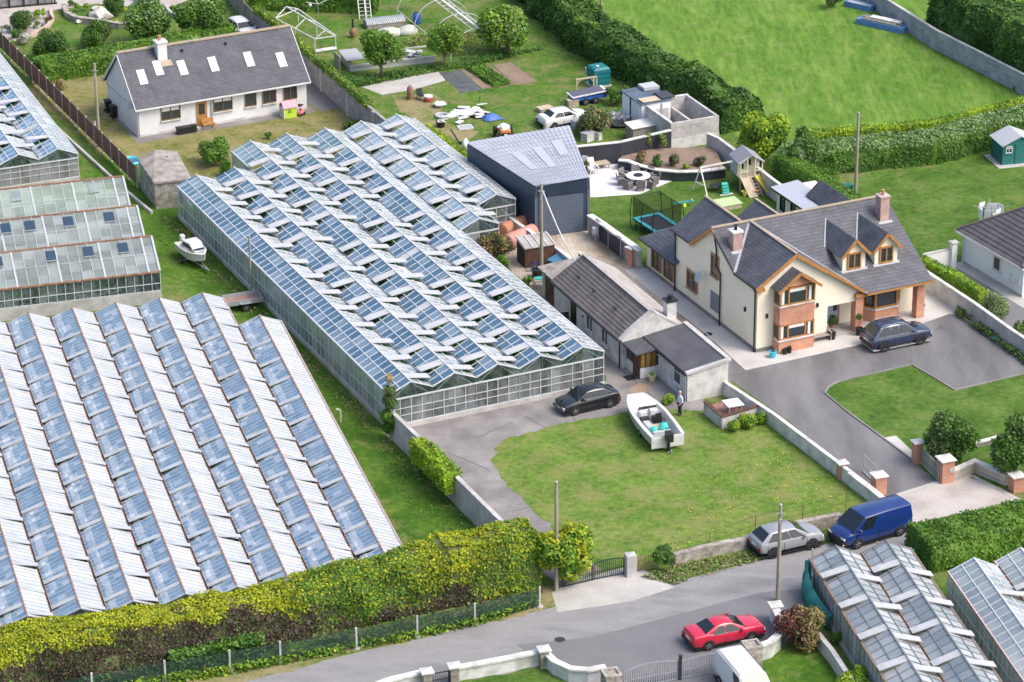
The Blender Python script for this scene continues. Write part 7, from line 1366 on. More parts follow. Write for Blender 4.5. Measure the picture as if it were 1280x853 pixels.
# ---------------------------------------------------------------- yard between glasshouse and workshop
def yard():
    for a, b, r, s in (((634,313),(667,299),.62,'long salmon-pink cylindrical tank lying in the yard behind the brown bush'), ((628,298),(655,287),.58,'darker terracotta cylindrical tank lying behind the salmon tank')):
        a, b = P(*a), P(*b); t = thing('tank', s, 'tank', a, ang(a, b)); l = (b-a).length; part(t, 'shell', X['salmon'] if 'salmon-' in s else X['terra'], lambda m: m.tube([(0,0,r),(.06,0,r),(l-.06,0,r),(l,0,r)], [r*.9,r,r,r*.9], 20), 50); part(t, 'cradle', X['concw'], lambda m: (m.box(.4,-.5,0,.6,.5,.2), m.box(l-.6,-.5,0,l-.4,.5,.2)))
    t = thing('storage_box', 'navy storage box with glossy blue sloping lid beside the yard wall', 'box', P(699,338), R(-48)); part(t, 'body', X['navy'], lambda m: m.box(-.75,-.45,0,.75,.45,.75)); part(t, 'lid', plain('blue_lid', (.07,.20,.33), .3), lambda m: m.slab([(-.8,-.5,.74),(.8,-.5,.74),(.8,.5,.95),(-.8,.5,.95)], .08))
    t = thing('bicycle', 'child bicycle leaning on the brown yard shed', 'bicycle', P(668,339), R(18))
    for x in (-.42,.42): part(t, 'wheel', X['rubber'], lambda m: m.tube([(x+.26*math.cos(k*PI/8),0,.27+.26*math.sin(k*PI/8)) for k in range(17)], .025, 6))
    part(t, 'frame', X['blue'], lambda m: (m.bar((-.42,0,.27),(-.1,0,.3),.03), m.bar((-.1,0,.3),(.3,0,.62),.04), m.bar((-.1,0,.3),(-.2,0,.7),.03), m.bar((-.2,0,.66),(.3,0,.66),.04), m.bar((.42,0,.27),(.28,0,.78),.03))); part(t, 'saddle', X['blackp'], lambda m: m.box(-.32,-.07,.7,-.1,.07,.75)); part(t, 'handlebar', X['blackp'], lambda m: m.bar((.28,-.24,.8),(.28,.24,.8),.03))
    t = thing('work_table', 'old table with a green board on top in the yard', 'table', P(676,360), R(10)); part(t, 'tabletop', X['palewood'], lambda m: m.box(-.5,-.4,.62,.5,.4,.68)); part(t, 'board', X['mint'], lambda m: m.box(-.4,-.1,.685,.2,.38,.74))
    for x in (-.45,.45):
        for y in (-.35,.35): part(t, 'leg', X['palewood'], lambda m: m.box(x-.03,y-.03,0,x+.03,y+.03,.62))
    for i, (x, y, s, mt) in enumerate(((684,346,'black tub at the foot of the olive pole','blackp'), (690,342,'dark green water butt beside the cottage store','oilteal'), (671,347,'low dark crate at the foot of the olive pole','blackp'))):
        t = thing('tub', s, 'tub', P(x, y)); part(t, 'body', X[mt], lambda m: m.lathe([(.32,0),(.38,.6),(.42,.66),(.34,.66),(.3,.4)], (0,0,0), 14)); part(t, 'water', X['glass'], lambda m: m.lathe([(.33,.5),(.01,.505)], (0,0,0), 12))
    t = thing('bollard_light', 'short dark bollard light with a pale cap beside the cottage roof', 'bollard', P(724.5,331)); part(t, 'post', X['iron'], lambda m: m.lathe([(.1,0),(.1,.85)], (0,0,0), 10)); part(t, 'cap', plain('cream_cap', (.66,.62,.48), .5), lambda m: m.lathe([(.16,.85),(.16,.98),(.05,1.03)], (0,0,0), 12))
    for i, (x, y, s) in enumerate(((700,402,'row of small dark pots on the cottage path'), (708,411,'dark folded chair against the cottage wall'))):
        t = thing('garden_pot' if i == 0 else 'folded_chair', s, 'pot' if i == 0 else 'chair', P(x, y), R(20))
        if i == 0: part(t, 'pots', X['blackp'], lambda m: [m.lathe([(.12,0),(.17,.3),(.12,.3)], (.36*j-.4,0,0), 9) for j in range(3)])
        else: part(t, 'seat', X['blackp'], lambda m: m.slab([(-.4,0,.4),(.4,0,.4),(.4,.45,.45),(-.4,.45,.45)], .05)); part(t, 'backrest', X['blackp'], lambda m: m.slab([(-.4,.45,.45),(.4,.45,.45),(.4,.6,1.0),(-.4,.6,1.0)], .05)); part(t, 'legs', X['blackp'], lambda m: [m.bar((x_,y_,0),(x_,y_,.45),.05) for x_ in (-.38,.38) for y_ in (.02,.42)])
    t = thing('meter_cabinet', 'small grey cabinet on a post beside the dark double gate', 'cabinet', P(744,302), R(20)); part(t, 'post', X['galv'], lambda m: m.box(-.06,-.06,0,.06,.06,.6)); part(t, 'box', X['greynet'], lambda m: m.box(-.22,-.15,.6,.22,.15,1.15))
    t = thing('standpipe', 'white pipe bend standing at the eave of the white-paned glasshouse', 'pipe', P(426,528)); part(t, 'pipe', X['whitep'], lambda m: m.tube([(0,0,0),(0,0,.85),(-.08,0,.95),(-.3,0,.95)], .045))
yard()
# ---------------------------------------------------------------- white bungalow surroundings
X["olivep"] = plain("olive_plastic", (.22,.30,.05), .6)
def bung_stuff():
    t = thing('storage_box', 'black plastic storage box against the bungalow wall under the window', 'box', P(230,167), R(25)); part(t, 'body', X['blackp'], lambda m: m.box(-.6,-.25,0,.6,.25,.5)); part(t, 'lid', X['blackp'], lambda m: m.box(-.64,-.29,.505,.64,.29,.58))
    t = thing('bin', 'small black bin beside the bungalow door', 'bin', P(242.5,165), R(25)); part(t, 'body', X['blackp'], lambda m: m.box(-.2,-.2,0,.2,.2,.55)); part(t, 'lid', X['blackp'], lambda m: m.box(-.23,-.23,.555,.23,.23,.62))
    first = None
    for x, y, s in ((137,140,'black wheelie bin behind the other at the bungalow gable'), (144,147,'front black wheelie bin at the bungalow gable')):
        if first: dup(first, P(x, y), R(115), s); continue
        t = first = thing('wheelie_bin', s, 'bin', P(x, y), R(115), 'wheelie bins at the bungalow gable'); part(t, 'body', X['blackp'], lambda m: m.add([(-.24,-.26,.08),(.24,-.26,.08),(.24,.26,.08),(-.24,.26,.08),(-.3,-.36,1.0),(.3,-.36,1.0),(.3,.36,1.0),(-.3,.36,1.0)], [(0,3,2,1),(4,5,6,7),(0,1,5,4),(1,2,6,5),(2,3,7,6),(3,0,4,7)])); part(t, 'lid', X['blackp'], lambda m: m.slab([(-.33,-.4,1.02),(.33,-.4,1.02),(.33,.4,1.1),(-.33,.4,1.1)], .06))
        for s_ in (-1,1): part(t, 'wheel', X['rubber'], lambda m: m.tube([(s_*.26,.3,.1),(s_*.32,.3,.1)], .1, 10))
    t = thing('bench', 'small varnished wooden bench beside the bungalow door', 'bench', P(261,161), R(25)); part(t, 'seat', X['timber'], lambda m: m.box(-.5,-.2,.4,.5,.2,.46)); part(t, 'backrest', X['timber'], lambda m: m.slab([(-.5,.2,.5),(.5,.2,.5),(.5,.26,.85),(-.5,.26,.85)], .04, 0, (0,.04,0)))
    for x in (-.44,.44): part(t, 'leg', X['timber'], lambda m: (m.box(x-.04,-.18,0,x+.04,-.1,.4), m.box(x-.04,.12,0,x+.04,.2,.5)))
    t = thing('toy_playhouse', 'lime green plastic playhouse with a pink roof at the bungalow corner', 'playhouse', P(361,146), R(25)); part(t, 'walls', X['lime'], lambda m: m.prism([(-.5,-.4),(.55,-.4),(.55,.5),(-.5,.5)], 0, .95)); part(t, 'roof', X['pink'], lambda m: (m.slab([(-.62,-.5,.92),(.65,-.5,.92),(.65,.05,1.4),(-.62,.05,1.4)], .06), m.slab([(-.62,.05,1.4),(.65,.05,1.4),(.65,.6,.92),(-.62,.6,.92)], .06))); part(t, 'corner', X['cope'], lambda m: m.box(-.6,-.45,0,-.501,.5,.95)); part(t, 'window', X['olivep'], lambda m: m.box(-.2,-.42,.45,.1,-.402,.75))
    t = thing('toy_car', 'pink ride-on toy car beside the lime playhouse', 'toy car', P(375.5,144), R(60)); part(t, 'body', X['pink'], lambda m: (m.box(-.35,-.22,.12,.35,.22,.38), m.box(.1,-.2,.38,.35,.2,.5)), 0, .05); part(t, 'canopy', X['blackp'], lambda m: (m.box(-.35,-.22,.85,.2,.22,.9), m.bar((-.3,-.2,.38),(-.3,-.2,.86),.04), m.bar((-.3,.2,.38),(-.3,.2,.86),.04)))
    for x in (-.22,.24):
        for y in (-.24,.24): part(t, 'wheel', X['rubber'], lambda m: m.tube([(x,y-.04,.13),(x,y+.04,.13)], .13, 10))
    t = thing('paddling_pool', 'round turquoise paddling pool on the grass beside the brown fence', 'pool', P(163,204)); part(t, 'rim', X['turq'], lambda m: m.lathe([(.78,0),(.9,.1),(.9,.22),(.8,.3),(.7,.22),(.68,.05)], (0,0,0), 24), 50); part(t, 'water', plain('pool_water', (.06,.16,.26), .05), lambda m: m.lathe([(.7,.14),(.0,.145)], (0,0,0), 20))
    t = thing('pipe_post', 'white upright pipe standing in the bungalow lawn near the pole', 'pipe', P(120,175)); part(t, 'pipe', X['whitep'], lambda m: m.tube([(0,0,0),(0,0,1.6)], .05))
    t = thing('board', 'white board lying under the laurel hedge by the dry shrub', 'board', P(64,112), R(20)); part(t, 'panel', X['whitep'], lambda m: m.obox((0,0,.05), (.65,.3,.12)))
X['olivep'] = plain('olive_plastic', (.22,.30,.05), .6)
bung_stuff()
# ---------------------------------------------------------------- vegetable plot
sheet('plot_path', [(452,109), (470,104), (548,90), (557,101), (520,112), (478,119)], .012, X['conc2'])
sheet('mulch_bed', [(549,92), (561,90), (590,114), (577,117)], .014, X['membrane']); sheet('mulch_bed', [(563,90), (575,87.5), (601,112), (592,115)], .014, X['membrane'])
sheet('soil_strip', [(576,87.5), (584,86), (614,110), (603,112)], .014, X['soil']); sheet('soil_bed', [(616,82), (638,78), (671,102), (645,107)], .014, X['soil']); sheet('crop_bed', [(585,86), (612,81), (643,106), (615,111)], .012, X['soil'])
sheet('worn_ground', [(490,120), (540,117), (560,128), (540,150), (600,165), (580,180), (540,160), (500,140)], .009, G['verge'])
for a, b, s in (((588,86),(622,109),'row of leafy green vegetables beside the bare soil strip'), ((600,84),(633,106.5),'row of leafy green vegetables beside the empty soil bed')):
    hedge('vegetable_row', s, 'vegetable row', [P(*a), P(*b)], .85, .3, [Y['bright'], Y['std']], None, leaf=.17, dens=90, amp=.08, freq=2, seed=int(a[0]))
def frames():
    # white steel tent frame
    g = [P(345,40), P(373,28), P(420,62), P(394,66)]; c = g[0]; t = thing('tent_frame', 'bare white steel tent frame standing on the grass by the ivy wall', 'frame', c); q = [v-c for v in g]; up = Vector((0,0,1.25)); r0 = (q[0]+q[1])/2+Vector((0,0,1.9)); r1 = (q[2]+q[3])/2+Vector((0,0,1.9)); mid = [(q[0]+q[3])/2, (q[1]+q[2])/2]; rm = (r0+r1)/2
    part(t, 'ridge_pole', X['whitep'], lambda m: m.bar(r0, r1, .09)); 
    for v in q+mid: part(t, 'leg', X['whitep'], lambda m: m.bar(v, v+up, .08))
    part(t, 'rafters', X['whitep'], lambda m: [m.bar(v+up, rr_, .07) for v, rr_ in ((q[0],r0),(q[1],r0),(q[2],r1),(q[3],r1),(mid[0],rm),(mid[1],rm))]+[m.bar(q[0]+up,q[3]+up,.08), m.bar(q[1]+up,q[2]+up,.08), m.bar(q[0]+up,q[1]+up,.07), m.bar(q[2]+up,q[3]+up,.07)]); part(t, 'board', X['cope'], lambda m: m.bar(q[3]+Vector((0,0,.15)), q[2]+Vector((0,0,.15)), .5, .12))
    # polytunnel hoops
    a, b = P(530,18), P(598,72); t = thing('polytunnel_frame', 'bare grey polytunnel hoops with a white ridge truss behind the fruit trees', 'frame', a, ang(a, b)); l = (b-a).length
    for i in range(4): x = l*i/3; part(t, 'hoop', X['greynet'], lambda m: m.tube([(x,2.6*math.cos(k*PI/12),2.7*math.sin(k*PI/12)**.8) for k in range(13)], .05, 6))
    part(t, 'ridge_truss', X['cope'], lambda m: (m.bar((-2,0,2.7),(l+.2,0,2.7),.22,.06), m.bar((-2,.5,2.55),(l,.5,2.6),.06), m.bar((-2,-.5,2.55),(l,-.5,2.6),.06), [m.bar((x,-.5,2.57),(x+.8,.5,2.57),.05) for x in [i*1.0-1.5 for i in range(int(l)+1)]])); part(t, 'side_rail', X['greynet'], lambda m: (m.bar((0,2.4,1.0),(l,2.4,1.0),.05), m.bar((0,-2.5,.7),(l,-2.5,.7),.05)))
    t = thing('clothes_dryer', 'white rotary clothes dryer folded in front of the laurel hedge', 'clothes dryer', P(398,24)); part(t, 'post', X['galv'], lambda m: m.bar((0,0,0),(0,0,1.7),.05)); part(t, 'arms', X['whitep'], lambda m: [m.bar((0,0,1.4),(1.1*math.cos(k*PI/2+.4),1.1*math.sin(k*PI/2+.4),1.75),.04) for k in range(4)]); part(t, 'peg_bag', X['whitep'], lambda m: m.blob((-.7,-.2,1.4), (.16,.12,.22), 0, .1, 2))
    t = thing('chiminea', 'dark cast chiminea with a tall flue on the grass', 'chiminea', P(441.5,47)); part(t, 'bowl', X['rust'], lambda m: m.lathe([(.15,0),(.22,.1),(.34,.4),(.3,.65),(.14,.9)], (0,0,0), 12), 50); part(t, 'flue', X['iron'], lambda m: m.lathe([(.13,.88),(.1,1.7),(.13,1.72)], (0,0,0), 10))
    for (x0, y0), (x1, y1), s in (((454,24),(448,4),'white ladder leaning on the laurel hedge, the wider one'), ((461,24),(458,5),'white slatted ladder leaning beside the wider ladder')):
        a = P(x0, y0); t = thing('ladder', s, 'ladder', a, R(10)); w = .32 if 'wider' in s and 'beside' not in s else .24; top = (-.1,1.0,2.9)
        part(t, 'rail', X['whitep'], lambda m: m.bar((-w,0,0),(-w+top[0],top[1],top[2]),.08)); part(t, 'rail', X['whitep'], lambda m: m.bar((w,0,0),(w+top[0],top[1],top[2]),.08)); part(t, 'rungs', X['whitep'], lambda m: [m.bar((-w+top[0]*k,top[1]*k,top[2]*k),(w+top[0]*k,top[1]*k,top[2]*k),.05) for k in [i/9 for i in range(1,9)]])
    t = thing('cold_frame', 'long low cold frame with ribbed grey cover by the ladders', 'cold frame', P(480,32), R(18)); part(t, 'sides', X['greywood'], lambda m: m.box(-1.7,-.7,0,1.7,.7,.4)); part(t, 'cover', mat('ribbed_cover', (.33,.36,.37), (.43,.46,.47), scale=1, rough=.4), lambda m: [m.tube([(-1.7+.17*i,.7*math.cos(k*PI/6),.4+.3*math.sin(k*PI/6)) for k in range(7)], .1, 5) for i in range(21)])
    t = thing('crop_netting', 'mound of pale crop netting over low hoops in front of the cold frame', 'netting', P(497,42), R(12)); part(t, 'net', mat('pale_net', (.40,.42,.37), (.52,.54,.48), scale=2.5, fine=6, fv=.2), lambda m: (m.blob((-.7,0,.1), (1.3,.7,.55), 0, .2, 2), m.blob((.9,-.1,.1), (1.0,.7,.6), 0, .2, 5)), 60)
    t = thing('barrel', 'blue plastic barrel under the polytunnel hoops', 'barrel', P(521,30)); part(t, 'drum', X['blue'], lambda m: m.lathe([(.28,0),(.34,.2),(.36,.55),(.34,.9),(.26,1.0)], (0,0,0), 14), 50); part(t, 'lid', X['tarp'], lambda m: m.lathe([(.27,1.0),(.25,1.06),(.02,1.07)], (0,0,0), 12))
    # junk frame
    t = thing('junk_frame', 'low pale-railed pen full of plastic and scrap under the fruit trees', 'frame', P(438,90), R(18)); part(t, 'rail', X['concw'], lambda m: (m.bar((0,0,.5),(7.6,0,.5),.2,.16), m.bar((0,2.8,.5),(7.6,2.8,.5),.14,.12), m.bar((0,0,.5),(0,2.8,.5),.14,.12))); part(t, 'panel', X['greynet'], lambda m: (m.box(0,-.03,0,7.5,.03,.42), m.box(-.03,0,0,.03,2.8,.42))); part(t, 'cover', X['lead'], lambda m: m.slab([(-.3,.1,1.0),(1.3,.1,1.0),(1.3,2.7,1.1),(-.3,2.7,1.1)], .06)); part(t, 'board', X['greywood'], lambda m: m.box(-.9,.2,0,-.82,1.9,1.35))
    rg = random.Random(5); T_ = Matrix.Translation(P(438,90)) @ Matrix.Rotation(R(18), 4, 'Z'); t = thing('scrap_heap', 'heap of dark and white plastic scrap inside the pale-railed pen', 'scrap heap', (T_ @ Vector((5,1.3,0)))); part(t, 'dark_sheets', X['tarp'], lambda m: (m.blob((-.6,.0,.3), (.9,.8,.5), 0, .4, 2), m.blob((.9,.1,.2), (.8,.7,.35), 0, .4, 4))); part(t, 'plastic_pieces', X['whitep'], lambda m: [m.obox((rg.uniform(-1.5,1.7),rg.uniform(-.9,.9),rg.uniform(.35,.8)), (rg.uniform(.4,1.5),rg.uniform(.12,.4),.06), rg.uniform(0,3), 0, (rg.uniform(-.5,.5),rg.uniform(-.4,.4))) for _ in range(11)]); part(t, 'blue_bag', X['blue'], lambda m: m.blob((-.7,-.5,.75), (.3,.25,.22), 0, .3, 1))
frames()
def plot_junk():
    rg = random.Random(9)
    t = thing('gas_bottle', 'tall rust-brown gas bottle standing on worn ground in the plot', 'gas bottle', P(513,124)); part(t, 'cylinder', X['rust'], lambda m: m.lathe([(.26,0),(.28,.06),(.28,.95),(.2,1.1),(.1,1.15)], (0,0,0), 14), 50); part(t, 'valve', X['galv'], lambda m: m.lathe([(.09,1.14),(.09,1.3),(.03,1.35)], (0,0,0), 8))
    t = thing('chair', 'black garden chair beside the rusty gas bottle', 'chair', P(526,125), R(30)); part(t, 'seat', X['blackp'], lambda m: m.box(-.26,-.24,.38,.26,.26,.43)); part(t, 'backrest', X['blackp'], lambda m: m.slab([(-.26,.22,.43),(.26,.22,.43),(.26,.34,.92),(-.26,.34,.92)], .04)); part(t, 'legs', X['blackp'], lambda m: [m.bar((x,y,0),(x,y,.4),.04) for x in (-.24,.24) for y in (-.2,.24)])
    t = thing('drum', 'red drum with a white lid beside the black garden chair', 'drum', P(535.5,127)); part(t, 'body', plain('red_drum', (.42,.07,.06), .5), lambda m: m.lathe([(.32,0),(.36,.1),(.36,.4)], (0,0,0), 14)); part(t, 'lid', X['whitep'], lambda m: m.lathe([(.38,.4),(.38,.52),(.02,.54)], (0,0,0), 14))
    t = thing('basin', 'white basin heaped with rags in the plot', 'basin', P(549.5,134)); part(t, 'bowl', X['greynet'], lambda m: m.lathe([(.3,0),(.5,.25),(.55,.3),(.45,.28)], (0,0,0), 14)); part(t, 'rags', X['cloth'], lambda m: m.blob((0,0,.3), (.45,.4,.18), 0, .35, 3))
    t = thing('sheet_heap', 'spread heap of white plastic sheets lying on the plot grass', 'sheet heap', P(585,144)); part(t, 'sheets', X['whitep'], lambda m: [m.obox((rg.gauss(0,1.0),rg.gauss(0,.8),rg.uniform(.03,.3)), (rg.uniform(.5,1.1),rg.uniform(.4,.8),.05), rg.uniform(0,3), 0, (rg.uniform(-.35,.35),rg.uniform(-.3,.3))) for _ in range(26)]); part(t, 'crumpled_film', X['cloth'], lambda m: (m.blob((-.9,-.1,.1), (.6,.5,.3), 0, .4, 5), m.blob((.5,.5,.1), (.7,.5,.35), 0, .4, 8)))
    t = thing('tarpaulin', 'crumpled blue tarpaulin at the end of the white sheet heap', 'tarpaulin', P(613,149)); part(t, 'sheet', X['bluetarp'], lambda m: m.blob((0,0,.08), (.85,.5,.3), 0, .45, 4), 60)
    t = thing('ring', 'white ring-shaped basin lying near the lime hedge', 'basin', P(552,146)); part(t, 'rim', X['greynet'], lambda m: m.tube([(.5*math.cos(k*PI/8),.5*math.sin(k*PI/8),.12) for k in range(17)], .1, 6)); part(t, 'bottom', X['greynet'], lambda m: m.lathe([(.45,.04),(.01,.05)], (0,0,0), 14))
    t = thing('bucket', 'dark bucket filled with rubble beside the lime hedge', 'bucket', P(551,159)); part(t, 'pail', X['blackp'], lambda m: m.lathe([(.3,0),(.4,.5),(.42,.52),(.34,.5)], (0,0,0), 12)); part(t, 'rubble', X['concw'], lambda m: m.blob((0,0,.48), (.33,.33,.14), 0, .4, 3))
    t = thing('window_frame', 'framed glass pane lying flat on the plot grass', 'frame', P(581.5,160), R(15)); part(t, 'rim', X['whitep'], lambda m: (m.box(-.6,-.5,.02,.6,-.42,.1), m.box(-.6,.42,.02,.6,.5,.1), m.box(-.6,-.418,.02,-.52,.418,.1), m.box(.52,-.418,.02,.6,.418,.1))); part(t, 'pane', X['lead'], lambda m: m.box(-.52,-.418,.04,.52,.418,.07))
    t = thing('ride_on_mower', 'ride-on mower with an orange hood parked behind the workshop', 'mower', P(630,172), R(-80)); part(t, 'body', X['orange'], lambda m: (m.box(-.1,-.42,.35,.85,.42,.95), m.box(-.6,-.5,.4,-.1,.5,.7)), 0, .08); part(t, 'hood', X['cloth'], lambda m: m.blob((.1,0,.95), (.6,.45,.22), 0, .25, 6)); part(t, 'grille', X['blackp'], lambda m: m.box(.86,-.35,.3,.95,.35,.7)); part(t, 'headlight', X['lamp'], lambda m: m.box(.95,-.15,.35,.99,.15,.65))
    for x, r_ in ((.55,.3),(-.5,.42)):
        for s in (-1,1): wheel(t, x, s*.62, r_, .28, s, X['darkrim'])
    t = thing('sack', 'white sack standing at the end of the lime hedge by the workshop', 'sack', P(582,188)); part(t, 'bag', X['cloth'], lambda m: m.blob((0,0,.45), (.35,.3,.5), 0, .25, 4), 60)
    t = thing('hand_plough', 'dark iron implement leaning near the white sack', 'implement', P(571,180)); part(t, 'shaft', X['iron'], lambda m: (m.bar((-.5,.5,1.1),(.2,0,.1),.09), m.bar((.2,0,.1),(.5,-.2,.2),.15)))
    t = thing('stake', 'thin dark stake standing in the plot lawn', 'stake', P(598.5,131)); part(t, 'rod', X['iron'], lambda m: m.bar((0,0,0),(.1,0,.75),.05))
X['bluetarp'] = plain('blue_tarpaulin', (.07,.16,.48), .5)
plot_junk()
def scrapyard():
    rg = random.Random(4)
    t = thing('oil_tank', 'dark teal plastic oil tank against the tall dark hedge', 'tank', P(748,106), R(24)); part(t, 'shell', X['oilteal'], lambda m: (m.box(-.75,-.75,.12,.75,.75,1.55), m.add([(-.75,-.75,1.55),(.75,-.75,1.55),(.75,.75,1.55),(-.75,.75,1.55),(-.6,-.6,1.72),(.6,-.6,1.72),(.6,.6,1.72),(-.6,.6,1.72)], [(4,5,6,7),(0,1,5,4),(1,2,6,5),(2,3,7,6),(3,0,4,7)])), 0, .06); part(t, 'ribs', X['oilteal'], lambda m: [m.box(-.79,-.79,z,.79,.79,z+.09) for z in (.45,.85,1.25)]); part(t, 'cap', X['whitep'], lambda m: m.lathe([(.14,1.72),(.14,1.8),(.02,1.82)], (-.2,-.2,0), 10)); part(t, 'base', X['concw'], lambda m: m.box(-.85,-.85,-.02,.85,.85,.12))
    t = thing('timber_frame', 'bare timber goal-shaped frame beside the teal tank', 'frame', P(721,118), R(15)); part(t, 'posts', X['palewood'], lambda m: (m.bar((0,0,0),(0,0,1.3),.12), m.bar((1.5,.1,0),(1.5,.1,1.4),.12), m.bar((1.75,.1,0),(1.75,.1,1.4),.1))); part(t, 'beam', X['palewood'], lambda m: (m.bar((-.1,0,1.3),(1.7,.1,1.35),.12), m.bar((0,0,.9),(.35,0,1.3),.08), m.bar((1.5,.1,.9),(1.2,.1,1.3),.08)))  # plain timber frame that only has the shape of a goal
    t = thing('white_branches', 'bundle of pale sticks leaning on the timber frame', 'sticks', P(738,105)); part(t, 'sticks', X['cope'], lambda m: [m.bar((rg.uniform(-.3,.3),rg.uniform(-.2,.2),.1),(rg.uniform(-.7,.7),rg.uniform(-.2,.4),1.4),.07) for _ in range(9)])
    t = thing('flatbed_trailer', 'blue flatbed trailer with a dark cover on white edging in the scrap corner', 'trailer', P(734,128), R(22)); part(t, 'bed', X['blue'], lambda m: m.box(-1.5,-.6,.45,1.5,.6,.75)); part(t, 'edging', X['whitep'], lambda m: m.slab([(-1.6,-.72,.85),(1.6,-.72,1.05),(1.6,.72,1.05),(-1.6,.72,.85)], .08)); part(t, 'cover', plain('dark_grey_cover', (.10,.105,.14), .6), lambda m: m.slab([(-1.45,-.55,.92),(1.3,-.55,1.1),(1.3,.6,1.1),(-1.45,.6,.92)], .05))
    for x in (-.4,.5): wheel(t, x, -.62, .3, .2, -1, X['galv'])
    for i, (x, y, w, d, h, mt, s) in enumerate(((716,133,.9,.5,.55,'palewood','low stack of pale pallets in front of the blue flatbed trailer'), (681,139,1.2,.8,.3,'palewood','tan board-topped crate in front of the abandoned white car'), (725,160,1.3,.8,.7,'greynet','grey crate with a pale top under the olive scrub'), (735,176,1.0,.7,.7,'cope','square pale box by the black garden wall'), (748,175,.5,.4,.6,'cope','narrow pale box by the black garden wall'))):
        t = thing('crate', s, 'crate', P(x, y), R(20+9*i)); part(t, 'box', X[mt], lambda m: [m.box(-w/2,-d/2,j*h/4+.01,w/2,d/2,j*h/4+h/4-.02) for j in range(4)]); part(t, 'top', X['palewood'] if i in (0,1) else X['lead'], lambda m: m.box(-w/2-.03,-d/2-.03,h,w/2+.03,d/2+.03,h+.05))
    t = thing('dinghy', 'upturned pale blue dinghy beside the abandoned white car', 'dinghy', P(688,155), R(-28)); hull('hull', t, 2.3, .95, .45, [plain('pale_blue_hull', (.26,.36,.46), .5)], z0=.12, foredeck=.1); part(t, 'thwart', X['blue'], lambda m: m.box(-.2,-.42,.5,.05,.42,.55))
    t = thing('white_drum', 'small white drum behind the workshop roof beside the dinghy', 'drum', P(683,163)); part(t, 'body', X['whitep'], lambda m: m.lathe([(.24,0),(.26,.6)], (0,0,0), 12)); part(t, 'lid', X['greynet'], lambda m: m.lathe([(.27,.6),(.25,.66),(.02,.67)], (0,0,0), 12))
    t = thing('scrap_heap', 'heap of pale and dark scrap between the scrub and the white panelled shed', 'scrap heap', P(772,156)); part(t, 'bags', X['lead'], lambda m: (m.blob((-.4,.6,.5), (.6,.5,.45), 0, .3, 2), m.blob((.6,.1,.4), (.55,.5,.35), 0, .3, 6))); part(t, 'pieces', X['greynet'], lambda m: [m.obox((rg.gauss(.2,.6),rg.gauss(-.1,.5),rg.uniform(.2,.9)), (rg.uniform(.2,.7),rg.uniform(.1,.4),.08), rg.uniform(0,3), 0, (rg.uniform(-.6,.6),rg.uniform(-.5,.5))) for _ in range(12)]); part(t, 'dark_pieces', X['tarp'], lambda m: (m.blob((.2,-.6,.25), (.8,.5,.3), 0, .35, 3), m.blob((-.7,-.5,.25), (.4,.35,.35), 0, .3, 9))); part(t, 'drum', X['rust'], lambda m: m.lathe([(.26,0),(.26,.8),(.02,.82)], (-.9,-.9,0), 12))
    for i, s in enumerate(('upright tyre leaning on the white panelled shed by the scrap heap', 'upright tyre by the white panelled shed on the block store side')):
        t = thing('tyre', s, 'tyre', P(785+5.5*i, 149-.5*i), R(24)); part(t, 'tread', X['rubber'], lambda m: m.tube([(.32*math.cos(k*PI/8),.05*math.sin(k),.36+.32*math.sin(k*PI/8)) for k in range(17)], .1, 7), 50)
    t = thing('sheeted_stack', 'low stack under a pale sheet behind the black garden wall', 'stack', P(806,172), R(24)); part(t, 'boards', X['greywood'], lambda m: m.box(-1.4,-.7,0,1.4,.7,1.2)); part(t, 'sheet', X['cope'], lambda m: m.slab([(-1.5,-.8,1.22),(1.5,-.8,1.26),(1.5,.8,1.34),(-1.5,.8,1.28)], .05))
scrapyard()
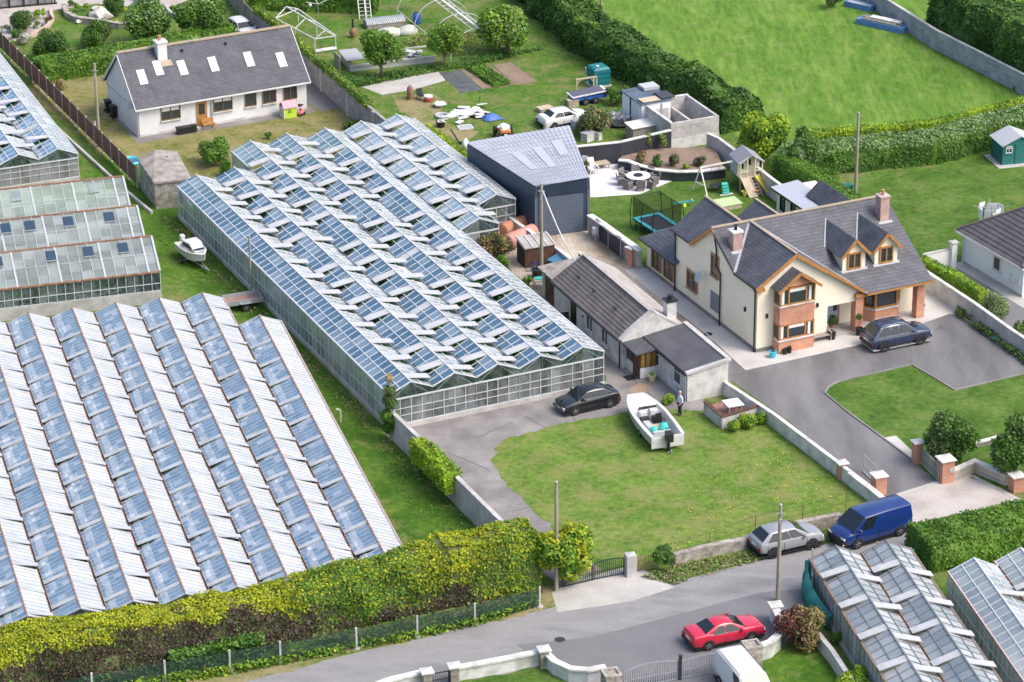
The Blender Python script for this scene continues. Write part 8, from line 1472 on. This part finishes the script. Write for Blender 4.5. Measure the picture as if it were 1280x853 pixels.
# ---------------------------------------------------------------- far edges
def edges():
    rg = random.Random(12)
    t = thing('timber_stack', 'blue trough stacked with long grey planks by the field wall', 'stack', P(1104,34), R(-38)); part(t, 'trough', X['blue2'], lambda m: m.box(-2.4,-.7,0,2.4,.7,.5)); part(t, 'planks', X['greywood'], lambda m: [m.obox((rg.uniform(-.2,.2),-.5+.2*i,.52+.04*(i % 3)), (rg.uniform(3.2,4.2),.17,.12), rg.uniform(-.03,.03)) for i in range(6)]); part(t, 'sheet', X['cope'], lambda m: m.obox((.2,.1,.72), (3.0,.7,.06), .02))
    t = thing('blue_trough', 'second blue trough at the very top edge by the field wall', 'trough', P(1075,10), R(-38)); part(t, 'sides', X['blue2'], lambda m: (m.box(-1.4,-.5,0,1.4,-.42,.5), m.box(-1.4,.42,0,1.4,.5,.5), m.box(-1.4,-.418,0,-1.32,.418,.5), m.box(1.32,-.418,0,1.4,.418,.5))); part(t, 'contents', X['lead'], lambda m: m.box(-1.3,-.41,.05,1.3,.41,.4))
    shrub('bush', 'grey-green bush at the top end of the field wall', 'bush', P(1045,10), 1.5, 1.4, [Y['olive'], Y['std']], .18, 40, 8, 120)
    t = thing('clothes_line', 'rotary line full of white washing behind the dark-roofed bungalow', 'washing line', P(1238,284)); part(t, 'post', X['galv'], lambda m: m.bar((0,0,0),(0,0,1.8),.06)); part(t, 'arms', X['galv'], lambda m: [m.bar((0,0,1.5),(1.4*math.cos(k*PI/2),1.4*math.sin(k*PI/2),1.75),.04) for k in range(4)])
    for k in range(9):
        a = k*.7; r_ = .6+.1*(k % 4)+.25*(k % 2); w = .5+.1*(k % 3); o = part(t, 'garment', X['cloth'] if k != 4 else X['navy'], lambda m: m.slab([(r_*math.cos(a)-w/2*math.sin(a),r_*math.sin(a)+w/2*math.cos(a),1.62),(r_*math.cos(a)+w/2*math.sin(a),r_*math.sin(a)-w/2*math.cos(a),1.62),(r_*math.cos(a)+w/2*math.sin(a)+.05,r_*math.sin(a)-w/2*math.cos(a),.75+.1*(k % 3)),(r_*math.cos(a)-w/2*math.sin(a)-.05,r_*math.sin(a)+w/2*math.cos(a),.7)], .02, 0, (.02,.02,0)))
    for i, (x, y, s, mt) in enumerate(((1031,243,'black wheelie bin in the hedge gap by the pale flat roof','blackp'), (1040,243.5,'black wheelie bin in the middle of the hedge gap','blackp'), (1059,247,'dark green wheelie bin beside the tall grey utility pole','oilteal'))):
        t = thing('wheelie_bin', s, 'bin', P(x, y), R(200), 'wheelie bins in the hedge gap'); part(t, 'body', X[mt], lambda m: m.add([(-.24,-.26,.08),(.24,-.26,.08),(.24,.26,.08),(-.24,.26,.08),(-.3,-.36,1.0),(.3,-.36,1.0),(.3,.36,1.0),(-.3,.36,1.0)], [(0,3,2,1),(4,5,6,7),(0,1,5,4),(1,2,6,5),(2,3,7,6),(3,0,4,7)])); part(t, 'lid', X[mt], lambda m: m.slab([(-.33,-.4,1.02),(.33,-.4,1.02),(.33,.4,1.1),(-.33,.4,1.1)], .06))
    # flower garden at the top left
    a = P(-6,12); t = thing('pergola', 'black-framed glazed veranda beyond the flower garden path', 'veranda', a, R(15)); part(t, 'posts', X['blackp'], lambda m: [m.bar((x,0,0),(x,0,2.5),.16) for x in (0,1.3,2.6,3.9,5.4)]); part(t, 'panes', mat('veranda_glass', (.12,.12,.13), (.30,.29,.29), scale=1.2, rough=.2), lambda m: [m.box(x+.1,.02,.15,x+1.2,.05,2.3) for x in (0,1.3,2.6,4.05)]); part(t, 'beam', X['blackp'], lambda m: (m.bar((-.2,0,2.5),(5.6,0,2.5),.2), m.bar((-.2,0,.1),(5.6,0,.1),.12))); part(t, 'roof', X['felt'], lambda m: m.slab([(-.3,-.3,2.62),(5.7,-.3,2.62),(5.7,3,2.9),(-.3,3,2.9)], .1))
    W('rockery_wall', 'curved low stone wall edging the rockery bed in the flower garden', [(80,12), (84,22), (96,28), (112,30), (150,36), (168,36)], .5, .4, X['oldw'], X['oldw'], cw=.03, ch=.05)
    W('bed_edging', 'curved pale block edging round the bed of mixed flowers', [(63,14), (66,26), (60,36), (42,46), (22,54)], .35, .3, mat('pink_stone', (.44,.34,.27), (.54,.44,.36), scale=2.5), None)
    t = thing('boulder', 'big pale boulder in the rockery', 'boulder', P(126,26)); part(t, 'rock', X['rock'], lambda m: m.blob((0,0,.45), (.95,.6,.6), 0, .3, 6), 40)
    for i, (x, y, s) in enumerate(((122,13,'white flat rock at the back of the rockery'), (98,29,'small white rock on the lawn edge'))): t = thing('rock', s, 'rock', P(x, y)); part(t, 'stone', X['rock'], lambda m: m.blob((0,0,.15), (.6-.3*i,.35,.22), 0, .3, 3+i), 40)
    for i, (x, y, r_, h, ms, s) in enumerate(((102,14,.9,.8,('bright','lime'),'fresh green cushion plant at the back of the rockery'), (90,20,.7,.6,('olive','silver'),'silvery cushion plant by the rockery wall'), (112,24,.8,.6,('std','silver'),'grey-green mound in the middle of the rockery'), (160,15,.5,.5,('gold','yellow'),'yellow-flowered clump beside the clipped ball bush'), (148,30,.45,.4,('yellow','lime'),'small yellow clump on the rockery wall'), (50,24,.9,1.0,('lime','bright'),'lime-coloured shrub in the block-edged flower bed'), (46,36,.9,.7,('olive','silver'),'pale mounded plant in the block-edged flower bed'), (60,30,.6,.8,('red','olive'),'reddish shrub at the edge of the block-edged flower bed'), (8,42,.9,.8,('white','std'),'white-flowered shrub beside the top of the brown fence'), (20,48,.7,.9,('std','dark'),'dark shrub beside the white-flowered shrub'), (31,56,.6,1.3,('white','olive'),'tall pale-flowered plant beyond the brown fence'), (90,8,.5,.6,('std','olive'),'small dark shrub at the path corner'), (215,14,.6,.6,('std','bright'),'low green plant beside the parked dark cars'))):
        shrub('plant', s, 'plant', P(x, y), h, r_, [Y[k] for k in ms], .13, 50, 6, 130+i)
    W('kerb_wall', 'low curved pale kerb by the parked dark cars', [(206,8), (212,18), (222,24)], .35, .25, X['conc2'], None)
edges()
# ---------------------------------------------------------------- camera, sky, sun
cd = bpy.data.cameras.new('camera'); co = bpy.data.objects.new('camera', cd); C.objects.link(co); cd.sensor_width = 36; cd.lens = 36*FPX/1280; cd.clip_end = 5000; cd.clip_start = 1
co.matrix_world = Matrix.Translation((0, CAMY, CAMZ)) @ Matrix.Rotation(PI/2-PITCH, 4, 'X') @ Matrix.Rotation(-ROLL, 4, 'Z')
SC.camera = co
w = bpy.data.worlds.new('World'); SC.world = w; w.use_nodes = True; t = w.node_tree; t.nodes.clear()
EL, AZ = R(52), R(112)   # sun height, bearing clockwise from +Y
sk = nd(t, 'ShaderNodeTexSky', sky_type='NISHITA'); sk.sun_disc = False; sk.sun_elevation = EL; sk.sun_rotation = AZ; sk.dust_density = 5.0; sk.air_density = 1.0; sk.ozone_density = 1.5
bg = nd(t, 'ShaderNodeBackground', Strength=.15); ou = t.nodes.new('ShaderNodeOutputWorld'); L(t, sk.outputs[0], bg.inputs[0]); L(t, bg.outputs[0], ou.inputs[0])
sd = bpy.data.lights.new('sun', 'SUN'); sd.energy = .85; sd.angle = R(30); sd.color = (1, .955, .89); so = bpy.data.objects.new('sun', sd); C.objects.link(so)
dv = Vector((math.sin(AZ)*math.cos(EL), math.cos(AZ)*math.cos(EL), math.sin(EL))); so.rotation_euler = dv.to_track_quat('Z', 'Y').to_euler(); so.location = (60, 20, 90)
v = SC.view_settings; v.view_transform = 'Standard'; v.look = 'None'; v.gamma = 1; v.exposure = EXPOSURE; v.use_curve_mapping = False
SC.cycles.max_bounces = 8; SC.cycles.transparent_max_bounces = 16; SC.cycles.diffuse_bounces = 3; SC.cycles.glossy_bounces = 3; SC.cycles.caustics_reflective = False; SC.cycles.caustics_refractive = False
SC.cycles.use_denoising = True
bpy.context.view_layer.update()
